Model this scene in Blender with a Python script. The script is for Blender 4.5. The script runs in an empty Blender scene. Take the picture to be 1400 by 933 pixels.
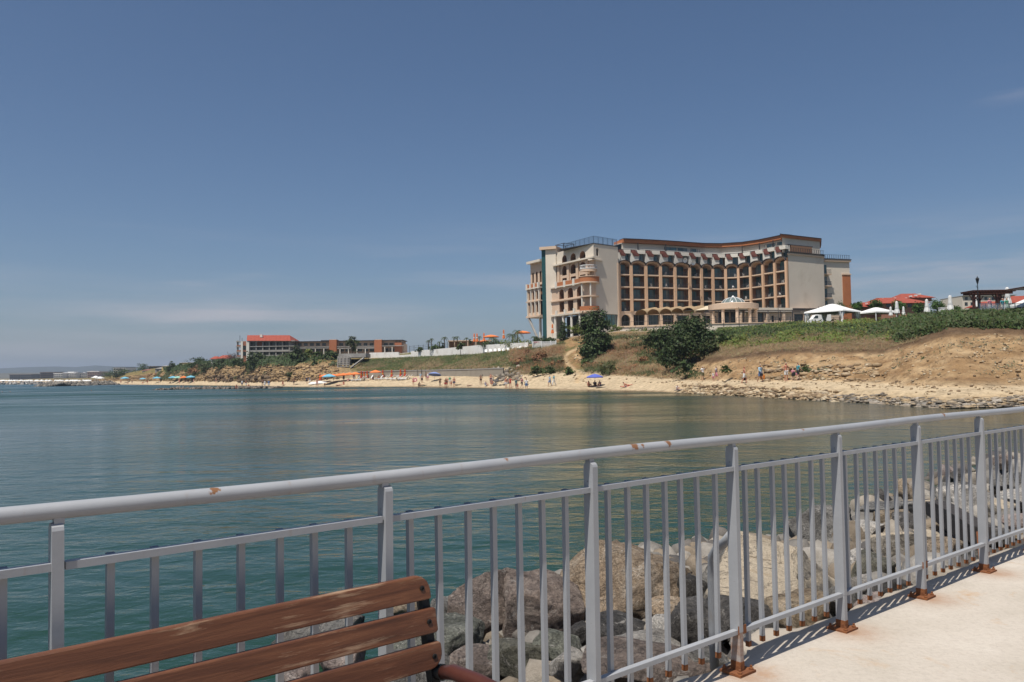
import bpy, bmesh, math, random
import numpy as np
from mathutils import Vector, Matrix
SC = bpy.context.scene
COL = SC.collection
PI = math.pi
random.seed(7)

# ------------------------------------------------------------------ camera
EYE, FOC = 2.9, 1090.0                       # metres above the water, focal length in photo pixels
ROLL = math.radians(0.9)
PITCH = math.atan((510.0 - 466.5) / FOC)
_f = Vector((0, math.cos(PITCH), math.sin(PITCH)))
_r0 = Vector((1, 0, 0)); _u0 = Vector((0, -math.sin(PITCH), math.cos(PITCH)))
_r = _r0 * math.cos(ROLL) - _u0 * math.sin(ROLL)
_u = _u0 * math.cos(ROLL) + _r0 * math.sin(ROLL)
cam = bpy.data.cameras.new('camera'); camo = bpy.data.objects.new('camera', cam); COL.objects.link(camo)
M = Matrix((_r, _u, -_f)).transposed().to_4x4(); M.translation = Vector((0, 0, EYE))
camo.matrix_world = M
cam.sensor_width = 36.0; cam.lens = 36.0 * FOC / 1400.0
cam.clip_start = 0.05; cam.clip_end = 30000
SC.camera = camo
SC.render.resolution_x, SC.render.resolution_y = 1024, 682

# ------------------------------------------------------------------ sun, sky, exposure
SUN_EL, SUN_AZ = 66.0, 216.0                 # degrees; azimuth clockwise from +Y
world = bpy.data.worlds.new('World'); SC.world = world; world.use_nodes = True
nt = world.node_tree; nt.nodes.clear()
wo = nt.nodes.new('ShaderNodeOutputWorld'); bg = nt.nodes.new('ShaderNodeBackground')
sky = nt.nodes.new('ShaderNodeTexSky'); sky.sky_type = 'NISHITA'; sky.sun_disc = False
sky.sun_elevation = math.radians(SUN_EL); sky.sun_rotation = math.radians(SUN_AZ)
sky.altitude = 0; sky.air_density = 0.85; sky.dust_density = 1.35; sky.ozone_density = 3.2
tc = nt.nodes.new('ShaderNodeTexCoord')
sep = nt.nodes.new('ShaderNodeSeparateXYZ'); nt.links.new(tc.outputs['Generated'], sep.inputs[0])
mp = nt.nodes.new('ShaderNodeMapping'); nt.links.new(tc.outputs['Generated'], mp.inputs[0])
mp.inputs['Scale'].default_value = (2.1, 2.1, 24.0); mp.inputs['Location'].default_value = (3.7, 1.3, 0.4)
cn = nt.nodes.new('ShaderNodeTexNoise'); nt.links.new(mp.outputs[0], cn.inputs['Vector'])
cn.inputs['Scale'].default_value = 1.25; cn.inputs['Detail'].default_value = 9; cn.inputs['Roughness'].default_value = 0.58
cr = nt.nodes.new('ShaderNodeMapRange'); cr.interpolation_type = 'SMOOTHSTEP'
nt.links.new(cn.outputs['Fac'], cr.inputs['Value'])
cr.inputs['From Min'].default_value = 0.47; cr.inputs['From Max'].default_value = 0.74
ch = nt.nodes.new('ShaderNodeMapRange'); ch.interpolation_type = 'SMOOTHSTEP'
nt.links.new(sep.outputs['Z'], ch.inputs['Value'])
ch.inputs['From Min'].default_value = 0.21; ch.inputs['From Max'].default_value = 0.05
mu = nt.nodes.new('ShaderNodeMath'); mu.operation = 'MULTIPLY'
nt.links.new(cr.outputs[0], mu.inputs[0]); nt.links.new(ch.outputs[0], mu.inputs[1])
def wm(op, a, b=None, c=None):
    q = nt.nodes.new('ShaderNodeMath'); q.operation = op
    for k, x in enumerate((a, b, c)):
        if x is None: continue
        if isinstance(x, (int, float)): q.inputs[k].default_value = x
        else: nt.links.new(x, q.inputs[k])
    return q.outputs[0]
az_ = wm('ARCTAN2', sep.outputs['X'], sep.outputs['Y']); el_ = wm('ARCSINE', sep.outputs['Z'])
soft = nt.nodes.new('ShaderNodeMapRange'); soft.interpolation_type = 'SMOOTHSTEP'; nt.links.new(cn.outputs['Fac'], soft.inputs['Value'])
soft.inputs['From Min'].default_value = 0.36; soft.inputs['From Max'].default_value = 0.70
banks = None                                  # low cloud banks: azimuth, elevation, half widths (radians), thickness
for (a_, e_, wa, we, k_) in ((-.34, .066, .21, .030, .75), (-.17, .082, .10, .012, .5), (.52, .105, .20, .040, .85), (.62, .065, .30, .045, .8), (.575, .292, .030, .012, .7), (-1.1, .09, .5, .04, .6), (1.5, .11, .5, .06, .7)):
    da = wm('DIVIDE', wm('SUBTRACT', az_, a_), wa); de = wm('DIVIDE', wm('SUBTRACT', el_, e_), we)
    g_ = wm('MULTIPLY', wm('EXPONENT', wm('MULTIPLY', wm('ADD', wm('MULTIPLY', da, da), wm('MULTIPLY', de, de)), -1.0)), k_)
    banks = g_ if banks is None else wm('MAXIMUM', banks, g_)
mu2 = nt.nodes.new('ShaderNodeMath'); mu2.operation = 'MAXIMUM'
nt.links.new(wm('MULTIPLY', mu.outputs[0], .35), mu2.inputs[0]); nt.links.new(wm('MULTIPLY', banks, soft.outputs[0]), mu2.inputs[1])
mx = nt.nodes.new('ShaderNodeMix'); mx.data_type = 'RGBA'
hs = nt.nodes.new('ShaderNodeHueSaturation'); hs.inputs['Saturation'].default_value = 1.1; hs.inputs['Value'].default_value = 1.0
nt.links.new(sky.outputs[0], hs.inputs['Color'])
tn = nt.nodes.new('ShaderNodeMix'); tn.data_type = 'RGBA'; tn.blend_type = 'MULTIPLY'; tn.inputs['Factor'].default_value = 1; tn.inputs['B'].default_value = (.985, 1.0, 1.005, 1); nt.links.new(hs.outputs[0], tn.inputs['A'])
nt.links.new(mu2.outputs[0], mx.inputs['Factor']); nt.links.new(tn.outputs['Result'], mx.inputs['A'])
mx.inputs['B'].default_value = (6.9, 6.4, 6.7, 1)      # thin cloud lit by the sun, in the sky's own units
nt.links.new(mx.outputs['Result'], bg.inputs['Color']); bg.inputs['Strength'].default_value = 0.069
nt.links.new(bg.outputs[0], wo.inputs[0])
sl = bpy.data.lights.new('sun', 'SUN'); sl.energy = 4.4; sl.angle = math.radians(0.53); sl.color = (1.0, 0.955, 0.88)
so = bpy.data.objects.new('sun', sl); COL.objects.link(so)
_az, _el = math.radians(SUN_AZ), math.radians(SUN_EL)
TOSUN = Vector((math.sin(_az) * math.cos(_el), math.cos(_az) * math.cos(_el), math.sin(_el)))
so.rotation_euler = TOSUN.to_track_quat('Z', 'Y').to_euler()
so.location = (0, 0, 60)
SC.view_settings.view_transform = 'Standard'; SC.view_settings.look = 'None'
SC.view_settings.exposure = 0.3; SC.view_settings.gamma = 1.0
SC.cycles.max_bounces = 6; SC.cycles.diffuse_bounces = 2; SC.cycles.glossy_bounces = 3
SC.cycles.transparent_max_bounces = 8; SC.cycles.volume_bounces = 0
SC.cycles.use_denoising = True

# ------------------------------------------------------------------ survey helpers (turn a photo measurement into a place in metres)
def P(px, py, D):
    d = _f * FOC + _r * (px - 700) + _u * (466.5 - py)
    return Vector((0, 0, EYE)) + d * (D / d.y)
def Pz(px, py, z):
    d = _f * FOC + _r * (px - 700) + _u * (466.5 - py)
    return Vector((0, 0, EYE)) + d * ((z - EYE) / d.z)
def HOR(px): return 510.0 - math.tan(ROLL) * (px - 700)

# ------------------------------------------------------------------ numpy value noise
_rng = np.random.RandomState(11)
_tab = _rng.rand(4096)
def vnoise(x, y, z):
    xi, yi, zi = np.floor(x).astype(np.int64), np.floor(y).astype(np.int64), np.floor(z).astype(np.int64)
    xf, yf, zf = x - xi, y - yi, z - zi
    xf = xf * xf * (3 - 2 * xf); yf = yf * yf * (3 - 2 * yf); zf = zf * zf * (3 - 2 * zf)
    def h(a, b, c): return _tab[(a * 73856093 ^ b * 19349663 ^ c * 83492791) & 4095]
    r = 0
    for dx in (0, 1):
        for dy in (0, 1):
            for dz in (0, 1):
                w = (xf if dx else 1 - xf) * (yf if dy else 1 - yf) * (zf if dz else 1 - zf)
                r = r + w * h(xi + dx, yi + dy, zi + dz)
    return r
def fbm(x, y, z, o=5, g=0.5):
    x = np.asarray(x, float); y = np.asarray(y, float); z = np.asarray(z, float)
    a, s, t = 1.0, 0.0, 0.0
    for i in range(o):
        s = s + a * vnoise(x + i * 17.3, y + i * 9.1, z + i * 5.7); t += a
        a *= g; x = x * 2.03; y = y * 2.03; z = z * 2.03
    return s / t * 2 - 1
def sst(a, b, v):
    t = np.clip((v - a) / (b - a), 0, 1); return t * t * (3 - 2 * t)

# ------------------------------------------------------------------ mesh builder
ORD = ['first', 'second', 'third', 'fourth', 'fifth', 'sixth', 'seventh', 'eighth', 'ninth', 'tenth', 'eleventh', 'twelfth', 'thirteenth']
class MB:
    def __init__(s): s.v = []; s.f = []
    def add(s, vs, fs):
        b = len(s.v); s.v += [tuple(q) for q in vs]; s.f += [tuple(b + i for i in q) for q in fs]; return s
    def quad(s, a, b, c, d): return s.add((a, b, c, d), ((0, 1, 2, 3),))
    def box(s, x0, x1, y0, y1, z0, z1):
        return s.add([(x, y, z) for z in (z0, z1) for y in (y0, y1) for x in (x0, x1)],
                     [(0, 2, 3, 1), (4, 5, 7, 6), (0, 1, 5, 4), (2, 6, 7, 3), (0, 4, 6, 2), (1, 3, 7, 5)])
    def obox(s, c, ex, ey, ez):                       # half-axis vectors
        c, ex, ey, ez = Vector(c), Vector(ex), Vector(ey), Vector(ez)
        return s.add([c + ex * i + ey * j + ez * k for k in (-1, 1) for j in (-1, 1) for i in (-1, 1)],
                     [(0, 2, 3, 1), (4, 5, 7, 6), (0, 1, 5, 4), (2, 6, 7, 3), (0, 4, 6, 2), (1, 3, 7, 5)])
    def bar(s, p, q, w, h, up=(0, 0, 1)):
        p, q, up = Vector(p), Vector(q), Vector(up)
        d = (q - p); L = d.length; d.normalize()
        sd = d.cross(up); sd.normalize(); u2 = sd.cross(d)
        return s.obox((p + q) / 2, d * L / 2, sd * w / 2, u2 * h / 2)
    def tube(s, pts, r, n=8, cap=True):
        pts = [Vector(p) for p in pts]
        rs = r if isinstance(r, (list, tuple)) else [r] * len(pts)
        b = len(s.v); a = None
        for i, p in enumerate(pts):
            d = (pts[min(i + 1, len(pts) - 1)] - pts[max(i - 1, 0)]).normalized()
            if a is None: a = d.orthogonal().normalized()
            else: a = (a - d * a.dot(d)).normalized()
            c = d.cross(a)
            for k in range(n):
                t = 2 * PI * k / n
                s.v.append(tuple(p + (a * math.cos(t) + c * math.sin(t)) * rs[i]))
        for i in range(len(pts) - 1):
            for k in range(n):
                k2 = (k + 1) % n
                s.f.append((b + i * n + k, b + i * n + k2, b + (i + 1) * n + k2, b + (i + 1) * n + k))
        if cap:
            s.f.append(tuple(b + k for k in range(n))[::-1]); e = b + (len(pts) - 1) * n
            s.f.append(tuple(e + k for k in range(n)))
        return s
    def lathe(s, c, prof, n=16, a0=0.0, a1=2 * PI, cap=False):
        c = Vector(c); full = abs(a1 - a0 - 2 * PI) < 1e-6; m = n if full else n + 1
        b = len(s.v)
        for (r, z) in prof:
            for k in range(m):
                t = a0 + (a1 - a0) * k / n
                s.v.append((c.x + r * math.cos(t), c.y + r * math.sin(t), c.z + z))
        for i in range(len(prof) - 1):
            for k in range(n):
                k2 = (k + 1) % m
                s.f.append((b + i * m + k, b + i * m + k2, b + (i + 1) * m + k2, b + (i + 1) * m + k))
        if cap:
            s.f.append(tuple(b + k for k in range(m))[::-1]); e = b + (len(prof) - 1) * m
            s.f.append(tuple(e + k for k in range(m)))
        return s
    def prism(s, poly, ext):                           # polygon (3D points) pushed along ext
        n = len(poly); ext = Vector(ext); poly = [Vector(p) for p in poly]
        return s.add(poly + [p + ext for p in poly],
                     [tuple(range(n))[::-1], tuple(range(n, 2 * n))] + [(i, (i + 1) % n, n + (i + 1) % n, n + i) for i in range(n)])
    def mesh(s, name, mat=None, smooth=False, merge=False):
        me = bpy.data.meshes.new(name); me.from_pydata(s.v, [], s.f)
        if merge:
            bm = bmesh.new(); bm.from_mesh(me); bmesh.ops.remove_doubles(bm, verts=bm.verts, dist=0.002)
            bmesh.ops.recalc_face_normals(bm, faces=bm.faces); bm.to_mesh(me); bm.free()
        if mat is not None: me.materials.append(mat)
        if smooth: me.polygons.foreach_set('use_smooth', [True] * len(me.polygons))
        me.update(); return me
    def build(s, name, mat, parent=None, smooth=False, merge=False):
        o = bpy.data.objects.new(name, s.mesh(name, mat, smooth, merge)); COL.objects.link(o)
        if parent is not None:
            o.parent = parent
            if parent.get('_w'): o.location = -parent.location; 
        return o
def np_mesh(name, V, F, mat, smooth=False, cols=None):
    me = bpy.data.meshes.new(name)
    V = np.asarray(V, np.float32); F = np.asarray(F, np.int32); k = F.shape[1]
    me.vertices.add(len(V)); me.vertices.foreach_set('co', V.ravel())
    me.loops.add(F.size); me.loops.foreach_set('vertex_index', F.ravel())
    me.polygons.add(len(F)); me.polygons.foreach_set('loop_start', np.arange(len(F), dtype=np.int32) * k)
    me.polygons.foreach_set('loop_total', np.full(len(F), k, np.int32))
    if smooth: me.polygons.foreach_set('use_smooth', np.ones(len(F), bool))
    if cols is not None:
        a = me.color_attributes.new('tint', 'FLOAT_COLOR', 'POINT')
        c = np.ones((len(V), 4), np.float32); c[:, :3] = cols; a.data.foreach_set('color', c.ravel())
    me.update(calc_edges=True); me.validate()
    if mat is not None: me.materials.append(mat)
    return me
def link(name, me, parent=None, loc=None):
    o = bpy.data.objects.new(name, me); COL.objects.link(o)
    if parent is not None:
        o.parent = parent
        if parent.get('_w'): o.location = -parent.location
    if loc is not None: o.location = loc
    return o
def tag(o, label=None, cat=None, group=None, kind=None):
    if label: o['label'] = label
    if cat: o['category'] = cat
    if group: o['group'] = group
    if kind: o['kind'] = kind
    return o
def thing(name, label, cat, loc=(0, 0, 0), rz=0.0, group=None, world_parts=False):
    o = bpy.data.objects.new(name, None); COL.objects.link(o); o.empty_display_size = 0.2
    o.location = loc; o.rotation_euler = (0, 0, rz)
    if world_parts: o['_w'] = 1
    return tag(o, label, cat, group)
def copy_tree(o, parent=None):
    c = o.copy(); COL.objects.link(c)
    if parent is not None: c.parent = parent
    for k in list(o.children): copy_tree(k, c)
    return c
def place(proto, first, loc, rz=0.0, label=None, group=None, scale=None):
    o = proto if first else copy_tree(proto)
    o.location = loc; o.rotation_euler = (0, 0, rz)
    if scale: o.scale = (scale,) * 3 if not isinstance(scale, tuple) else scale
    if label: o['label'] = label
    if group: o['group'] = group
    return o

# ------------------------------------------------------------------ materials
def newmat(name):
    m = bpy.data.materials.new(name); m.use_nodes = True
    n = m.node_tree; b = n.nodes['Principled BSDF']; return m, n, b
def nd(n, t, **k):
    x = n.nodes.new(t)
    for a, v in k.items(): x.inputs[a.replace('_', ' ')].default_value = v
    return x
def noise(n, vec, scale, detail=5, rough=0.55, dist=0.0):
    x = nd(n, 'ShaderNodeTexNoise', Scale=scale, Detail=detail, Roughness=rough, Distortion=dist)
    n.links.new(vec, x.inputs['Vector']); return x.outputs['Fac']
def ramp(n, fac, stops):
    r = n.nodes.new('ShaderNodeValToRGB'); e = r.color_ramp.elements
    while len(e) < len(stops): e.new(0.5)
    for i, (p, c) in enumerate(stops): e[i].position = p; e[i].color = (*c, 1) if len(c) == 3 else c
    n.links.new(fac, r.inputs[0]); return r.outputs[0]
def mixc(n, fac, a, b, mode='MIX'):
    x = n.nodes.new('ShaderNodeMix'); x.data_type = 'RGBA'; x.blend_type = mode
    for s, v in (('Factor', fac), ('A', a), ('B', b)):
        if isinstance(v, (int, float)): x.inputs[s].default_value = v
        elif isinstance(v, tuple): x.inputs[s].default_value = (*v, 1) if len(v) == 3 else v
        else: n.links.new(v, x.inputs[s])
    return x.outputs['Result']
def bumpn(n, b, h, strength, dist):
    x = nd(n, 'ShaderNodeBump', Strength=strength, Distance=dist); n.links.new(h, x.inputs['Height'])
    n.links.new(x.outputs[0], b.inputs['Normal']); return x
def coord(n, which='Object'):
    return n.nodes.new('ShaderNodeTexCoord').outputs[which]
def pm(name, c1, c2=None, scale=2.0, rough=0.8, bump=0.15, bscale=30.0, bdist=0.01, spec=0.3, metal=0.0, dirt=None, tint=False, rnd=0.0):
    m, n, b = newmat(name); c2 = c2 or tuple(x * 0.8 for x in c1); v = coord(n)
    f = noise(n, v, scale, 6, 0.6)
    col = ramp(n, f, [(0.3, c1), (0.7, c2)])
    if dirt:
        d = noise(n, v, scale * 0.31, 5, 0.65, 0.4)
        dm = nd(n, 'ShaderNodeMapRange'); n.links.new(d, dm.inputs['Value'])
        dm.inputs['From Min'].default_value = 0.56; dm.inputs['From Max'].default_value = 0.72
        dm.inputs['To Max'].default_value = 0.7
        col = mixc(n, dm.outputs[0], col, dirt)
    if tint:
        a = n.nodes.new('ShaderNodeVertexColor'); a.layer_name = 'tint'
        col = mixc(n, 1.0, col, a.outputs[0], 'MULTIPLY')
    if rnd:
        oi = n.nodes.new('ShaderNodeObjectInfo')
        mr = nd(n, 'ShaderNodeMapRange'); n.links.new(oi.outputs['Random'], mr.inputs['Value'])
        mr.inputs['To Min'].default_value = 1 - rnd; mr.inputs['To Max'].default_value = 1 + rnd
        h = nd(n, 'ShaderNodeHueSaturation'); n.links.new(col, h.inputs['Color']); n.links.new(mr.outputs[0], h.inputs['Value'])
        col = h.outputs[0]
    n.links.new(col, b.inputs['Base Color'])
    b.inputs['Roughness'].default_value = rough; b.inputs['Specular IOR Level'].default_value = spec; b.inputs['Metallic'].default_value = metal
    if bump: bumpn(n, b, noise(n, v, bscale, 6, 0.6), bump, bdist)
    return m
# ================================================================== SEA
SHORE = [(-300, 526.2), (0, 524.2), (60, 523.9), (120, 524.5), (160, 525.5), (200, 526), (250, 526.3), (300, 527), (350, 527.5), (400, 529), (450, 529), (500, 529), (550, 529.2),
         (600, 529.7), (650, 530.5), (700, 532), (750, 532.5), (800, 533.5), (850, 534), (900, 536), (950, 539), (1000, 541.5), (1050, 544), (1100, 547),
         (1200, 552), (1250, 556), (1300, 559), (1400, 556.5), (1900, 566)]
SHP = np.array([tuple(Pz(x, y, 0.0))[:2] for x, y in SHORE])
def shore_dist(X, Y):
    d = np.full(X.shape, 1e9)
    for (x0, y0), (x1, y1) in zip(SHP[:-1], SHP[1:]):
        dx, dy = x1 - x0, y1 - y0; t = np.clip(((X - x0) * dx + (Y - y0) * dy) / (dx * dx + dy * dy), 0, 1)
        d = np.minimum(d, np.hypot(X - x0 - t * dx, Y - y0 - t * dy))
    return d
def build_sea():
    ys = np.concatenate([np.linspace(-40, 3, 12), np.geomspace(4, 2600, 150), [4000, 9000]])
    xs = np.concatenate([[-9000, -4000], -np.geomspace(1600, 130, 26), np.linspace(-120, 120, 90), np.geomspace(130, 700, 14), [4000, 9000]])
    X, Y = np.meshgrid(xs, ys)
    V = np.stack([X.ravel(), Y.ravel(), np.zeros(X.size)], 1)
    nx, ny = len(xs), len(ys)
    i = np.arange(ny - 1)[:, None] * nx + np.arange(nx - 1)[None]
    F = np.stack([i, i + 1, i + 1 + nx, i + nx], -1).reshape(-1, 4)
    sd = shore_dist(V[:, 0], V[:, 1])
    sh = np.exp(-sd / 9.0) * 0.75 + np.exp(-sd / 2.2) * 0.25        # shallow water over sand
    rt = sst(-5, 40, V[:, 0]) * np.exp(-sd / 38.0) * 0.55           # sandier bay on the right, plus the cliffs' olive reflection put into the colour
    t = np.clip(sh + rt, 0, 1)
    m, n, b = newmat('sea_water'); v = coord(n)
    a = n.nodes.new('ShaderNodeVertexColor'); a.layer_name = 'tint'
    sp = n.nodes.new('ShaderNodeSeparateColor'); n.links.new(a.outputs[0], sp.inputs[0])
    big = noise(n, v, 0.035, 4, 0.5)
    deep = ramp(n, big, [(0.35, (0.011, 0.037, 0.020)), (0.65, (0.017, 0.049, 0.027))])
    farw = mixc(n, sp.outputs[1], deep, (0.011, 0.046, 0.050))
    col = mixc(n, sp.outputs[0], farw, (0.056, 0.054, 0.027))
    n.links.new(col, b.inputs['Base Color'])
    b.inputs['Roughness'].default_value = 0.06; b.inputs['IOR'].default_value = 1.333
    # ripples: wind chop over a slow swell, calmer in patches
    def mapped(sx, sy, rz):
        q = n.nodes.new('ShaderNodeMapping'); n.links.new(v, q.inputs[0])
        q.inputs['Scale'].default_value = (sx, sy, 1); q.inputs['Rotation'].default_value = (0, 0, rz); return q.outputs[0]
    h1 = noise(n, mapped(0.55, 1.0, 0.35), 0.75, 3, 0.5, 0.3)
    h2 = noise(n, mapped(0.75, 1.0, -0.25), 3.0, 4, 0.55, 0.5)
    h3 = noise(n, mapped(0.85, 1.0, 0.1), 9.0, 3, 0.6, 0.3)
    patch = noise(n, mapped(0.35, 1.0, 0.1), 0.045, 4, 0.6)
    pr = nd(n, 'ShaderNodeMapRange'); n.links.new(patch, pr.inputs['Value'])
    pr.inputs['From Min'].default_value = 0.35; pr.inputs['From Max'].default_value = 0.65
    pr.inputs['To Min'].default_value = 0.28; pr.inputs['To Max'].default_value = 1.3
    def mul(x, k):
        q = n.nodes.new('ShaderNodeMath'); q.operation = 'MULTIPLY'; n.links.new(x, q.inputs[0])
        if isinstance(k, (int, float)): q.inputs[1].default_value = k
        else: n.links.new(k, q.inputs[1])
        return q.outputs[0]
    def addn(x, y):
        q = n.nodes.new('ShaderNodeMath'); n.links.new(x, q.inputs[0]); n.links.new(y, q.inputs[1]); return q.outputs[0]
    h = addn(mul(h1, 0.10), mul(addn(mul(h2, 0.050), mul(h3, 0.010)), pr.outputs[0]))
    bumpn(n, b, h, 1.0, 1.0)
    n.links.new(addn(mul(sp.outputs[2], pr.outputs[0]), mul(pr.outputs[0], 0.10)), b.inputs['Roughness'])
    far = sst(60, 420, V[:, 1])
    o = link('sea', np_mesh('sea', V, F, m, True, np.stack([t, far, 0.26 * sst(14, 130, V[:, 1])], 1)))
    tag(o, kind='structure')
build_sea()

# ================================================================== COAST: stations along the shore, each a profile from the water up
# points per station: waterline, beach, cliff foot, cliff face, cliff lip, slope top, plateau (photo height, distance)
ST = {
 -300: [(526.2, 1800), (525.8, 1850), (525.4, 1900), (525, 1980), (524.5, 2050), (524.2, 2100), (523.8, 2300)],
 0:   [(524.2, 1080), (523.6, 1110), (522.4, 1150), (521.5, 1180), (520.6, 1210), (520, 1250), (519.3, 1350)],
 60:  [(523.9, 880), (523.0, 910), (521.6, 940), (520.5, 970), (519.3, 1000), (519, 1040), (518, 1100)],
 120: [(524.5, 580), (523.2, 620), (521.5, 660), (520.5, 690), (519.5, 720), (519, 760), (518, 860)],
 160: [(525.5, 425), (524, 445), (521.5, 460), (519, 476), (517, 492), (515.5, 512), (513, 560)],
 200: [(526, 375), (524.5, 385), (521.5, 397), (517, 408), (511, 420), (509, 430), (505, 460)],
 250: [(526.3, 325), (525, 333), (521.5, 342), (513, 349), (505, 357), (503, 366), (499, 390)],
 300: [(527, 290), (525, 296), (521, 302), (510, 307), (499, 313), (496, 320), (492, 340)],
 350: [(527.5, 258), (525, 263), (522, 268), (510, 273), (497, 279), (493, 286), (487, 300)],
 400: [(529, 221), (526, 225), (522, 231), (510, 236), (498, 243), (493, 252), (486, 285)],
 450: [(529, 210), (523, 216), (519, 222), (505, 228), (493, 237), (490, 245), (485, 265)],
 470: [(529, 206), (522, 214), (517, 221), (505, 228), (493, 238), (490, 243), (486, 255)],
 500: [(529, 200), (522, 210), (516, 218), (509, 222), (494, 238), (491, 243), (486, 252)],
 550: [(529.2, 189), (521, 200), (515, 209), (508, 212), (491, 230), (489, 233), (482, 243)],
 600: [(529.7, 175), (521, 184), (514.5, 194), (506.5, 197), (489, 215), (487, 218), (477, 226)],
 650: [(530.5, 160), (523, 168), (514, 180), (504, 183), (487, 200), (484, 203), (474, 210)],
 690: [(531.6, 147), (524, 155), (515, 164), (500, 170), (484, 182), (481, 186), (471, 192)],
 720: [(532, 141), (524, 149), (513, 157), (496, 164), (480, 173), (478, 177), (471, 184)],
 750: [(532.5, 134), (524, 142), (511, 152), (495, 160), (480, 168), (476, 173), (463, 181)],
 800: [(533.5, 126), (526, 132), (512, 143), (490, 152), (472, 163), (464, 170), (456.5, 177)],
 850: [(534, 120), (526, 126), (514, 135), (495, 143), (468, 155), (460, 163), (451, 175)],
 900: [(536, 109), (526, 114), (518, 120), (500, 130), (477, 142), (460, 157), (451, 170)],
 950: [(539, 97), (530, 102), (520, 110), (508, 115), (493, 122), (460, 148), (452, 158)],
 1000: [(541.5, 88), (531, 92), (519, 97), (504, 102), (487, 108), (458, 140), (450, 152)],
 1050: [(544, 79.6), (535, 82), (520, 90), (500, 95), (480, 101), (452, 128), (447, 138)],
 1100: [(547, 73), (538, 76), (519, 86), (500, 91), (478, 97), (447, 124), (442, 134)],
 1200: [(552, 63), (541, 67), (522, 77), (500, 83), (479, 90), (446, 108), (440, 122)],
 1240: [(556, 58), (543, 62), (526, 70), (490, 79), (468, 87), (443, 100), (437, 114)],
 1300: [(559, 54), (546, 57), (528, 64), (480, 74), (450, 83), (438, 92), (434, 106)],
 1400: [(556.5, 55), (541, 58), (527, 63), (485, 71), (451, 78), (437, 88), (432, 102)],
 1900: [(566, 42), (548, 45), (532, 50), (480, 56), (440, 62), (425, 72), (418, 100)],
}
SU = np.array(sorted(ST), float)
def _prof(u):
    pts = [P(u, y, D) for y, D in ST[u]]
    w = pts[0].copy(); w.z = 0.0
    back = P(u, ST[u][6][0], ST[u][6][1])
    out = [Vector((w.x * 0.94, w.y * 0.94 - 1, -1.4)), w] + pts[1:]
    k = 1.0 if ST[u][6][1] > 420 else 0.0
    f1 = (back.y + 150) / back.y; f2 = (back.y + 900) / back.y
    out += [Vector((back.x * f1, back.y * f1, back.z + 1.0)), Vector((back.x * f2, back.y * f2, back.z + 4))]
    return np.array([tuple(p) for p in out])
SP = np.stack([_prof(int(u)) for u in SU])            # stations x 10 x 3
COLS = np.concatenate([np.linspace(-300, -10, 24), np.arange(0, 900, 2.0), np.arange(900, 1440, 1.35), np.linspace(1442, 1900, 80)])
SUBS = [3, 10, 14, 26, 26, 18, 8, 10, 5]
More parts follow.
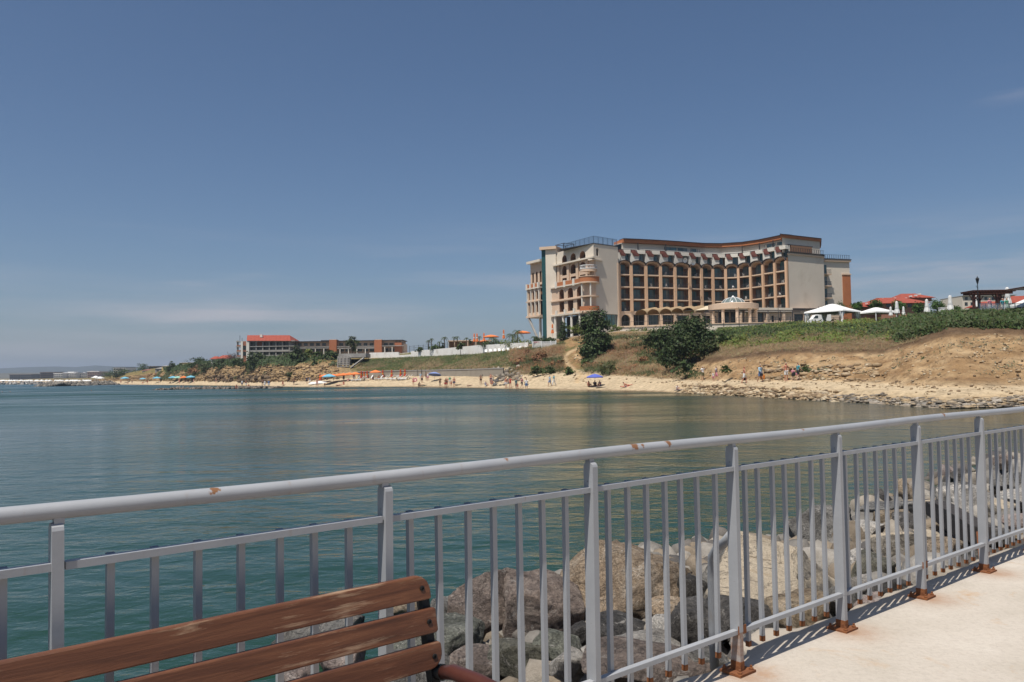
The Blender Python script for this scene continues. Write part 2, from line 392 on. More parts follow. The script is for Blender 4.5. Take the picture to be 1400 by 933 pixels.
def _coast():
    prof = np.stack([np.stack([np.interp(COLS, SU, SP[:, k, c]) for c in range(3)], -1) for k in range(10)], 1)   # cols x 10 x 3
    ker = np.exp(-np.linspace(-2, 2, 15) ** 2); ker /= ker.sum()
    for k in range(10):
        for c in range(3):
            a = prof[:, k, c]; prof[:, k, c] = np.convolve(np.pad(a, 7, mode='reflect', reflect_type='odd'), ker, 'valid')
    rows, q = [], []
    for k, ns in enumerate(SUBS):
        for j in range(ns):
            t = j / ns; rows.append(prof[:, k] * (1 - t) + prof[:, k + 1] * t); q.append(k + t)
    rows.append(prof[:, 9]); q.append(9.0)
    G = np.stack(rows, 1); q = np.array(q)                # cols x rows x 3
    for _ in range(2):                                    # round the lips a little
        G[:, 1:-1] = G[:, 1:-1] * 0.5 + (G[:, :-2] + G[:, 2:]) * 0.25
    U = np.repeat(COLS[:, None], len(q), 1); Q = np.repeat(q[None], len(COLS), 0)
    X, Y, Z = G[..., 0], G[..., 1], G[..., 2]
    right = sst(880, 980, U); left = 1 - sst(455, 495, U)
    face = sst(2.8, 3.3, Q) * (1 - sst(4.9, 5.3, Q)); veg = sst(5, 5.6, Q)
    n1 = fbm(X * 0.22, Z * 0.30 + 5, Y * 0.22, 5); n2 = fbm(X * 0.9, Z * 1.6, Y * 0.9, 4)
    rid = 1 - np.abs(fbm(X * 0.33 + 9, Z * 0.07, Y * 0.2, 4)) * 2.2      # gullies running down the face
    amp = face * (right * 0.8 + left * 1.5 + 0.35)
    dY = amp * (n1 * 1.0 - rid * 0.6 + n2 * 0.6)
    led = sst(1.0, 1.2, Q) * (1 - sst(2.0, 3.0, Q)) * sst(930, 1010, U)
    step = np.sin(Z * 9 + n1 * 6) * 0.10
    dZ = face * n2 * 0.38 + led * (n2 * 0.22 + step * 0.8 + n1 * 0.15) + (1 - face) * (n1 * 0.10 + n2 * 0.03) * sst(1.02, 1.5, Q) + veg * n2 * 0.12
    dZ = dZ * (1 - sst(7.0, 7.5, Q) * 0.8)
    G = np.stack([X, Y + dY, Z + dZ], -1)
    # ---- ground cover colours (albedo)
    X, Y, Z = G[..., 0], G[..., 1], G[..., 2]
    m1 = fbm(X * 0.16, Y * 0.16, Z * 0.3, 5)[..., None]; m2 = fbm(X * 0.8, Y * 0.5, Z * 1.2 + 3, 4)[..., None]
    strata = fbm(X * 0.05, Y * 0.05, Z * 2.2 + n1 * 0.8, 4)[..., None]
    C = lambda *c: np.array(c)[None, None]
    def lay(base, c, w): return base * (1 - w) + c * w
    E = lambda w: np.clip(w, 0, 1)[..., None] if w.ndim == 2 else np.clip(w, 0, 1)
    sand = C(.44, .345, .225) * (1 + 0.10 * m1)
    wet = C(.23, .165, .10)
    col = np.broadcast_to(sand, G.shape).copy()
    clayR = lay(C(.335, .21, .105), C(.46, .325, .185), E(0.3 + 1.3 * m2)); clayR = lay(clayR, C(.21, .125, .065), E(strata * 1.7 - 0.2))
    clayL = lay(C(.30, .195, .095), C(.40, .29, .16), E(0.3 + m2)); clayL = lay(clayL, C(.13, .08, .045), E(strata * 1.9))
    grass = lay(C(.075, .095, .028), C(.16, .135, .05), E(0.35 + 1.6 * m1)); dry = lay(C(.29, .175, .085), C(.21, .15, .065), E(0.4 + 1.5 * m2))
    slope = lay(C(.175, .125, .05), C(.085, .10, .03), E(0.25 + 1.5 * m1 + 0.7 * m2)); slope = lay(slope, C(.26, .19, .10), E(m2 * 1.2 - 0.1))
    scrub = lay(dry, C(.07, .085, .028), E(1.8 * m1 + 0.8 * m2 + 0.15)); scrub = lay(scrub, C(.40, .28, .15), E(strata * 1.3 - .1))
    pebb = lay(C(.36, .32, .27), C(.17, .155, .135), E(0.5 + 2 * m2))
    rockR = lay(C(.46, .35, .215), C(.27, .185, .10), E(0.2 + 1.6 * m2 + strata))
    mid = (1 - left) * (1 - right); jit = (n1 * 0.25 + n2 * 0.2)
    isl = (1 - sst(700, 730, U)) * (1 - left)             # mown slope above the low wall
    col = lay(col, rockR, E(right * sst(1.05, 1.2, Q) * (1 - sst(1.9, 2.5, Q + jit)) * 0.9))
    col = lay(col, pebb, E(sst(1020, 1180, U + n1 * 90) * (1 - sst(1.55, 1.95, Q + jit))))
    col = lay(col, clayR, E(right * sst(2.75, 3.2, Q + jit)))
    col = lay(col, clayL, E(left * sst(2.9, 3.1, Q + jit)))
    col = lay(col, scrub, E(mid * (1 - isl) * sst(2.95, 3.25, Q + jit)))
    col = lay(col, slope, E(isl * sst(3.6, 4.0, Q)))
    soil = E(right * sst(4.55, 4.9, Q + jit) * (1 - sst(5.1, 5.5, Q)))
    col = lay(col, C(.10, .062, .038), soil * 0.85)
    top = lay(grass, dry, E(0.4 * (1 - right) + 0 * U))
    gR = lay(lay(C(.055, .075, .022), C(.11, .085, .04), E(0.45 + 2 * m1)), C(.15, .10, .055), E((1 - sst(5.15, 5.6, Q + jit * 1.5))))
    col = lay(col, gR, E(right * sst(4.95, 5.2, Q + jit * 0.6)))
    col = lay(col, top, E(left * sst(4.7, 5.1, Q + jit)))
    col = lay(col, dry, E(mid * (1 - isl) * sst(5.0, 5.5, Q + jit * 2) * 0.7))
    col = lay(col, C(.33, .30, .26), E((isl + (1 - right) * sst(700, 740, U)) * sst(6.6, 7.0, Q) * (1 - left)))
    # the beaten track down to the beach
    for pts, w in (([(799, 472), (779, 482), (772, 488), (776, 497), (786, 506), (795, 512), (790, 520)], 3.4), ([(786, 484), (792, 490), (800, 499), (808, 506), (800, 515)], 2.2)):
        base = np.array(sorted((y, x) for x, y in pts))
        yy = EYE; PYv = HOR(700) - (U - 700) * math.tan(ROLL) - (Z - EYE) / Y * FOC
        xc = np.interp(PYv, base[:, 0], base[:, 1])
        wt = np.exp(-((U - xc + n2 * 1.5) / w) ** 2) * (PYv > base[0, 0]) * (PYv < base[-1, 0] + 4)
        col = lay(col, C(.43, .31, .18), E(wt * 1.2))
    col = lay(col, wet, E((1 - sst(1.05, 1.22, Q + jit * 0.3)) * (1 - right * 0.3)))
    col = np.clip(col * (1 + 0.16 * m2), 0.01, 0.8)
    return G, Q, U, col
COAST, CQ, CU, CCOL = _coast()
def coast_mat(name, fine, bs, rough=0.95):
    m, n, b = newmat(name); v = coord(n)
    a = n.nodes.new('ShaderNodeVertexColor'); a.layer_name = 'tint'
    f = noise(n, v, fine, 8, 0.7); g = noise(n, v, fine * 4.3, 5, 0.65)
    k = ramp(n, f, [(0.28, (.45, .42, .38)), (0.5, (1, 1, 1)), (0.75, (1.35, 1.33, 1.28))])
    col = mixc(n, 1.0, a.outputs[0], k, 'MULTIPLY')
    n.links.new(col, b.inputs['Base Color']); b.inputs['Roughness'].default_value = rough; b.inputs['Specular IOR Level'].default_value = 0.15
    q = n.nodes.new('ShaderNodeMath'); q.operation = 'MULTIPLY_ADD'; n.links.new(g, q.inputs[0]); q.inputs[1].default_value = 0.4; n.links.new(f, q.inputs[2])
    bumpn(n, b, q.outputs[0], 1.0, bs); return m
def coast_piece(name, q0, q1, mat):
    qs = CQ[0]; r = np.where((qs >= q0 - 1e-6) & (qs <= q1 + 1e-6))[0]; g = COAST[:, r]; c = CCOL[:, r]
    nc, nr = g.shape[:2]; i = np.arange(nc - 1)[:, None] * nr + np.arange(nr - 1)[None]
    F = np.stack([i, i + nr, i + nr + 1, i + 1], -1).reshape(-1, 4)
    return tag(link(name, np_mesh(name, g.reshape(-1, 3), F, mat, True, c.reshape(-1, 3))), kind='structure')
coast_piece('beach', 0, 3, coast_mat('beach_sand', 1.4, 0.10))
coast_piece('cliff', 3, 5, coast_mat('clay_cliff', 0.9, 0.55))
coast_piece('headland', 5, 9, coast_mat('grassy_ground', 1.1, 0.25))
def ground_z(x, y):
    """height of the coast at a place (nearest grid vertex)"""
    d = (COAST[..., 0] - x) ** 2 + (COAST[..., 1] - y) ** 2
    return float(COAST[..., 2].ravel()[int(np.argmin(d))])
def coast_at(u, q):
    i = int(np.argmin(np.abs(COLS - u))); j = int(np.argmin(np.abs(CQ[0] - q))); return Vector(COAST[i, j])
def on_coast(px, py, qmin=0.9):
    """where the sight line through a photo point meets the coast: place, column, row"""
    i = int(np.argmin(np.abs(COLS - px))); best = None
    for di in (0,):
        g = COAST[i]; r = HOR(px) - (g[:, 2] - EYE) / g[:, 1] * FOC
        for j in range(len(g) - 1):
            if CQ[0][j] >= qmin and (r[j] - py) * (r[j + 1] - py) <= 0 and r[j] != r[j + 1]:
                t = (r[j] - py) / (r[j] - r[j + 1]); return Vector(g[j] * (1 - t) + g[j + 1] * t)
    return None

# ---- far land and hills
def ridge(name, pts, depth, D, mat, base=3.0, seg=60, seed=0):
    """a range of hills: crest line (photo x, photo y) at distance D, falling away in front and behind"""
    xs = np.linspace(pts[0][0], pts[-1][0], seg); ys = np.interp(xs, [p[0] for p in pts], [p[1] for p in pts])
    V, nr = [], 17
    for x, y in zip(xs, ys):
        c = P(float(x), float(y), D)
        for j in range(nr):
            t = j / (nr - 1) * 2 - 1
            h = max(0.0, math.cos(t * PI / 2)) ** 1.3
            f = (D + t * depth) / D
            V.append((c.x * f, c.y * f, base - 6 + (c.z - base + 6) * h))
    V = np.array(V); V[:, 2] += fbm(V[:, 0] / 160, V[:, 1] / 160, V[:, 2] / 90 + seed, 4) * (V[:, 2] - base + 4) * 0.12
    i = np.arange(seg - 1)[:, None] * nr + np.arange(nr - 1)[None]
    F = np.stack([i, i + nr, i + nr + 1, i + 1], -1).reshape(-1, 4)
    return tag(link(name, np_mesh(name, V, F, mat, True)), kind='structure')
M_hill = pm('hill_woods', (.022, .032, .022), (.04, .048, .03), scale=0.012, bump=0.6, bscale=0.06, bdist=3)
ridge('hills', [(-900, 512), (-500, 509), (-200, 507), (-60, 505.5), (0, 504.5), (18, 504), (33, 501.3), (42, 501.8), (47, 502.3), (58, 500.2), (75, 501.5), (92, 501), (102, 502), (120, 500.4), (135, 500), (160, 501.2), (180, 502), (240, 504), (420, 508), (700, 507)], 900, 5200, M_hill)
ridge('low_hills', [(-500, 516), (-100, 513), (0, 510.5), (20, 510), (40, 510), (60, 510.4), (90, 511), (140, 511.5), (190, 512), (300, 512)], 500, 2600, pm('far_fields', (.11, .10, .075), (.07, .07, .045), scale=0.01, bump=0), seed=5)
ridge('wooded_hill', [(1290, 428), (1340, 419), (1375, 411), (1400, 406), (1440, 402), (1550, 398), (1700, 404), (1900, 420)], 160, 780, M_hill, base=10, seed=9)
g = MB(); g.quad((-9000, 1500, 1.0), (9000, 1500, 1.0), (9000, 9500, 1.0), (-9000, 9500, 1.0))
tag(g.build('far_ground', pm('far_land', (.13, .12, .06), (.08, .09, .04), scale=0.006, bump=0)), kind='structure')
# ================================================================== building materials
M_cream = pm('cream_stucco', (.70, .62, .51), (.645, .56, .455), scale=0.25, bump=0.2, bscale=9, bdist=0.02, dirt=(.45, .37, .28))
M_white = pm('white_render', (.70, .66, .58), (.62, .57, .49), scale=0.4, bump=0.1)
M_salmon = pm('salmon_stucco', (.64, .42, .27), (.58, .37, .23), scale=0.3, bump=0.2, bscale=9, bdist=0.02)
M_peach = pm('peach_stucco', (.66, .49, .355), (.60, .435, .305), scale=0.3, bump=0.2, bscale=9, bdist=0.02)
M_terra = pm('terracotta_render', (.47, .175, .07), (.40, .14, .055), scale=0.5, bump=0.1)
M_recess = pm('brown_recess_wall', (.30, .165, .095), (.24, .13, .075), scale=0.4, bump=0.1)  # brown of the recess walls; also painted shade in the arcade reveals
M_darkroof = pm('dark_red_roof', (.15, .05, .035), (.105, .036, .027), scale=1.5, bump=0.4, bscale=6, bdist=0.05)
M_trim = pm('dark_metal_trim', (.045, .04, .042), (.03, .028, .03), scale=1, bump=0)
M_frame = pm('window_frame_grey', (.09, .10, .10), (.07, .08, .08), scale=1, rough=.5, bump=0)
def glassmat(name, c, r=0.08):
    m, n, b = newmat(name); v = coord(n)
    oi = n.nodes.new('ShaderNodeObjectInfo')
    col = ramp(n, oi.outputs['Random'], [(0.0, c), (0.45, tuple(x * 0.55 for x in c)), (0.75, tuple(x * 1.5 for x in c)), (1.0, tuple(x * 0.8 + .03 for x in c))])
    if name == 'teal_glass':                       # drawn curtains showing through
        sx = n.nodes.new('ShaderNodeSeparateXYZ'); n.links.new(v, sx.inputs[0])
        def mt(op, x, y):
            q = n.nodes.new('ShaderNodeMath'); q.operation = op
            for k, t in enumerate((x, y)):
                if isinstance(t, (int, float)): q.inputs[k].default_value = t
                else: n.links.new(t, q.inputs[k])
            return q.outputs[0]
        r1 = mt('FRACT', mt('MULTIPLY', oi.outputs['Random'], 7.31), 0); r2 = mt('FRACT', mt('MULTIPLY', oi.outputs['Random'], 23.7), 0)
        lf = mt('LESS_THAN', sx.outputs['X'], mt('MULTIPLY', mt('SUBTRACT', r1, .25), .6)); rt = mt('GREATER_THAN', sx.outputs['X'], mt('SUBTRACT', 1.15, mt('MULTIPLY', r2, .6)))
        cc_ = mixc(n, mt('MULTIPLY', mt('ADD', mt('SINE', mt('MULTIPLY', sx.outputs['X'], 95.0), 0), 1.0), .5), (.13, .155, .145), (.24, .26, .24))
        col = mixc(n, mt('MULTIPLY', mt('MAXIMUM', lf, rt), .75), col, cc_)
    n.links.new(col, b.inputs['Base Color'])
    b.inputs['Roughness'].default_value = r; b.inputs['Specular IOR Level'].default_value = 0.6
    bumpn(n, b, noise(n, v, 0.7, 2, 0.5), 0.12, 0.05); return m
M_teal = glassmat('teal_glass', (.055, .125, .130))
M_glassdark = glassmat('dark_glass', (.018, .026, .028))
M_tealpanel = pm('teal_cladding', (.022, .085, .085), (.017, .065, .068), scale=0.6, rough=.35, bump=0)
M_rail = pm('dark_railing_metal', (.06, .06, .065), (.045, .045, .05), scale=2, rough=.5, bump=0)
M_bluerail = pm('blue_grey_mesh_metal', (.10, .15, .21), (.08, .12, .17), scale=2, rough=.5, bump=0)
M_whitepaint = pm('white_paint', (.78, .77, .74), (.70, .69, .66), scale=1.2, bump=0.05)
M_cloth = pm('cream_awning_cloth', (.60, .51, .37), (.53, .44, .31), scale=0.8, bump=0.1)
M_clothshade = pm('ochre_awning_cloth', (.36, .26, .15), (.30, .21, .12), scale=0.8, bump=0.1)
M_lining = pm('brown_awning_lining', (.25, .15, .06), (.20, .12, .05), scale=.8, bump=.1)
M_conc = pm('raw_concrete', (.36, .34, .31), (.27, .255, .235), scale=0.6, bump=0.3, bscale=8, bdist=0.02, dirt=(.17, .155, .14))
M_brick = pm('red_brick_infill', (.36, .15, .085), (.28, .115, .07), scale=1.5, bump=0.3, bscale=12)

def wall_band(mb, O, e, n, L, z0, z1, ops, dep, rv=None):
    """a wall strip (origin O, direction e, outward n) with openings (u0, u1, v0, v1, arched) and their reveals"""
    O, e, n = Vector(O), Vector(e), Vector(n)
    W = lambda u, z, d=0.0: Vector((O.x, O.y, 0)) + e * u + n * d + Vector((0, 0, z))
    Q = lambda u0, u1, a, b: mb.quad(W(u0, a), W(u1, a), W(u1, b), W(u0, b)) if u1 - u0 > 1e-4 and b - a > 1e-4 else None
    u = 0.0
    for (a, b, c, d, arch) in sorted(ops):
        Q(u, a, z0, z1); Q(a, b, z0, c)
        r = (b - a) / 2 if arch else 0.0
        edge = [(a, c), (b, c)]
        if arch:
            k = 10; pts = [(a + r + r * math.cos(PI * i / k), d - r + r * math.sin(PI * i / k)) for i in range(k + 1)]
            for (x1, y1), (x2, y2) in zip(pts[:-1], pts[1:]): mb.quad(W(x2, y2), W(x1, y1), W(x1, z1), W(x2, z1))
            edge += pts
        else:
            Q(a, b, d, z1); edge += [(b, d), (a, d)]
        for (x1, y1), (x2, y2) in zip(edge, edge[1:] + edge[:1]):
            if abs(x1 - x2) + abs(y1 - y2) > 1e-5: (rv or mb).quad(W(x1, y1), W(x2, y2), W(x2, y2, -dep), W(x1, y1, -dep))
        u = b
    Q(u, L, z0, z1)

# unit windows (1 wide, 1 high, facing -y), shared by every opening of that sort
def _unit_window(nm, np_, fw=0.045):
    f = MB(); f.box(0, 1, 0, .05, 0, .03); f.box(0, 1, 0, .05, .97, 1)
    for i in range(np_ + 1):
        x = i / np_; f.box(max(0, x - fw / 2), min(1, x + fw / 2), 0.002, .048, .03, .97)
    p = MB().quad((0, .03, 0), (1, .03, 0), (1, .03, 1), (0, .03, 1))
    return f.mesh(nm), p.mesh(nm + '_pane')
UW = {k: _unit_window('window_%d' % k, k) for k in (1, 2, 3, 4)}
def window(parent, O, e, n, u0, u1, z0, z1, back, panes=2, frame=None, glass=None, name='window'):
    """a window as a part: frame with its pane as sub-part, set BACK metres behind the wall plane"""
    e, n = Vector(e), Vector(n); fm, pm_ = UW[panes]
    key = (panes, (frame or M_frame).name, (glass or M_teal).name)
    if key not in window.cache:
        a, b = fm.copy(), pm_.copy(); a.materials.append(frame or M_frame); b.materials.append(glass or M_teal); window.cache[key] = (a, b)
    a, b = window.cache[key]
    loc = Vector((O[0], O[1], 0)) + e * u0 - n * back + Vector((0, 0, z0))
    o = bpy.data.objects.new(name, a); COL.objects.link(o); o.parent = parent
    mat = Matrix((( e.x * (u1 - u0), -n.x, 0, loc.x), (e.y * (u1 - u0), -n.y, 0, loc.y), (0, 0, z1 - z0, loc.z), (0, 0, 0, 1)))
    base = Matrix.Translation(parent.location) if parent.get('_w') else Matrix.Identity(4)
    o.matrix_basis = base.inverted() @ mat
    q = bpy.data.objects.new('pane', b); COL.objects.link(q); q.parent = o
    return o
window.cache = {}

# ================================================================== the hotel on the headland
HB = P(960, 447, 192)
hotel = thing('hotel', 'large curved cream and salmon hotel with balconies on the headland', 'hotel', (HB.x, HB.y, 13.2), world_parts=True)
PIL = [(846.5, 190), (863, 191), (883.2, 192.2), (903.1, 193.6), (922.9, 195.2), (942.9, 197), (959, 198.8), (974.6, 200.2), (992.3, 200.8), (1010.4, 199.8), (1027.2, 197.2), (1044.2, 193.6), (1060.6, 190.2), (1076.3, 187.2)]
FP = [Vector(((x - 700) / FOC * D, D, 0)) for x, D in PIL]       # front line of the pillars in plan
for i, (x, D) in enumerate(PIL): FP[i].x = P(x, 400, D).x
NB = len(FP) - 1
LV = [17.2, 20.2, 23.2, 26.15]; ZG, ZT, ZA, ZP = 13.3, 29.0, 32.1, 35.3
def bay(i):
    a, b = FP[i], FP[i + 1]; e = (b - a); L = e.length; e = e / L; n = Vector((e.y, -e.x, 0)); return a, e, n, L
def nrm(i):
    ns = [bay(j)[2] for j in (i - 1, i) if 0 <= j < NB]; v = Vector((0, 0, 0))
    for q in ns: v += q
    return v.normalized()
NR = [nrm(i) for i in range(NB + 1)]
def strip(mb, d0, d1, z0, z1, i0=0, i1=NB):
    """a curved band following the facade between outward offsets d0 < d1"""
    a = [FP[i] + NR[i] * d0 for i in range(i0, i1 + 1)]; b = [FP[i] + NR[i] * d1 for i in range(i0, i1 + 1)]
    Z = lambda p, z: (p.x, p.y, z); m = len(a); s = len(mb.v)
    for p, q in zip(a, b): mb.v += [Z(p, z0), Z(q, z0), Z(q, z1), Z(p, z1)]
    for k in range(m - 1):
        o = s + 4 * k
        for j in range(4): mb.f.append((o + j, o + (j + 1) % 4, o + 4 + (j + 1) % 4, o + 4 + j))
    mb.f.append((s, s + 1, s + 2, s + 3)); o = s + 4 * (m - 1); mb.f.append((o + 3, o + 2, o + 1, o))
    return mb
DEP = 1.7
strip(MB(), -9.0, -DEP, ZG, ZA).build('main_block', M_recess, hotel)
PIL_ME = {}
for i in range(NB + 1):
    n = NR[i]; e = Vector((-n.y, n.x, 0)); p = FP[i]
    w = 0.34 if i < 9 else 0.30
    m = MB(); m.obox((p.x + n.x * 0.12, p.y + n.y * 0.12, (LV[0] + 28.2) / 2), e * w, n * 0.24, (0, 0, (28.2 - LV[0]) / 2)); m.build('pillar', M_salmon, hotel)
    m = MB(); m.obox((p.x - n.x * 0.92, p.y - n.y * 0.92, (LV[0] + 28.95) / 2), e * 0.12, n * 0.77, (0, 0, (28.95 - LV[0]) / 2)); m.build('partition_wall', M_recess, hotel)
for z in LV:
    strip(MB(), -DEP + 0.01, 0.06, z - 0.28, z).build('balcony_slab', M_peach, hotel)
# balustrades: one unit mesh, stretched to each bay
b_ = MB(); b_.box(0, 1, -.025, .025, .98, 1.03); b_.box(0, 1, -.02, .02, .10, .14)
for k in range(15): b_.box((k + .5) / 15 - .006, (k + .5) / 15 + .006, -.015, .015, .14, .98)
BAL = b_.mesh('balustrade', M_rail)
def balustrade(a, e, n, u0, u1, z, out=-0.05, mesh=None, parent=hotel):
    o = bpy.data.objects.new('balustrade', mesh or BAL); COL.objects.link(o); o.parent = parent
    p = a + e * u0 + n * out
    o.matrix_basis = Matrix.Translation(-parent.location) @ Matrix(((e.x * (u1 - u0), -n.x, 0, p.x), (e.y * (u1 - u0), -n.y, 0, p.y), (0, 0, 1, z), (0, 0, 0, 1)))
rb = random.Random(3)
BSPOT = []
for i in range(NB):
    a, e, n, L = bay(i)
    for k, z in enumerate(LV):
        h = 2.55
        w0 = 0.2; w1 = L - (0.72 if i < 5 else 0.3)
        window(hotel, a, e, n, w0, w1, z + 0.02, z + h - 0.1, DEP - 0.27, panes=rb.choice((2, 3, 3)))
        balustrade(a, e, n, 0.36, L - 0.36, z)
        BSPOT.append((a + e * rb.uniform(0.7, L - 0.7) - n * rb.uniform(.45, .9), z, i, k))
    # arched lintel of the top balcony, dark scalloped eave above it
    m = MB(); r = (L - 0.7) / 2; k = 12; rise = 0.95
    arc = [(L / 2 - r * math.cos(PI * t / k), 28.1 + rise * math.sin(PI * t / k)) for t in range(k + 1)]
    W = lambda u, z, d=0.0: a + e * u + n * d + Vector((0, 0, z))
    top = [(L / 2 - (r + .35) * math.cos(PI * t / k), 28.45 + rise * math.sin(PI * t / k)) for t in range(k + 1)]
    for t in range(k):
        m.quad(W(*arc[t]), W(*arc[t + 1]), W(*top[t + 1]), W(*top[t]))
        m.quad(W(*arc[t]), W(*arc[t + 1]), W(*arc[t + 1], -DEP), W(*arc[t], -DEP))
    m.quad(W(0, 28.1), W(*arc[0]), W(*top[0]), W(0, 28.45)); m.quad(W(*arc[-1]), W(L, 28.1), W(L, 28.45), W(*top[-1]))
    m.build('arch_lintel', M_salmon, hotel, merge=True)
    m = MB()
    for t in range(k):
        (x1, y1), (x2, y2) = top[t], top[t + 1]
        m.prism([W(x1, y1, -.3), W(x2, y2, -.3), W(x2, y2 + .16, -.3), W(x1, y1 + .16, -.3)], n * 0.75)
    m.build('scalloped_eave', M_trim, hotel, merge=True)
    # attic storey: cream parapet pier, dark red sloping dormer cheek, teal window
    pw = L * 0.56
    m = MB(); d = 0.02
    tt = [(q[0], q[1] + .1) for q in top if q[0] <= pw] + [(pw, np.interp(pw, [q[0] for q in top], [q[1] for q in top]) + .1)]
    m.prism([W(u, z, d - .3) for u, z in tt] + [W(pw, 30.55, d - .3), W(pw * .42, 30.55, d - .3), W(pw * .22, 31.35, d - .3), W(0.0, 31.35, d - .3)], n * 0.28)
    m.build('attic_parapet', M_white, hotel)
    m = MB(); m.prism([W(pw * .40, 30.57, -.35), W(pw + .1, 30.57, -.35), W(pw + .1, 30.75, -.35), W(pw * .62, 32.0, -.55), W(pw * .18, 32.0, -.55), W(pw * .16, 31.4, -.35)], n * 0.55)
    m.build('dormer_slope', M_darkroof, hotel)
    m = MB(); m.prism([W(pw * .75, 31.98, -.9), W(pw * .85, 31.35, -.9), W(pw, 31.15, -.9), W(L - .02, 31.15, -.9), W(L - .02, 32.05, -.9), W(pw * .75, 32.05, -.9)], n * 1.05)
    m.build('attic_fascia', M_white, hotel)
    wz0 = 29.2
    window(hotel, a, e, n, pw + 0.1, L - 0.15, wz0, 31.3, 0.75, panes=2)
    m = MB(); m.obox(W(L * .5, 30.55, -1.2), e * (L / 2 - .01), n * .12, (0, 0, 1.5)); m.build('attic_wall', M_white, hotel)
strip(MB(), -9.3, -.72, ZA, ZA + 0.18).build('attic_roof_slab', M_trim, hotel)
# penthouse storey with orange fascia
strip(MB(), -9.0, -4.6, ZA + .18, ZP - .9, 1, 12).build('penthouse_wall', M_cream, hotel)
strip(MB(), -9.2, -3.7, ZP - .85, ZP, 1, 12).build('orange_fascia', M_terra, hotel)
strip(MB(), -6.1, -3.45, ZP, ZP + .16, 1, 12).build('penthouse_roof', M_trim, hotel)
strip(MB(), -4.4, -3.9, ZA + .18, ZA + .9, 1, 12).build('penthouse_parapet', M_white, hotel)
for i in range(4, 12):
    a, e, n, L = bay(i)
    window(hotel, a, e, n, 0.35, L - 0.3, ZA + .75, ZP - 1.35, 4.55, panes=4 if i > 5 else 2)
m = MB()                                                             # glazed end of the penthouse
a0 = FP[0] + NR[0] * -5.2; a1 = FP[2] + NR[2] * -4.9
e_ = (a1 - a0).normalized(); L_ = (a1 - a0).length; n_ = Vector((e_.y, -e_.x, 0))
m.prism([a0 + Vector((0, 0, ZA + .18)), a1 + Vector((0, 0, ZA + .18)), a1 + Vector((0, 0, ZP - .1)), a0 + e_ * 1.2 + Vector((0, 0, ZA + 1.6)), a0 + Vector((0, 0, ZA + .9))], -n_ * 4)
m.build('glazed_penthouse', M_glassdark, hotel)
for k in range(9):
    u = 0.4 + k * (L_ - 0.6) / 8; zt = np.interp(u, [0, 1.2, L_], [ZA + .9, ZA + 1.6, ZP - .15])
    MB().bar(a0 + e_ * u + n_ * .06 + Vector((0, 0, ZA + .2)), a0 + e_ * u + n_ * .06 + Vector((0, 0, zt)), .09, .09, n_).build('mullion', M_frame, hotel)
m = MB(); m.prism([a0 + Vector((0, 0, ZA + .95)) + n_ * .5, a0 + e_ * 1.2 + n_ * .5 + Vector((0, 0, ZA + 1.66)), a1 + n_ * .5 + Vector((0, 0, ZP - .05)), a1 + n_ * .5 + Vector((0, 0, ZP + .15)), a0 + e_ * 1.2 + n_ * .5 + Vector((0, 0, ZA + 1.85)), a0 + n_ * .5 + Vector((0, 0, ZA + 1.15))], -n_ * 5)
m.build('sloping_roof', M_white, hotel)
for i in (2, 4, 9, 10, 11):
    MB().bar(FP[i] + NR[i] * -3.6 + Vector((0, 0, ZA + .2)), FP[i] + NR[i] * -3.6 + Vector((0, 0, ZP - .8)), .18, .18, NR[i]).build('roof_post', M_trim, hotel)
# ground floor of the curved wing
for i in range(NB):
    a, e, n, L = bay(i)
    m = MB(); arch = i == 0
    wall_band(m, a, e, n, L, ZG, LV[0] - .28, [(0.45, L - 0.35, ZG + .15, LV[0] - .75, arch)], 0.6)
    m.build('ground_floor_wall', M_peach, hotel, merge=True)
    window(hotel, a, e, n, 0.45, L - 0.35, ZG + .15, LV[0] - .75, 0.55, panes=2, glass=M_glassdark)

# ---------------------------------------------------------------- right-hand block with its blank cream wall
def vz(px, py, D): return P(px, py, D).z
A = FP[-1] + Vector((.35, -.25, 0)); Bq = Vector((P(1127.5, 400, 193.6).x, 193.6, 0))
e = (Bq - A); L = e.length; e = e / L; n = Vector((e.y, -e.x, 0)); bk = -n * 13
def slab(name, mat, u0, u1, d0, d1, z0, z1, O=None, ee=None, nn=None, parent=hotel):
    O_, e_, n_ = O if O is not None else A, ee or e, nn or n
    p = O_ + e_ * ((u0 + u1) / 2) + n_ * ((d0 + d1) / 2)
    return MB().obox((p.x, p.y, (z0 + z1) / 2), e_ * ((u1 - u0) / 2), n_ * ((d1 - d0) / 2), (0, 0, (z1 - z0) / 2)).build(name, mat, parent)
nS = Vector((-.355, -.935, 0))
def slabs(name, mat, u0, u1, d0, d1, z0, z1): return slab(name, mat, u0, u1, d0, d1, z0, z1, A, e, nS)
slabs('blank_wall', M_cream, 0, L, -13, 0, ZG, 30.3)
slabs('wall_cap', M_peach, -.25, L + .3, -13.2, .45, 29.75, 30.05)
slabs('wall_coping', M_trim, -.35, L + .4, -13.3, .6, 30.3, 30.45)
slabs('penthouse_block', M_cream, -2.0, L - 1.2, -13, -2.2, 30.45, 33.95)
slabs('orange_fascia', M_terra, -2.5, L - .7, -13.3, -1.7, 33.95, 34.6)
slabs('penthouse_roof', M_trim, -2.7, L - .5, -13.5, -1.5, 34.6, 34.74)
window(hotel, A, e, n, 2.0, 4.6, 31.4, 33.9, 2.15, panes=2)
window(hotel, A, e, n, 6.2, 8.0, 31.7, 34.0, 2.15, panes=2)
slab('white_chimney', M_white, 5.2, 7.6, -1.6, -.4, 30.45, 31.5)
balustrade(A, e, n, .6, L, 30.45, out=.2)
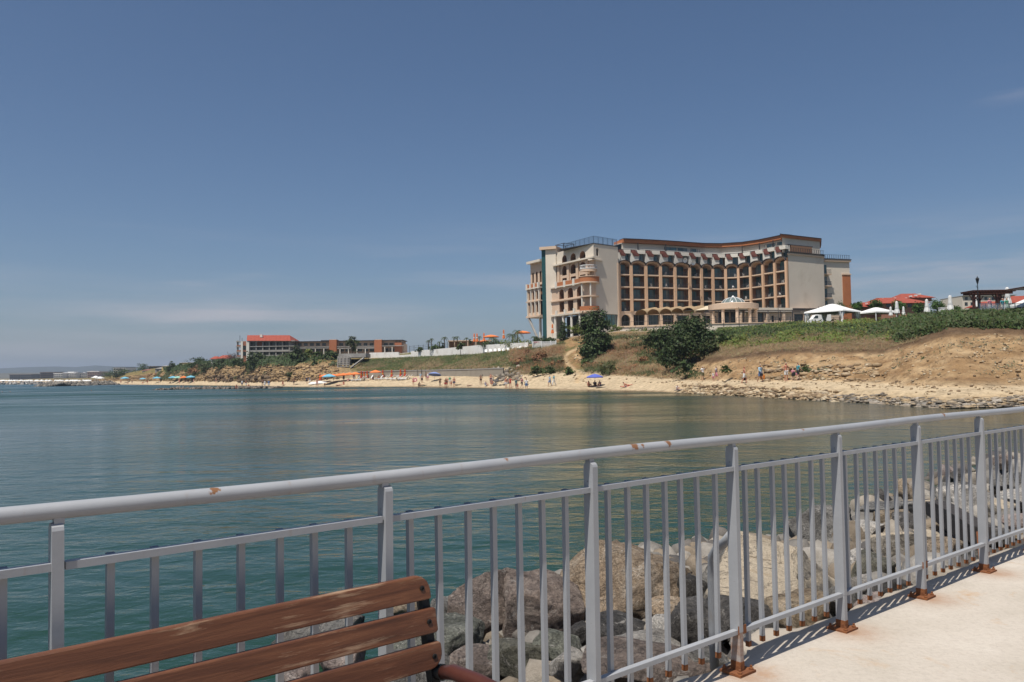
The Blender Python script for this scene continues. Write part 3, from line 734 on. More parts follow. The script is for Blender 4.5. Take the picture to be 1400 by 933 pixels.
# lower link and tower with the orange panel
C0 = Bq + e * 0.05 - n * 1.6; e2 = Vector((.95, .31, 0)).normalized(); n2 = Vector((e2.y, -e2.x, 0)); Ltw = 10.1
slab('link_wall', M_peach, 0, 1.5, -9, -.3, ZG, 29.0, C0, e2, n2)
slab('tower_wall', M_cream, 1.5, Ltw, -9, -.9, ZG, 29.8, C0, e2, n2)
slab('tower_cornice', M_peach, .2, Ltw + .2, -9.2, -.5, 29.3, 29.75, C0, e2, n2)
slab('tower_roof', M_trim, .1, Ltw + .3, -9.3, -.4, 29.8, 29.95, C0, e2, n2)
slab('orange_panel', M_terra, Ltw - 2.3, Ltw + .08, -9.1, -.72, ZG, 26.0, C0, e2, n2)
slab('orange_panel_cap', M_peach, Ltw - 2.45, Ltw + .2, -9.2, -.62, 26.0, 26.35, C0, e2, n2)
balustrade(C0, e2, n2, .3, Ltw, 29.95, out=-.6)
balustrade(C0, e2, n2, .3, Ltw, 29.95, out=-6)
for z in (14.2, 17.2, 20.2, 23.2, 26.1):
    window(hotel, C0, e2, n2, 1.75, 3.1, z, z + 2.3, .86, panes=2)
    window(hotel, C0, e2, n2, .3, 1.2, z, z + 2.3, .26, panes=1, frame=M_salmon)
    slab('balcony_slab', M_peach, 1.4, 3.6, -.9, .35, z - .28, z - .02, C0, e2, n2)
    balustrade(C0, e2, n2, 1.45, 3.55, z - .02, out=.28)
    slab('balcony_slab', M_peach, -.1, 1.35, -.3, .3, z - .28, z - .02, C0, e2, n2)

# ---------------------------------------------------------------- left wing with arches, teal strip and rounded corner bay
K = Vector((P(812.6, 400, 183).x, 183, 0)); Wl = Vector((P(846, 400, 188.5).x, 188.5, 0)); T = Vector((P(760.5, 400, 196.5).x, 196.5, 0))
ea = (Wl - K); La = ea.length; ea = ea / La; na = Vector((ea.y, -ea.x, 0))              # blank end wall
eb = (T - K); Lb = eb.length; eb = eb / Lb; nb = Vector((-eb.y, eb.x, 0))               # arcaded face, u runs away from the corner
ZR = 32.4
m = MB(); body = [K, Wl, Wl - na * 13, T - nb * 8, T]
m.prism([K - na * .6 - nb * 1.7 + Vector((0, 0, 17.0)), Wl - na * .6 + Vector((0, 0, 17.0)), Wl - na * 12 + Vector((0, 0, 17.0)), T - nb * 7 + Vector((0, 0, 17.0)), T - nb * 1.7 + Vector((0, 0, 17.0))], (0, 0, 15.2))
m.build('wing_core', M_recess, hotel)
# end wall: cream, one arched window high up, dark shop window low down
m = MB(); wall_band(m, K, ea, na, La, 28.5, ZR, [(.9, 1.75, 29.7, 31.5, True)], .4); wall_band(m, K, ea, na, La, 16.9, 28.5, [], .4)
wall_band(m, K, ea, na, La, 10.2, 16.9, [(2.6, La - .5, 13.4, 16.3, False)], .4)
m.build('end_wall', M_cream, hotel, merge=True)
slab('end_wall_backing', M_cream, 1.0, La, -2.2, -.42, 16.9, ZR - .02, K, ea, na)
window(hotel, K, ea, na, .9, 1.75, 29.7, 31.5, .36, panes=1, glass=M_glassdark)
window(hotel, K, ea, na, 2.6, La - .5, 13.4, 16.3, .36, panes=3)
slab('wall_corner_pier', M_peach, La - .38, La + .1, -.3, .12, 10.2, 28.6, K, ea, na)
bays = [(3.2, 5.5), (7.1, 9.3), (10.9, 12.9)]
rows = [  # z0, z1, openings (bottom, top, arched), material, outward step
    (29.0, ZR, (29.35, 31.3, True), M_cream, 0.0), (26.2, 29.0, (26.4, 28.7, True), M_peach, 0.0),
    (23.6, 26.2, (24.75, 25.75, False), M_peach, 0.0), (20.3, 23.6, (20.6, 22.95, True), M_peach, 1.0), (16.9, 20.3, (17.45, 19.95, False), M_peach, 1.0)]
for (z0, z1, (c, d, ar), mt, out) in rows:
    m = MB(); rv = MB(); wall_band(m, K + nb * out, eb, nb, Lb - (0 if out == 0 else -.6), z0, z1, [(a, b, c, d, ar) for a, b in bays], 1.5 + out, rv); rv.build('shade_toned_recess', M_recess, hotel, merge=True)  # reveals coloured brown: the shade inside the openings is painted in
    if out: # return at the free end
        p = K + nb * out; m.quad(p + Vector((0, 0, z0)), K + Vector((0, 0, z0)), K + Vector((0, 0, z1)), p + Vector((0, 0, z1)))
    m.build('arcade_wall', mt, hotel, merge=True)
    for a, b in bays: window(hotel, K, eb, nb, a + .05, b - .05, c, d - (.35 if ar else 0), 1.4, panes=1 if ar else 2, glass=M_glassdark if z1 - z0 > 2.7 else M_teal)
slab('wing_cornice', M_cream, -1.1, Lb, -.2, .95, 29.0, 29.35, K, eb, nb)
slab('wing_cornice', M_cream, -.9, 2.7, -1.0, .4, 28.55, 28.85, K, ea, na)
slab('ledge', M_peach, .0, Lb + .6, .0, 1.35, 20.1, 20.4, K, eb, nb)
slab('ledge', M_cream, .0, Lb + .6, -.9, 1.5, 16.55, 16.95, K, eb, nb)
slab('ledge', M_cream, 3.0, Lb + .6, .0, 1.45, 23.45, 23.75, K, eb, nb)
for k in range(3):
    a, b = bays[k]; a -= .55; b += .55
    slab('terracotta_parapet', M_terra, a, b, 1.05, 1.3, 23.76, 24.7, K, eb, nb)
for u in (2.4, 6.3, 10.1, 13.7):
    slab('parapet_pier', M_white, u - .4, u + .4, .95, 1.5, 23.3, 24.95, K, eb, nb)
    slab('parapet_pier', M_white, u - .3, u + .3, .98, 1.52, 16.8, 17.9, K, eb, nb)
for u in (2.4, 6.3, 10.1, 14.2):
    slab('wall_pilaster', M_peach, u - .45, u + .45, .0, .35, 23.8, 28.9, K, eb, nb)
for k in range(5):
    p = K + eb * (1.0 + k * 3.45) + nb * 1.0
    MB().lathe((p.x, p.y, 12.2), [(.36, -1.6), (.36, .3), (.30, .4), (.30, 4.2), (.42, 4.36)], 12, cap=True).build('column', M_white, hotel, smooth=False)
slab('ground_floor_glass', M_glassdark, 1.0, Lb, -3.4, -3.0, 10.2, 16.6, K, eb, nb)
slab('ground_floor_wall', M_cream, 2.3, 3.0, -3.0, -2.4, 10.2, 16.6, K, eb, nb)
# rounded corner bay
cc = K + eb * 1.6 + nb * .55 + ea * .25
ang0 = math.atan2(nb.y, nb.x); a_s, a_e = ang0 - math.radians(25), ang0 + math.radians(160)
def disc(z0, z1, r, mat, name, r0=0.0):
    MB().lathe((cc.x, cc.y, z0), [(r0, 0), (r, 0), (r, z1 - z0), (r0, z1 - z0)], 26, a_s, a_e).build(name, mat, hotel)
disc(16.5, 16.95, 2.35, M_peach, 'rounded_balcony_floor'); disc(16.95, 17.95, 2.3, M_terra, 'rounded_balcony_parapet', 2.12)
disc(20.1, 20.4, 2.3, M_peach, 'rounded_balcony_floor'); disc(23.3, 23.6, 2.45, M_peach, 'rounded_balcony_floor')
disc(23.6, 24.75, 2.4, M_terra, 'rounded_balcony_parapet', 2.2); disc(24.75, 24.9, 2.5, M_peach, 'parapet_coping', 2.1)
disc(26.0, 26.6, 2.0, M_peach, 'rounded_balcony_floor'); disc(26.6, 26.75, 2.05, M_whitepaint, 'balcony_kerb', 1.85); disc(27.35, 27.5, 2.05, M_whitepaint, 'balcony_handrail', 1.9)
for k in range(17):
    t = a_s + (a_e - a_s) * (k + .5) / 17
    MB().bar((cc.x + 1.95 * math.cos(t), cc.y + 1.95 * math.sin(t), 26.75), (cc.x + 1.95 * math.cos(t), cc.y + 1.95 * math.sin(t), 27.35), .07, .12, (math.cos(t), math.sin(t), 0)).build('baluster', M_whitepaint, hotel)
for t in (a_s + .45, a_s + 1.55, a_e - .25):
    for z0, z1 in ((17.95, 20.1), (20.4, 23.3)):
        MB().lathe((cc.x + 2.05 * math.cos(t), cc.y + 2.05 * math.sin(t), z0), [(.19, 0), (.19, z1 - z0)], 10, cap=True).build('balcony_column', M_white, hotel)
for z in (17.6, 20.5, 26.7):
    window(hotel, K, eb, nb, .25, 1.15, z, z + 2.1, -.03, panes=1)
window(hotel, K, eb, nb, .4, 1.3, 24.9, 25.9, -.03, panes=1)
slab('bay_back_wall', M_peach, -.05, 2.3, -.5, 0.01, 17.0, 28.5, K, eb, nb)
# tower with teal strip
tw = T + eb * .1
et = Vector((-.93, .37, 0)).normalized(); ntw = Vector((-et.y, et.x, 0))
slab('wing_tower', M_cream, -.3, 2.4, -6, .55, 10.3, 33.3, tw, et, ntw)
slab('tower_cap', M_peach, -.6, 3.8, -6.2, 1.1, 33.3, 34.0, tw, et, ntw)
slab('teal_strip', M_tealpanel, 2.4, 3.5, -5.5, .35, 10.3, 33.28, tw, et, ntw)
window(hotel, tw, eb, nb, -.45, -.1, 27.2, 29.9, -.03, panes=1, glass=M_glassdark)
# the part that bulges beyond the tower
T2 = tw + et * 3.5 + eb * .4
bb = [(.9, 1.8), (2.7, 3.6), (4.5, 5.3)]
for (z0, z1, (c, d, ar), out) in ((25.0, 30.6, (25.6, 28.4, True), -.6), (20.9, 24.0, (21.3, 23.4, True), .4), (17.2, 20.9, (18.0, 20.4, False), .4)):
    m = MB(); rv = MB(); wall_band(m, T2 + nb * out, eb, nb, 6.1, z0, z1, [(a, b, c, d, ar) for a, b in bb], .6, rv); rv.build('shade_toned_recess', M_recess, hotel, merge=True); m.build('arcade_wall', M_peach, hotel, merge=True)  # brown reveals again carry the openings' shade in their colour
    for a, b in bb: window(hotel, T2 + nb * out, eb, nb, a, b, c, d, .5, panes=1, glass=M_glassdark)
slab('rear_core', M_recess, 0, 6.1, -8, -1.3, 17, 30.6, T2, eb, nb)
slab('wing_cornice', M_cream, 0, 6.3, -1.0, .5, 30.6, 31.2, T2, eb, nb)
slab('ledge', M_peach, 0, 6.4, -.6, .8, 16.8, 17.25, T2, eb, nb); slab('ledge', M_peach, 0, 6.4, -.6, .75, 20.7, 21.0, T2, eb, nb); slab('ledge', M_cream, 0, 6.4, -.6, .8, 24.0, 24.3, T2, eb, nb)
for a, b in bb: slab('terracotta_parapet', M_terra, a - .3, b + .3, .5, .75, 24.3, 25.2, T2, eb, nb)
for u in (.4, 2.2, 4.05, 5.8):
    slab('parapet_pier', M_white, u - .3, u + .3, .5, .95, 23.9, 25.4, T2, eb, nb)
    slab('balcony_column', M_white, u - .15, u + .15, .45, .75, 17.2, 23.9, T2, eb, nb)
p = T2 + eb * 5.7 + nb * .5; q = T2 + eb * 2.0 - nb * .3
MB().tube([(p.x, p.y, 16.9), (q.x, q.y, 10.6)], .32, 10).build('leaning_column', M_conc, hotel)
for u in (.6, 2.4): slab('column', M_white, u - .25, u + .25, -1.2, -.7, 10.6, 16.8, T2, eb, nb)
slab('ground_floor_glass', M_glassdark, 0, 5, -4.5, -4.2, 10.6, 16.8, T2, eb, nb)
slab('rear_underside', M_cream, 0, 6.1, -8, .6, 16.7, 16.85, T2, eb, nb)
# roof fence of posts and thin bars, dark steel frame beside it
def roof_fence(p, q, z, h, mat, parent):
    d = (q - p); L = d.length; d = d / L; k = max(2, int(L / 1.6))
    for i in range(k + 1):
        s = p + d * (L * i / k); MB().bar(s + Vector((0, 0, z)), s + Vector((0, 0, z + h)), .08, .08, d).build('fence_post', mat, parent)
    m = MB()
    for j in range(int(L / .22)):
        s = p + d * (.1 + j * .22); m.bar(s + Vector((0, 0, z + .15)), s + Vector((0, 0, z + h - .05)), .035, .035, d)
    for zz in (.12, h): m.bar(p + Vector((0, 0, z + zz)), q + Vector((0, 0, z + zz)), .06, .06)
    o = m.build('fence_infill', mat, parent); o['kind'] = 'stuff'
slab('roof_slab', M_trim, -.1, La + .1, -12, .08, ZR, ZR + .12, K, ea, na)
r0, r1, r2 = K + Vector((0, 0, 0)) - nb * .2 - na * .2, Wl - na * .3, T - nb * .4
roof_fence(r0, r1, ZR + .12, 1.7, M_bluerail, hotel); roof_fence(r0, r0 + (r2 - r0) * .82, ZR + .12, 1.7, M_bluerail, hotel)
f0 = T - nb * 1.0 - eb * 2.2
for du, dn in ((0, 0), (3.6, 0), (0, -3), (3.6, -3)):
    s = f0 + eb * du + nb * dn; MB().bar(s + Vector((0, 0, ZR - .5)), s + Vector((0, 0, ZR + 2.2)), .16, .16, eb).build('steel_post', M_trim, hotel)
for a, b in (((0, 0), (3.6, 0)), ((0, -3), (3.6, -3)), ((0, 0), (0, -3)), ((3.6, 0), (3.6, -3))):
    for zz in (.4, 2.2): MB().bar(f0 + eb * a[0] + nb * a[1] + Vector((0, 0, ZR + zz)), f0 + eb * b[0] + nb * b[1] + Vector((0, 0, ZR + zz)), .12, .12).build('steel_beam', M_trim, hotel)
slab('roof_step', M_cream, Lb - 2.4, Lb + .1, -5, -.1, 31.0, 32.0, K, eb, nb)

# ---------------------------------------------------------------- terrace podium, rotunda with glass dome, awnings
R0 = P(1003, 440, 172); cz = 12.6
m = MB(); m.lathe((R0.x, R0.y, 15.7), [(4.6, 0), (5.3, 0), (5.3, 1.15), (4.2, 1.35), (2.5, 1.4), (.02, 1.4)], 40); m.build('rotunda_canopy', M_peach, hotel, smooth=False)
m = MB(); m.lathe((R0.x, R0.y, 15.65), [(4.6, 0.05), (.02, 0.05)], 40); m.build('rotunda_ceiling', M_white, hotel)
m = MB(); m.lathe((R0.x, R0.y, 17.1), [(2.5, 0), (2.35, .4), (1.8, .88), (1.0, 1.2), (.3, 1.34), (.02, 1.36)], 24); m.build('glass_dome', M_teal, hotel, smooth=True)
for k in range(12):
    t = 2 * PI * k / 12
    MB().tube([(R0.x + r * math.cos(t), R0.y + r * math.sin(t), 17.1 + z) for r, z in ((2.54, 0), (2.39, .42), (1.83, .91), (1.02, 1.24), (.2, 1.38))], .05, 5).build('dome_rib', M_whitepaint, hotel)
MB().lathe((R0.x, R0.y, 18.42), [(.3, 0), (.34, .15), (.1, .4), (.02, .45)], 10).build('dome_finial', M_whitepaint, hotel)
for k in range(10):
    t = 2 * PI * k / 10 + .2
    MB().lathe((R0.x + 4.7 * math.cos(t), R0.y + 4.7 * math.sin(t), 11.4), [(.42, 0), (.42, .4), (.34, .5), (.34, 4.0), (.44, 4.2), (.44, 4.3)], 12, cap=True).build('column', M_peach, hotel)
MB().lathe((R0.x, R0.y, 10), [(5.6, 0), (5.6, 2.3), (.02, 2.3)], 40).build('rotunda_base', M_cream, hotel)
MB().lathe((R0.x + .2, R0.y + 1.5, 12.3), [(3.0, 0), (3.0, 3.3)], 20, .25 * PI, .8 * PI).build('rotunda_glazing', M_glassdark, hotel)
# pink rear block right of the rotunda
Q0 = P(1030, 430, 180); Q1 = P(1152, 430, 186); Q0.z = Q1.z = 0
eq = (Q1 - Q0); Lq = eq.length; eq = eq / Lq; nq = Vector((eq.y, -eq.x, 0))
m = MB(); wall_band(m, Q0, eq, nq, Lq, 11.5, 16.6, [(1.0, 2.6, 12.6, 15.6, False), (4.6, 5.3, 12.9, 15.0, False), (6.5, 7.2, 13.8, 14.5, False), (10.5, 13.0, 12.6, 15.4, False)], .4); m.build('annexe_wall', M_peach, hotel, merge=True)
slab('annexe_block', M_peach, 0.02, Lq, -5.5, -.42, 11.5, 16.58, Q0, eq, nq)
slab('annexe_cornice', M_cream, -1.5, Lq * .42, -3, .5, 15.7, 16.75, Q0, eq, nq); slab('annexe_cornice', M_trim, Lq * .42, Lq, -3, .35, 16.35, 16.7, Q0, eq, nq)
for u in (.3, 3.4, 7.6): slab('annexe_pilaster', M_peach, u - .35, u + .35, .0, .4, 11.5, 15.7, Q0, eq, nq)
for u0, u1, z0, z1 in ((1.0, 2.6, 12.6, 15.6), (4.6, 5.3, 12.9, 15.0), (6.5, 7.2, 13.8, 14.5), (10.5, 13.0, 12.6, 15.4)): window(hotel, Q0, eq, nq, u0, u1, z0, z1, .36, panes=1, glass=M_glassdark)
# terrace wall in front, with its thin railing
TW = [P(960, 452, 164), P(985, 455, 163), P(1040, 452, 162), P(1100, 448, 163), P(1160, 445, 168)]
for a, b in zip(TW[:-1], TW[1:]):
    a, b = Vector((a.x, a.y, 0)), Vector((b.x, b.y, 0)); e3 = (b - a); L3 = e3.length; e3 = e3 / L3; n3 = Vector((e3.y, -e3.x, 0))
    slab('terrace_wall', M_cream, 0, L3, -9, 0, 7.0, 12.25, a, e3, n3); slab('terrace_coping', M_peach, 0.01, L3, -.5, .14, 12.25, 12.4, a, e3, n3)
    for k in range(int(L3 / 1.6) + 1): slab('railing_post', M_rail, k * 1.6, k * 1.6 + .07, -.1, -.03, 12.4, 13.4, a, e3, n3)
    for zz in (12.9, 13.4): slab('railing_bar', M_rail, 0, L3, -.09, -.04, zz, zz + .05, a, e3, n3)
    for k in range(int(L3 / 3.1)): slab('wall_pole', M_rail, k * 3.1 + .6, k * 3.1 + .68, .15, .23, 8, 15.6 if k % 2 else 13.2, a, e3, n3)
# pergola frame between terrace and annexe
g0 = P(965, 430, 168); g1 = P(1100, 428, 172)
for k in range(9):
    p = g0 + (g1 - g0) * (k / 8); MB().bar((p.x, p.y, 12.3), (p.x, p.y, 15.4), .13, .13, (1, 0, 0)).build('pergola_post', M_trim, hotel)
for dz, dy in ((15.4, 0), (15.25, 2.5)): MB().bar((g0.x, g0.y + dy, dz), (g1.x, g1.y + dy, dz), .14, .2).build('pergola_beam', M_trim, hotel)
# restaurant terrace left of the rotunda
S0 = P(849, 450, 184); S1 = P(962, 449, 178); S0.z = S1.z = 0
es = (S1 - S0); Ls = es.length; es = es / Ls; ns = Vector((es.y, -es.x, 0))
slab('restaurant_terrace', M_cream, -.2, Ls, -13, 0, 8.5, 13.0, S0, es, ns); slab('terrace_coping', M_peach, -.3, Ls, -.6, .2, 13.0, 13.3, S0, es, ns)
for k in range(12): slab('terrace_post', M_rail, .5 + k * Ls / 12, .57 + k * Ls / 12, -.3, -.2, 13.3, 14.2, S0, es, ns)
slab('railing_bar', M_rail, 0, Ls, -.28, -.22, 14.2, 14.26, S0, es, ns)
def awning(u, w, z):
    """a slanting vaulted cloth on posts: cream on top, ochre lining"""
    for nm, mt, dz in (('awning', M_clothshade, 0.0), ('awning_lining', M_lining, -.06)):
        m = MB(); k = 10; top = []
        for j in range(2):
            for t in range(k + 1):
                a = PI * t / k; top.append(S0 + es * (u + j * 2.6 + w / 2 - w / 2 * math.cos(a)) + ns * (.3 - j * 4.0) + Vector((0, 0, z + .15 + dz + (1.15 + .5 * j) * math.sin(a) + .25 * j)))
        m.v = [tuple(q) for q in top]; m.f = [(t, t + 1, k + 2 + t, k + 1 + t) for t in range(k)]
        m.build(nm, mt, hotel, smooth=True)
    slab('awning_post', M_trim, u - .05, u + .05, .2, .3, 13.3, z + .2, S0, es, ns)
for k, u in enumerate((3.4, 6.2, 9.0, 11.6, 14.0)): awning(u, 2.7, 15.6)
m = MB(); b0 = S0 + es * 14.6 - ns * .2
m.prism([b0 + Vector((0, 0, 16.2)), b0 + es * 6.0 + Vector((0, 0, 16.35)), b0 + es * 6.2 - ns * 5 + Vector((0, 0, 17.6)), b0 + es * 1.5 - ns * 5 + Vector((0, 0, 17.3))], (0, 0, .06)); m.build('flat_awning', M_cloth, hotel)
# ================================================================== unfinished hotel on the left, far town, houses on the right
M_tile = pm('red_roof_tiles', (.33, .075, .045), (.26, .055, .034), scale=1.2, bump=0.5, bscale=9, bdist=0.06)
M_orange = pm('orange_render', (.40, .15, .07), (.33, .12, .058), scale=0.4, bump=0.1)
M_greywin = glassmat('grey_glass', (.03, .036, .042))
def rectbox(parent, name, mat, x0, x1, y0, y1, D, dep, d0=0.0, z0=None, z1=None):
    """a block facing the bay, measured on the photo at distance D"""
    a, b = P(x0, y1, D), P(x1, y1, D); zt = P((x0 + x1) / 2, y0, D).z if z1 is None else z1; zb = P((x0 + x1) / 2, y1, D).z if z0 is None else z0
    return MB().box(a.x, b.x, D + d0, D + d0 + dep, zb, zt).build(name, mat, parent)
def flatwin(parent, x0, x1, y0, y1, D, glass=None, frame=None, panes=2, out=0.06):
    a, b = P(x0, y1, D), P(x1, y1, D); zt = P((x0 + x1) / 2, y0, D).z
    return window(parent, Vector((a.x, D, 0)), Vector((1, 0, 0)), Vector((0, -1, 0)), 0, b.x - a.x, a.z, zt, -out, panes=panes, frame=frame, glass=glass or M_greywin)

base = P(360, 490, 288)
sh = thing('unfinished_hotel', 'unfinished grey concrete hotel block with a red tiled roof above the left cliff', 'building', (base.x, 288, base.z - 2), world_parts=True)
D = 286
rectbox(sh, 'concrete_core', M_conc, 332, 397, 467, 494, D, 16, d0=1.6, z0=7.7)
for y in (466.3, 473.3, 480.3, 487.4): rectbox(sh, 'floor_slab', M_conc, 322.5, 403, y, y + 1.0, D, 17)
for x in (330, 340.6, 350, 359, 368, 377, 386, 395.5): rectbox(sh, 'concrete_column', M_conc, x - .6, x + .6, 466.9, 492, D, .6, d0=.15, z0=7.7)
rectbox(sh, 'white_stair_wall', M_white, 329.5, 332.4, 467, 493, D, 3, d0=-.3, z0=7.7); rectbox(sh, 'white_stair_wall', M_white, 337, 341, 467, 493, D, 3, d0=-.3, z0=7.7)
rectbox(sh, 'brick_panel', M_brick, 332.4, 337, 467, 493, D, 3, d0=-.1, z0=7.7)
rectbox(sh, 'brick_panel', M_brick, 348, 358, 467.3, 473.3, D, .3, d0=1.2)
for y in (475.5, 483.6):
    p = P(334.4, y, D); MB().lathe((0, 0, 0), [(.75, 0), (.75, .1)], 14, cap=True).build('round_window', M_glassdark, sh).matrix_basis = Matrix.Translation(Vector((p.x, D - .12, p.z)) - sh.location) @ Matrix.Rotation(PI / 2, 4, 'X')
for y0, y1 in ((468, 473), (474.6, 480), (481.6, 487)):
    for x in (342, 351.2, 360, 369.2, 378, 387): flatwin(sh, x, x + 7.2, y0, y1, D + 1.5, panes=3)
for y in (477.5, 484.4):
    rectbox(sh, 'balcony_parapet', M_conc, 341, 395, y + 1.2, y + 2.8, D, .2, d0=.02)
for y in (472, 479, 486): rectbox(sh, 'brick_balcony', M_brick, 323, 328, y, y + 1.6, D, 6, d0=.4)
MB().bar(P(325, 487, D + 1), P(325, 466, D + 1), .5, .5, (1, 0, 0)).build('concrete_column', M_conc, sh)
MB().bar(P(328, 467, D + 2), P(328, 459, D + 2), .1, .1, (1, 0, 0)).build('reinforcing_bar', M_trim, sh); MB().bar(P(331, 467, D + 2), P(331, 462, D + 2), .1, .1, (1, 0, 0)).build('reinforcing_bar', M_trim, sh)
a, b, c, d = P(337.3, 466.3, D - .5), P(397.5, 466.3, D - .5), P(396, 458.6, D + 7), P(338, 458.6, D + 7)
m = MB(); m.add([a, b, c, d, (a.x, D + 14.5, a.z), (b.x, D + 14.5, b.z)], [(0, 1, 2, 3), (3, 2, 5, 4), (0, 3, 4), (1, 5, 2)]); m.build('tiled_roof', M_tile, sh)
for k in range(1, 12):
    x = 338 + k * 5; MB().bar(P(x, 466.3, D - .52), P(x, 458.6, D + 6.9), .12, .12, (1, 0, 0)).build('roof_batten', M_tile, sh)
MB().bar(P(357.5, 461.5, D + 4), P(357.5, 457.6, D + 4), .9, .9, (1, 0, 0)).build('chimney', M_white, sh)
# long low wing
M_recess2 = pm('brown_beige_render', (.40, .29, .21), (.34, .245, .175), scale=.4, bump=.1)
lw = thing('long_low_hotel', 'long low two storey hotel wing with orange stair towers behind the beach', 'building', (P(470, 485, 292).x, 292, 10), world_parts=True)
D = 292
rectbox(lw, 'wing_wall', M_recess2, 396, 549, 466.6, 487, D, 12, z0=6)
rectbox(lw, 'flat_roof', M_trim, 395, 551, 466.0, 466.9, D, 13, d0=-.9); rectbox(lw, 'middle_slab', M_conc, 396, 553, 473.8, 474.7, D, 2, d0=-1.6)
rectbox(lw, 'end_pavilion', M_peach, 544, 552, 470, 486, D, 9, d0=1, z0=6)
for x0, x1 in ((451.6, 461.6), (513, 523)):
    rectbox(lw, 'orange_tower', M_orange, x0, x1, 465, 487, D, 4, d0=-1.8, z0=6); rectbox(lw, 'tower_cap', M_white, x0 + 1, x1 - .5, 464.6, 465.1, D, 3, d0=-1.7)
rectbox(lw, 'orange_tower', M_orange, 540, 549.4, 468.3, 487, D, 2, d0=-.6, z0=6)
for x in [399 + 8.3 * k for k in range(6)] + [464 + 8.3 * k for k in range(6)] + [525, 532.5]:
    flatwin(lw, x, x + 5.2, 469.3, 473.2, D, panes=2); flatwin(lw, x, x + 6.3, 476.5, 481, D, panes=2)
for x in [398 + 11.5 * k for k in range(5)] + [466 + 11.5 * k for k in range(4)] + [527, 537]:
    rectbox(lw, 'white_column', M_white, x - .5, x + .5, 474.7, 487, D, .5, d0=-1.5, z0=6)
rectbox(lw, 'balcony_parapet', M_conc, 397, 451, 475.6, 477.2, D, .2, d0=-1.5); rectbox(lw, 'balcony_parapet', M_conc, 462, 513, 475.6, 477.2, D, .2, d0=-1.5)
rectbox(lw, 'rooftop_plant', M_trim, 436, 446, 464.9, 466.1, D, 4, d0=3)

def house(name, label, cat, x0, x1, ytop, yeave, ybase, D, wall, roof, dep=9, wins=(), ridge_in=0.18, over=.5):
    t = thing(name, label, cat, (P((x0 + x1) / 2, ybase, D).x, D, P((x0 + x1) / 2, ybase, D).z), world_parts=True)
    rectbox(t, 'wall', wall, x0, x1, yeave, ybase, D, dep, z0=P((x0 + x1) / 2, ybase, D).z - 3)
    a, b = P(x0, yeave, D), P(x1, yeave, D); zr = P((x0 + x1) / 2, ytop, D + dep / 2).z; w = (b.x - a.x) * ridge_in
    if roof is not None:
        m = MB(); z = max(a.z, b.z)
        m.add([(a.x - over, D - over, z), (b.x + over, D - over, z), (b.x + over, D + dep + over, z), (a.x - over, D + dep + over, z), (a.x + w, D + dep / 2, zr), (b.x - w, D + dep / 2, zr)],
              [(0, 1, 5, 4), (1, 2, 5), (2, 3, 4, 5), (3, 0, 4), (0, 3, 2, 1)]); m.build('roof', roof, t)
    for q in wins: flatwin(t, *q, D, panes=2)
    return t
M_yellow = pm('yellow_render', (.58, .45, .20), (.52, .39, .17), scale=0.4, bump=0.1)
M_redwall = pm('red_brown_render', (.36, .17, .11), (.31, .145, .095), scale=0.4, bump=0.1)
house('village_house', 'small house with an orange tile roof at the left cliff edge beside a bare bush', 'house', 297, 314, 486, 490.5, 496, 315, M_white, M_tile, 7, [(299, 301.5, 491.5, 494.5)])
house('village_house', 'tiny orange roofed house just left of the bare bush on the cliff', 'house', 288.5, 295.5, 487.5, 491, 497, 318, M_white, M_tile, 6, [(290, 292, 492, 495)])
house('village_house', 'yellow walled house among trees above the far left beach', 'house', 245, 258.5, 495.7, 496.4, 504, 372, M_yellow, M_conc, 8, [(247, 249.5, 498, 501), (252.5, 255, 498, 501)], .02, .2)
house('village_house', 'low yellow house with a flat roof left of the round trees', 'house', 221, 230, 500, 501, 507, 395, M_yellow, M_conc, 8, [(223, 225, 502, 504.5)], .02, .2)
house('village_house', 'pale grey house with a shallow roof left of the yellow houses', 'house', 212, 227, 502.3, 504.3, 510, 400, M_conc, M_conc, 8, [(214, 217, 505.5, 508), (220, 223, 505.5, 508)], .3, .3)
house('beach_house', 'white beach house under a red brown roof above the sand', 'house', 194.5, 209, 504.8, 507, 514, 440, M_white, pm('brown_tiles', (.22, .10, .075), (.17, .08, .06), bump=.3), 8, [(196.5, 199, 508.5, 511.5), (201, 203.5, 508.5, 511.5)])
house('beach_bar', 'thatched orange beach bar beside the far dark trees', 'beach bar', 178, 190, 511.5, 514.5, 519, 455, M_redwall, pm('thatch', (.38, .22, .11), (.30, .17, .085), bump=.3), 6, [], .3, .8)
ramp_ = thing('beach_ramp', 'grey concrete ramp slanting up from the far left beach', 'ramp', P(190, 518, 452), world_parts=True)
m = MB(); q = [P(181, 521, 448), P(200, 512.5, 462)]; m.prism([q[0] + Vector((0, 0, -3)), q[1] + Vector((0, 0, -6)), q[1], q[0]], (0, 5, 0)); m.build('ramp_slab', M_conc, ramp_)

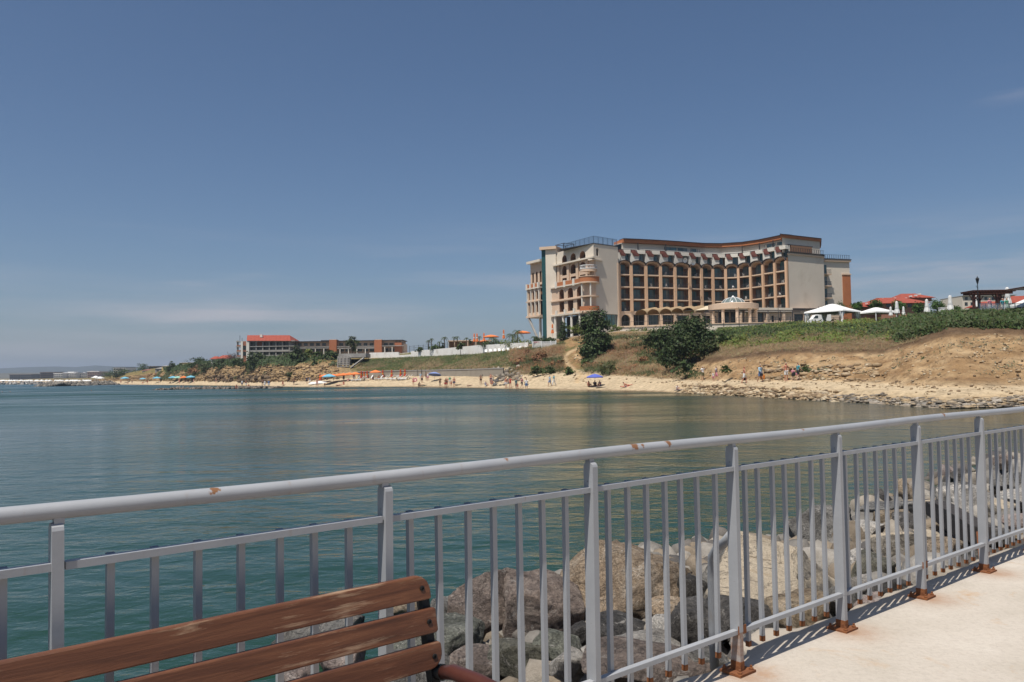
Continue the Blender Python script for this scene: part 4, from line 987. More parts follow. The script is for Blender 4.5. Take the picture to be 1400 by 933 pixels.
# far resort blocks across the bay
M_farwhite = pm('far_white_facade', (.80, .78, .75), (.72, .70, .68), scale=.05, bump=0); M_farbrown = pm('far_brown_facade', (.16, .12, .10), (.12, .09, .075), scale=.05, bump=0)
M_farpink = pm('far_pink_facade', (.48, .36, .30), (.42, .31, .26), scale=.05, bump=0); M_fargrey = pm('far_grey_facade', (.19, .19, .20), (.14, .14, .15), scale=.05, bump=0)
def farblock(label, x0, x1, y0, y1, D, mat, nf, nw, roof=None, top=None):
    t = thing('resort_block', label, 'building', (P((x0 + x1) / 2, y1, D).x, D, P((x0 + x1) / 2, y1, D).z), world_parts=True)
    rectbox(t, 'wall', mat, x0, x1, y0, y1, D, 22, z0=0)
    hgt = (y1 - y0) / nf
    for k in range(nf):
        for j in range(nw):
            w = (x1 - x0) / nw; o = rectbox(t, 'window', M_greywin, x0 + w * (j + .14), x0 + w * (j + .86), y0 + hgt * (k + .45), y0 + hgt * (k + .84), D, .3, d0=-.12)
        rectbox(t, 'balcony_slab', mat, x0, x1, y0 + hgt * (k + .9), y0 + hgt * (k + 1), D, 1.6, d0=-1.4)
    rectbox(t, 'roof', roof or M_farbrown, x0 - .4, x1 + .4, y0 - .7, y0, D, 23, d0=-1)
    if top: rectbox(t, 'roof_tower', mat, top[0], top[1], y0 - top[2], y0 - .7, D, 12, d0=3)
    return t
farblock('dark grey far resort block left of the wooded gap', 13, 27.5, 512.8, 520, 1180, M_fargrey, 3, 5)
farblock('slate coloured far block with one pale bay beside the gap', 28, 44.5, 512.6, 520, 1170, M_fargrey, 3, 6)
farblock('long dark brown far building with a flat dark roof', 55, 76, 509.6, 520, 1150, M_farbrown, 4, 7)
farblock('nearest white far hotel block with banded balconies', 73.5, 86, 511, 520.6, 1060, M_farwhite, 4, 4, M_farwhite)
farblock('wide cream far hotel block with a small roof tower', 86.5, 104, 510.3, 520.6, 1070, M_farwhite, 4, 6, M_farwhite, (91, 99, 1.7))
farblock('narrow dark far block between white ones', 103.5, 109, 511, 520.4, 1110, M_fargrey, 4, 2)
farblock('blue grey far block with white bays left of the pink one', 109, 119, 510.6, 520.4, 1080, M_farwhite, 4, 4, M_fargrey, (112, 115, 1.5))
farblock('tall pink and white far block at the right end of the row', 119.5, 136, 508.6, 520.4, 1050, M_farpink, 4, 5, M_farwhite, (121, 127, 1.0))
farblock('brown far block just right of the tall pink one', 135, 141, 510, 520, 1090, M_farbrown, 4, 2)
farblock('white topped building rising above the dark waterside trees', 155, 171.5, 503.2, 516, 760, M_farwhite, 4, 5, M_fargrey)
farblock('dark flat roofed building behind the round trees at the left', 203, 214, 501.6, 508, 520, M_fargrey, 2, 3)

# houses and the pale block on the right plateau
D = 200
rh = thing('red_roofed_villa', 'wide villa with sprawling red tile roofs behind the clipped trees', 'house', (P(1235, 428, D).x, D, P(1235, 428, D).z), world_parts=True)
rectbox(rh, 'wall', M_redwall, 1205, 1268, 413, 430, D, 10, z0=9)
def hip(parent, x0, x1, yt, ye, D, dep, inn, mat=M_tile):
    a, b = P(x0, ye, D), P(x1, ye, D); zr = P((x0 + x1) / 2, yt, D + dep / 2).z; w = (b.x - a.x) * inn; z = (a.z + b.z) / 2
    m = MB(); m.add([(a.x, D, z), (b.x, D, z), (b.x, D + dep, z), (a.x, D + dep, z), (a.x + w, D + dep / 2, zr), (b.x - w, D + dep / 2, zr)], [(0, 1, 5, 4), (1, 2, 5), (2, 3, 4, 5), (3, 0, 4), (0, 3, 2, 1)])
    m.build('tiled_roof', mat, parent)
hip(rh, 1196, 1273, 407, 414.5, D - 1, 13, .25)
rectbox(rh, 'upper_wall', M_redwall, 1243, 1274, 407, 412, D + 6, 8); hip(rh, 1232, 1280, 401.5, 407.2, D + 5, 11, .3)
hip(rh, 1178, 1212, 413.5, 419.5, D + 3, 9, .3); rectbox(rh, 'wall', M_redwall, 1181, 1206, 419, 430, D + 4, 8, z0=9)
for x in (1212, 1226, 1241): flatwin(rh, x, x + 5.5, 415.5, 420.5, D, panes=2)
for x, y in ((1207, 408.6), (1224, 408.0), (1231, 409.3), (1239, 408), (1258, 402.2), (1253, 404), (1246, 405.2), (1186, 415.3)): rectbox(rh, 'roof_vent', M_whitepaint, x - 1.3, x + 1.3, y - .9, y + .9, D + 5, .8)
D = 240
pb = thing('pale_apartment_block', 'pale beige flat roofed block seen behind the brown timber pergola', 'building', (P(1350, 420, D).x, D, P(1350, 425, D).z), world_parts=True)
rectbox(pb, 'wall', M_cream, 1316, 1388, 404.5, 425, D, 12, z0=11); rectbox(pb, 'upper_wall', M_cream, 1345, 1386, 402, 405, D, 8, d0=2); rectbox(pb, 'flat_roof', M_conc, 1315, 1389, 403.8, 404.6, D, 13, d0=-.5)
for x in (1319, 1327, 1336, 1346, 1356, 1366.5, 1372.5, 1380): flatwin(pb, x, x + 4, 406.2, 410.5, D, panes=2); flatwin(pb, x, x + 4, 413.5, 418, D, panes=2)
rb2 = thing('red_roofed_house', 'low house with a red tile roof below the pale block', 'house', (P(1372, 422, 190).x, 190, P(1372, 425, 190).z), world_parts=True)
rectbox(rb2, 'wall', M_redwall, 1352, 1393, 416.5, 426, 190, 8, z0=10); hip(rb2, 1349, 1396, 412, 417, 189, 10, .25)
rb3 = thing('red_roofed_house', 'red roofed house cut by the right edge beneath the wooded hill', 'house', (P(1410, 420, 150).x, 150, P(1410, 425, 150).z), world_parts=True)
rectbox(rb3, 'wall', M_redwall, 1391, 1440, 412.5, 426, 150, 8, z0=9.5); hip(rb3, 1387, 1445, 404.5, 413.5, 149, 10, .35)

# ================================================================== walls and fences of the middle terrace
def wallrun(name, label, cat, pts, h, th, mat, below=2.0, cap=None):
    """a wall following ground points; returns the thing"""
    c = pts[len(pts) // 2]; t = thing(name, label, cat, (c.x, c.y, c.z), world_parts=True)
    for a, b in zip(pts[:-1], pts[1:]):
        m = MB(); d = Vector((b.x - a.x, b.y - a.y, 0)).normalized(); s = Vector((-d.y, d.x, 0)) * th
        m.prism([a - Vector((0, 0, below)), b - Vector((0, 0, below)), b + Vector((0, 0, h)), a + Vector((0, 0, h))], s); m.build('wall_section', mat, t)
        if cap:
            m = MB(); m.prism([a + Vector((0, 0, h)) - s * .15, b + Vector((0, 0, h)) - s * .15, b + Vector((0, 0, h + .12)) - s * .15, a + Vector((0, 0, h + .12)) - s * .15], s * 1.3); m.build('coping', cap, t)
    return t
pts = [P(x, y, d) for x, y, d in ((505, 491.5, 243), (545, 489.6, 234), (562, 488.8, 229), (605, 487.2, 216), (650, 484.6, 202.5), (690, 482, 187.6), (722, 479, 180))]
tops = [482.5, 481.6, 480.5, 476.8, 472.5, 470.3, 468.2]
tw_ = thing('white_terrace_wall', 'long rough white wall holding up the palm terrace', 'wall', tuple(pts[3]), world_parts=True)
for k in range(len(pts) - 1):
    a, b = pts[k], pts[k + 1]; za, zb = P([505, 545, 562, 605, 650, 690, 722][k], tops[k], a.y).z, P([505, 545, 562, 605, 650, 690, 722][k + 1], tops[k + 1], b.y).z
    if k == 1: za -= .9; zb -= .9
    nseg = 4
    for j in range(nseg):
        t0, t1 = j / nseg, (j + 1) / nseg; p, q = a.lerp(b, t0), a.lerp(b, t1)
        m = MB(); m.prism([p - Vector((0, 0, 1.5)), q - Vector((0, 0, 1.5)), Vector((q.x, q.y, za + (zb - za) * t1)), Vector((p.x, p.y, za + (zb - za) * t0))], (0.25, .5, 0)); m.build('wall_section', pm('rough_white_wall', (.80, .775, .73), (.70, .665, .61), scale=.7, bump=.5, bscale=4, bdist=.1, dirt=(.40, .35, .28)) if (k, j) == (0, 0) else bpy.data.materials['rough_white_wall'], tw_)
# dark terrace fence panels on top
tf = thing('dark_terrace_fence', 'thin dark fence on top of the white terrace wall', 'fence', tuple(P(620, 470, 222)), world_parts=True)
fp = [P(x, y, d + 3) for x, y, d in ((560, 481, 229), (605, 477.4, 216), (612, 476.6, 214))]
for a, b in zip(fp[:-1], fp[1:]):
    k = int((b - a).length / 2.2)
    for j in range(k + 1): p = a.lerp(b, j / max(1, k)); MB().box(p.x - .05, p.x + .05, p.y - .05, p.y + .05, p.z - .5, p.z + 1.7).build('fence_post', M_rail, tf)
    for zz in (.5, 1.0, 1.5): MB().bar(a + Vector((0, 0, zz)), b + Vector((0, 0, zz)), .05, .05).build('fence_rail', M_rail, tf)
# poolside bar with dark front
D = 222
pb_ = thing('pool_bar', 'low dark fronted pool bar with a flat roof behind the white wall', 'bar', tuple(P(640, 472, D)), world_parts=True)
rectbox(pb_, 'back_wall', M_recess, 613, 668, 466.8, 474, D, 4, z0=9); rectbox(pb_, 'flat_roof', M_peach, 612.5, 672, 465.6, 466.8, D, 6, d0=-1.5)
for x in (614, 622, 631, 640, 651, 661, 670): rectbox(pb_, 'post', M_white if x < 620 else M_peach, x - .5, x + .5, 466.8, 474, D, .3, d0=-1.4, z0=9.2)
# low concrete beach wall and its steel posts
pts = [P(x, y, d) for x, y, d in ((489, 515, 218), (520, 514, 213.5), (555, 513.5, 207.5), (600, 513.3, 193.5), (640, 512.9, 181.8), (688, 512, 165))]
bw = thing('beach_wall', 'long low grey concrete wall at the back of the sandy beach', 'wall', tuple(pts[3]), world_parts=True)
for a, b in zip(pts[:-1], pts[1:]):
    zt = P(0, 0, 1).z
    m = MB(); h0 = 1.15; m.prism([a - Vector((0, 0, 2)), b - Vector((0, 0, 2)), b + Vector((0, 0, h0)), a + Vector((0, 0, h0))], (.2, 1.2, 0)); m.build('wall_section', pm('beach_concrete', (.33, .29, .235), (.26, .225, .18), scale=.5, bump=.3, bscale=5, dirt=(.20, .17, .13)) if 'beach_concrete' not in bpy.data.materials else bpy.data.materials['beach_concrete'], bw)
    m = MB(); m.prism([a + Vector((0, -.15, h0)), b + Vector((0, -.15, h0)), b + Vector((0, -.15, h0 + .22)), a + Vector((0, -.15, h0 + .22))], (.25, 1.7, 0)); m.build('coping', M_conc, bw)
for k in range(9):
    x = 570.5 + k * 5.7; d = np.interp(x, [489, 555, 600, 640, 688], [217, 206, 194, 184, 169])
    b0 = P(x, 512 + (1.5 if k == 8 else 0), float(d)); o = MB().box(-.05, .05, -.05, .05, -.4, 1.4 + (.3 if k == 8 else 0)).build('steel_post', M_rail); o.location = b0
    tag(o, 'thin dark steel post before the beach wall, %s from the left' % ORD[k], 'post', 'steel posts before the beach wall')
# grey stair tower and ramp at the end of the clay cliff
st = thing('stair_tower', 'grey weathered stair tower with a flat deck at the end of the clay cliff', 'stair tower', tuple(P(470, 505, 228)), world_parts=True)
for x in (462.5, 467, 472, 476.5):
    MB().bar(P(x - 1, 508, 229), P(x, 487, 229), .35, .35, (0, 1, 0)).build('post', M_conc, st)
for k in range(6): MB().bar(P(462, 490 + k * 3, 228.8), P(477, 489.5 + k * 3, 228.8), .25, .18).build('plank', M_conc, st)
rectbox(st, 'back_wall', M_conc, 462, 478, 489, 509, 231, 2, z0=2); rectbox(st, 'flat_deck', M_conc, 463, 500, 483.6, 489, 233, 8)
MB().bar(P(480, 503, 228), P(497, 490, 232), .6, .35).build('stair_stringer', M_conc, st)
for k in range(10): p = P(480 + k * 1.7, 502.8 - k * 1.3, 227.6 + k * .4); MB().box(p.x - .22, p.x + .22, p.y - .9, p.y - .1, p.z - .05, p.z + .05).build('step', M_conc, st)
# white picket gate with a lettered board
g0, g1 = P(728.5, 477.5, 174), P(760, 476.4, 173); L = (g1 - g0).length
pf = thing('picket_fence', 'white picket fence with a red lettered board before the hotel tower', 'fence', tuple(g0), world_parts=True)
for zz in (.35, 1.0, 1.5): MB().bar(g0 + Vector((0, 0, zz)), g1 + Vector((0, 0, zz)), .06, .10).build('fence_rail', M_whitepaint, pf)
for k in range(24):
    p = g0.lerp(g1, (k + .5) / 24) + Vector((0, -.05, 0)); MB().add([(p.x - .07, p.y, p.z), (p.x + .07, p.y, p.z), (p.x + .07, p.y, p.z + 1.35), (p.x, p.y, p.z + 1.45), (p.x - .07, p.y, p.z + 1.35), (p.x - .07, p.y - .03, p.z), (p.x + .07, p.y - .03, p.z), (p.x + .07, p.y - .03, p.z + 1.35), (p.x, p.y - .03, p.z + 1.45), (p.x - .07, p.y - .03, p.z + 1.35)], [(0, 1, 2, 3, 4), (9, 8, 7, 6, 5), (0, 5, 6, 1), (1, 6, 7, 2), (2, 7, 8, 3), (3, 8, 9, 4), (4, 9, 5, 0)]).build('picket', M_whitepaint, pf)
for k in (0, .38, .78, 1.0): p = g0.lerp(g1, k); MB().box(p.x - .12, p.x + .12, p.y - .18, p.y + .06, p.z - .3, p.z + 1.7).build('fence_post', M_whitepaint, pf)
M_redpaint = pm('red_paint', (.42, .045, .05), (.36, .04, .045), bump=0)
bo = MB().box(g0.x + .15, g0.x + 1.75, g0.y - .26, g0.y - .22, g0.z + 1.28, g0.z + 1.68).build('sign_board', M_whitepaint, pf)
for k, w in enumerate((.16, .15, .17, .12, .16, .15, .14)):   # red lettering strokes, too small to read in the photograph
    x = g0.x + .22 + k * .215; MB().box(x, x + w, g0.y - .275, g0.y - .26, g0.z + 1.36, g0.z + 1.61).build('lettering', M_redpaint, bo).location = (0, 0, 0)
# ================================================================== vegetation
def leafmat(name, c, var=0.35, trans=0.25):
    m, n, b = newmat(name); a = n.nodes.new('ShaderNodeVertexColor'); a.layer_name = 'tint'
    col = mixc(n, 1.0, a.outputs[0], c, 'MULTIPLY'); n.links.new(col, b.inputs['Base Color'])
    b.inputs['Roughness'].default_value = 0.6; b.inputs['Specular IOR Level'].default_value = 0.25
    t = n.nodes.new('ShaderNodeBsdfTranslucent'); n.links.new(col, t.inputs['Color'])
    x = n.nodes.new('ShaderNodeMixShader'); x.inputs[0].default_value = trans
    n.links.new(b.outputs[0], x.inputs[1]); n.links.new(t.outputs[0], x.inputs[2])
    n.links.new(x.outputs[0], n.nodes['Material Output'].inputs['Surface']); return m
L_dark = leafmat('dark_foliage', (.054, .080, .028)); L_mid = leafmat('green_foliage', (.065, .098, .030)); L_yel = leafmat('yellow_green_foliage', (.13, .155, .035))
L_olive = leafmat('olive_foliage', (.075, .090, .034)); L_round = leafmat('clipped_foliage', (.055, .105, .022)); L_dry = leafmat('dry_grass', (.25, .18, .095), trans=.15)
L_grass = leafmat('green_grass', (.085, .105, .035), trans=.15); L_hedge = leafmat('hedge_foliage', (.060, .085, .026)); L_palm = leafmat('palm_fronds', (.060, .085, .030))
L_russet = leafmat('russet_scrub', (.24, .125, .06), trans=.15); L_grey = leafmat('grey_green_scrub', (.11, .125, .075), trans=.15)
M_bark = pm('bark', (.13, .095, .065), (.07, .05, .035), scale=3, bump=.6, bscale=8, bdist=.05); M_twig = pm('bare_twigs', (.20, .155, .13), (.15, .115, .10), scale=3, bump=0)
def leaves(cent, nrmv, size, rng, tintv, asp=1.6, up=0.0, wid=.42):
    """many small leaf quads at CENT facing roughly NRMV"""
    n = len(cent); nv = nrmv + rng.normal(0, .55, (n, 3)); nv[:, 2] += .25; nv /= np.linalg.norm(nv, axis=1)[:, None] + 1e-9
    r = rng.normal(0, 1, (n, 3)); r[:, 2] += up; t = r - nv * (r * nv).sum(1)[:, None]; t /= np.linalg.norm(t, axis=1)[:, None] + 1e-9
    b = np.cross(nv, t); s = (size * rng.uniform(.6, 1.35, n))[:, None]
    V = np.stack([cent - t * s * asp * .5, cent + b * s * wid, cent + t * s * asp * .5, cent - b * s * wid], 1).reshape(-1, 3)
    return V, np.arange(4 * n).reshape(-1, 4), np.repeat(tintv, 4, 0)
def blobs_to_leaves(blobs, n, size, rng, base=1.0):
    """leaves gathered in clumps on and inside lumpy volumes"""
    w = np.array([b[3] * b[4] + b[3] * b[5] + b[4] * b[5] for b in blobs]); w = w / w.sum(); C, N, T = [], [], []
    for b, wi in zip(blobs, w):
        k = max(12, int(n * wi)); nc = max(5, k // 26)
        d = rng.normal(0, 1, (nc, 3)); d /= np.linalg.norm(d, axis=1)[:, None]; d[:, 2] = np.where(d[:, 2] < -.45, -d[:, 2], d[:, 2])
        rr = (rng.uniform(.5, 1.1, nc) + (rng.rand(nc) < .2) * rng.uniform(.1, .38, nc))[:, None]; R = np.array(b[3:6])
        ct = np.array(b[:3]) + d * rr * R; tone = rng.uniform(.55, 1.5, nc)
        idx = rng.randint(0, nc, k); sp = R.mean() * .26
        c = ct[idx] + rng.normal(0, 1, (k, 3)) * sp * np.array([1, 1, .75])
        C.append(c); N.append(d[idx]); hue = rng.uniform(.85, 1.15, (k, 3)); T.append(tone[idx][:, None] * hue * base)
    C, N, T = map(np.concatenate, (C, N, T)); f = 2.2 / max(.6, np.ptp(C[:, 0])) * 2.2; kp = fbm(C[:, 0] * f + blobs[0][0] * 9, C[:, 1] * f + len(C), C[:, 2] * f, 3) > -.26; C, N, T = C[kp], N[kp], T[kp]; return leaves(C, N, np.full(len(C), size), rng, T)
TRNG = np.random.RandomState(5)
def tree(name, label, cat, loc, blobs, n, size, mat, trunk=None, group=None, limbs=True):
    """blobs are relative to LOC: (x, y, z, rx, ry, rz). trunk = (height, radius)"""
    t = thing(name, label, cat, loc, group=group)
    V, F, T = blobs_to_leaves(blobs, n, size, TRNG); link('crown', np_mesh('crown', V, F, mat, False, T), t)
    if trunk:
        h, r = trunk; m = MB(); p0 = Vector((0, 0, -.4)); p1 = Vector((random.uniform(-.1, .1) * h, 0, h * .55)); p2 = Vector((random.uniform(-.15, .15) * h, 0, h))
        m.tube([p0, p1, p2], [r * 1.25, r, r * .6], 8); m.build('trunk', M_bark, t, smooth=True)
        if limbs:
            for b in blobs[:6]:
                q = Vector(b[:3]); m = MB(); s = p1.lerp(p2, random.uniform(.2, .9)); m.tube([s, s.lerp(q, .5) + Vector((0, 0, .1 * h)), q], [r * .5, r * .35, r * .12], 6); m.build('limb', M_bark, t, smooth=True)
    return t
def at(px, py, D): return P(px, py, D)
def bush_px(name, label, cat, x0, x1, ytop, ybase, D, mat, n=700, size=.3, group=None, lumps=4, trunk=True, seed=0):
    """an irregular bush or small tree measured on the photo"""
    rg = random.Random(int(x0 * 7 + ytop * 13 + seed)); b = P((x0 + x1) / 2, ybase, D); w = (x1 - x0) / FOC * D; h = (ybase - ytop) / FOC * D
    bl = []
    for k in range(lumps):
        t = (k + .5) / lumps - .5
        bl.append((t * w * .7, rg.uniform(-.15, .15) * w, h * rg.uniform(.40, .6), w * rg.uniform(.24, .34), w * .3, h * rg.uniform(.28, .4)))
        bl.append((t * w * .8, rg.uniform(-.1, .1) * w, h * .2, w * .28, w * .3, h * .25))
    bl.append((0, 0, h * .68, w * .28, w * .26, h * .32))
    return tree(name, label, cat, b, bl, n, size, mat, (h * .6, max(.06, h * .03)) if trunk and name == 'tree' else None, group)

# the two big dark trees on the slope below the hotel
b0 = P(813, 503, 152); s = 152 / FOC
tree('broadleaf_tree', 'tall dark two tiered tree in front of the arcaded hotel wing', 'tree', b0,
     [(2 * s, 0, 66 * s, 13 * s, 12 * s, 13 * s), (-8 * s, 0, 58 * s, 10 * s, 10 * s, 9 * s), (12 * s, 0, 56 * s, 9 * s, 9 * s, 8 * s), (0, 0, 44 * s, 13 * s, 12 * s, 10 * s),
      (4 * s, -1, 30 * s, 15 * s, 12 * s, 11 * s), (-6 * s, -1, 22 * s, 14 * s, 11 * s, 11 * s), (11 * s, 0, 38 * s, 10 * s, 9 * s, 8 * s), (6 * s, -1, 14 * s, 12 * s, 10 * s, 9 * s)], 9500, .34, L_dark, (60 * s, .22))
b0 = P(938, 506, 121); s = 121 / FOC
tree('broadleaf_tree', 'broad dark tree on the slope below the round terrace canopy', 'tree', b0,
     [(12 * s, 0, 54 * s, 18 * s, 15 * s, 15 * s), (-6 * s, 0, 50 * s, 15 * s, 13 * s, 13 * s), (26 * s, 0, 44 * s, 13 * s, 13 * s, 10 * s), (-2 * s, -1, 34 * s, 20 * s, 16 * s, 13 * s), (-14 * s, -1, 22 * s, 16 * s, 13 * s, 13 * s), (10 * s, -1, 26 * s, 18 * s, 14 * s, 11 * s), (-20 * s, -1, 10 * s, 14 * s, 12 * s, 9 * s), (24 * s, -.5, 34 * s, 12 * s, 10 * s, 8 * s)], 11000, .28, L_dark, (48 * s, .22))
b0 = P(904, 488, 136); s = 136 / FOC
tree('broadleaf_tree', 'smaller dark leafy tree touching the left side of the broad dark tree', 'tree', b0,
     [(-3 * s, 0, 26 * s, 12 * s, 11 * s, 10 * s), (8 * s, 0, 28 * s, 11 * s, 11 * s, 10 * s), (0, 0, 14 * s, 14 * s, 12 * s, 10 * s), (14 * s, 0, 14 * s, 12 * s, 12 * s, 10 * s)], 4200, .3, L_dark, (22 * s, .14))
for a in (('bush', 'grey green bush right of the broad dark tree under the cream terrace wall', 978, 1002, 452, 484, 126, L_mid, 1500, .26),
          ('bush', 'low yellow green bush right of the grey green bush on the grass slope', 1000, 1030, 458, 480, 122, L_yel, 1100, .24),
          ('bush', 'dark scrub spreading left below the broad dark tree', 898, 930, 474, 500, 130, L_dark, 1500, .28), ('bush', 'olive scrub merging with the right side of the broad dark tree', 956, 986, 466, 494, 119, L_olive, 1500, .25), ('bush', 'ragged olive scrub on the slope left of the smaller leafy tree', 876, 896, 458, 474, 144, L_olive, 900, .26),
          ('bush', 'low dark bush at the foot of the broad dark tree by the clay bank', 925, 950, 494, 513, 113, L_dark, 900, .24),
          ('bush', 'green bush growing on the clay ledge behind the family with the rucksack', 1092, 1110, 501, 514, 88, L_mid, 700, .16),
          ('bush', 'sparse grey green tuft right of the ledge bush', 1112, 1140, 503, 515, 87, L_grey, 600, .14),
          ('bush', 'green tuft on the bare cliff, highest of the scattered ones', 1328, 1339, 472, 479, 78, L_olive, 260, .11), ('bush', 'small round green tuft in the middle of the bare cliff under the pergola', 1259, 1269, 488, 496, 76, L_mid, 300, .11), ('bush', 'round green tuft lower right of the middle one on the bare cliff', 1293, 1304, 494, 502, 72, L_mid, 300, .11), ('bush', 'pale green tuft left of the lower round ones on the cliff foot', 1221, 1238, 500, 508, 78, L_grey, 320, .11), ('bush', 'flat green tuft at the cliff foot under the round tuft pair', 1284, 1298, 503, 511, 70, L_grey, 300, .11), ('bush', 'dark green tuft at the cliff foot left of the flat one', 1243, 1254, 506, 512, 74, L_mid, 260, .10), ('bush', 'grey green tuft low on the cliff near the right edge', 1372, 1390, 512, 521, 66, L_grey, 340, .11), ('bush', 'small tuft high on the cliff near the right edge', 1364, 1376, 468, 475, 76, L_olive, 240, .11),
          ('bush', 'small green bush on the bank left of the striped shirt walker', 986, 999, 499, 511, 97, L_mid, 380, .16),
          ('bush', 'low dark shrub beneath the tall two tiered tree', 795, 812, 490, 505, 148, L_mid, 700, .24),
          ('bush', 'green shrub on the dune right of the beaten track', 821, 848, 498, 514, 138, L_olive, 900, .22),
          ('bush', 'round green shrub on the dune left of the beaten track', 772, 786, 502, 515, 146, L_mid, 700, .22),
          ('bush', 'wide dark green shrub in the dip of the dune above the two strolling people', 724, 742, 500, 513, 152, L_mid, 800, .22),
          ('bush', 'green shrub beside the wide dark dune shrub', 744, 760, 501, 512, 151, L_mid, 600, .22),
          ('bush', 'dry russet bush high on the dune below the picket fence', 727, 752, 481, 498, 162, L_russet, 900, .26),
          ('bush', 'dry russet bush in the middle of the dune left of the first track', 754, 776, 492, 508, 155, L_russet, 900, .24),
          ('bush', 'dry russet bush nearest the end of the low beach wall', 704, 724, 489, 502, 166, L_russet, 800, .24),
          ('bush', 'brown tuft on the dune crest left of the picket fence', 716, 730, 479, 489, 170, L_russet, 500, .24),
          ('bush', 'dry straw coloured mound below the yellow green hedge', 783, 808, 459, 470, 172, L_dry, 900, .28),
          ('bush', 'tall dry straw grass clump right of the tall dark tree', 850, 886, 458, 478, 156, L_dry, 1200, .26),
          ('bush', 'olive bush on the slope between the tall and the broad dark trees', 856, 882, 470, 488, 148, L_olive, 1100, .26),
          ('bush', 'russet bush low on the slope between the two big dark trees', 868, 900, 487, 504, 136, L_russet, 1000, .22),
          ('hedge', 'bright yellow green clipped hedge beside the conifer', 778, 803, 445, 459, 178, L_yel, 1500, .22),
          ('hedge', 'yellow green shrub against the dark shop window of the hotel end wall', 831, 852, 445, 458, 176, L_yel, 1000, .22),
          ('hedge', 'low yellow green hedge below the restaurant terrace', 855, 900, 450, 459, 172, L_yel, 1600, .24),
          ('hedge', 'dark hedge behind the picket fence under the leaning column', 727, 746, 461, 470, 185, L_dark, 700, .24)):
    bush_px(a[0], a[1], a[0], *a[2:8], n=a[8], size=a[9], trunk=a[0] == 'bush')
b0 = P(770, 466, 176); s = 176 / FOC
tree('conifer', 'dark cone shaped conifer at the corner of the hotel tower', 'tree', b0, [(0, 0, 4 * s, 6.5 * s, 6.5 * s, 6 * s), (0, 0, 9 * s, 6 * s, 6 * s, 6 * s), (0, 0, 15 * s, 4.6 * s, 4.6 * s, 6 * s), (0, 0, 21 * s, 3 * s, 3 * s, 5 * s), (0, 0, 26 * s, 1.4 * s, 1.4 * s, 3 * s)], 2200, .2, L_dark, (20 * s, .12), limbs=False)
# little tree in front of the white wall
b0 = P(630.5, 486.5, 204); s = 204 / FOC
tree('young_tree', 'small young tree with a thin trunk before the white terrace wall', 'tree', b0, [(-2 * s, 0, 11 * s, 5 * s, 4 * s, 4 * s), (2 * s, 0, 12 * s, 4 * s, 4 * s, 4 * s), (0, 0, 15 * s, 3.4 * s, 3 * s, 3 * s)], 900, .26, L_olive, (11 * s, .07))
b0 = P(482, 486, 262); s = 262 / FOC
tree('young_tree', 'feathery tree standing before the long low hotel wing', 'tree', b0, [(-4 * s, 0, 14 * s, 5 * s, 5 * s, 6 * s), (4 * s, 0, 15 * s, 5 * s, 5 * s, 6 * s), (0, 0, 20 * s, 5 * s, 5 * s, 4 * s), (0, 0, 7 * s, 5 * s, 4 * s, 5 * s)], 1500, .34, L_olive, (16 * s, .14))
# clipped round trees on the right plateau
for x, y, r, D, lb in ((1149, 424, 9, 158, 'round clipped tree peeping over the white gazebo roof'), (1172, 420, 8, 155, 'round clipped tree right of the gazebo at the orange hotel panel'), (1197.5, 417.5, 8.6, 150, 'bright round clipped tree in front of the red villa roofs'),
                       (1228, 419.5, 9, 148, 'round clipped tree before the middle of the red villa'), (1256, 423, 8.6, 146, 'dark round clipped tree right of the villa windows'), (1282, 420.5, 10, 145, 'widest round clipped tree between two closed white parasols'), (1308, 423.5, 4.8, 146, 'smallest round clipped tree left of the timber pergola')):
    b0 = P(x, y + r * 1.6, D); s = D / FOC
    tree('clipped_tree', lb, 'tree', b0, [(0, 0, r * 1.6 * s, r * .86 * s, r * .86 * s, r * .82 * s), (-r * .3 * s, 0, r * 1.4 * s, r * .6 * s, r * .6 * s, r * .6 * s), (r * .35 * s, 0, r * 1.5 * s, r * .55 * s, r * .55 * s, r * .6 * s)], 1500, .2, L_round, (r * 1.2 * s, .09), limbs=False)
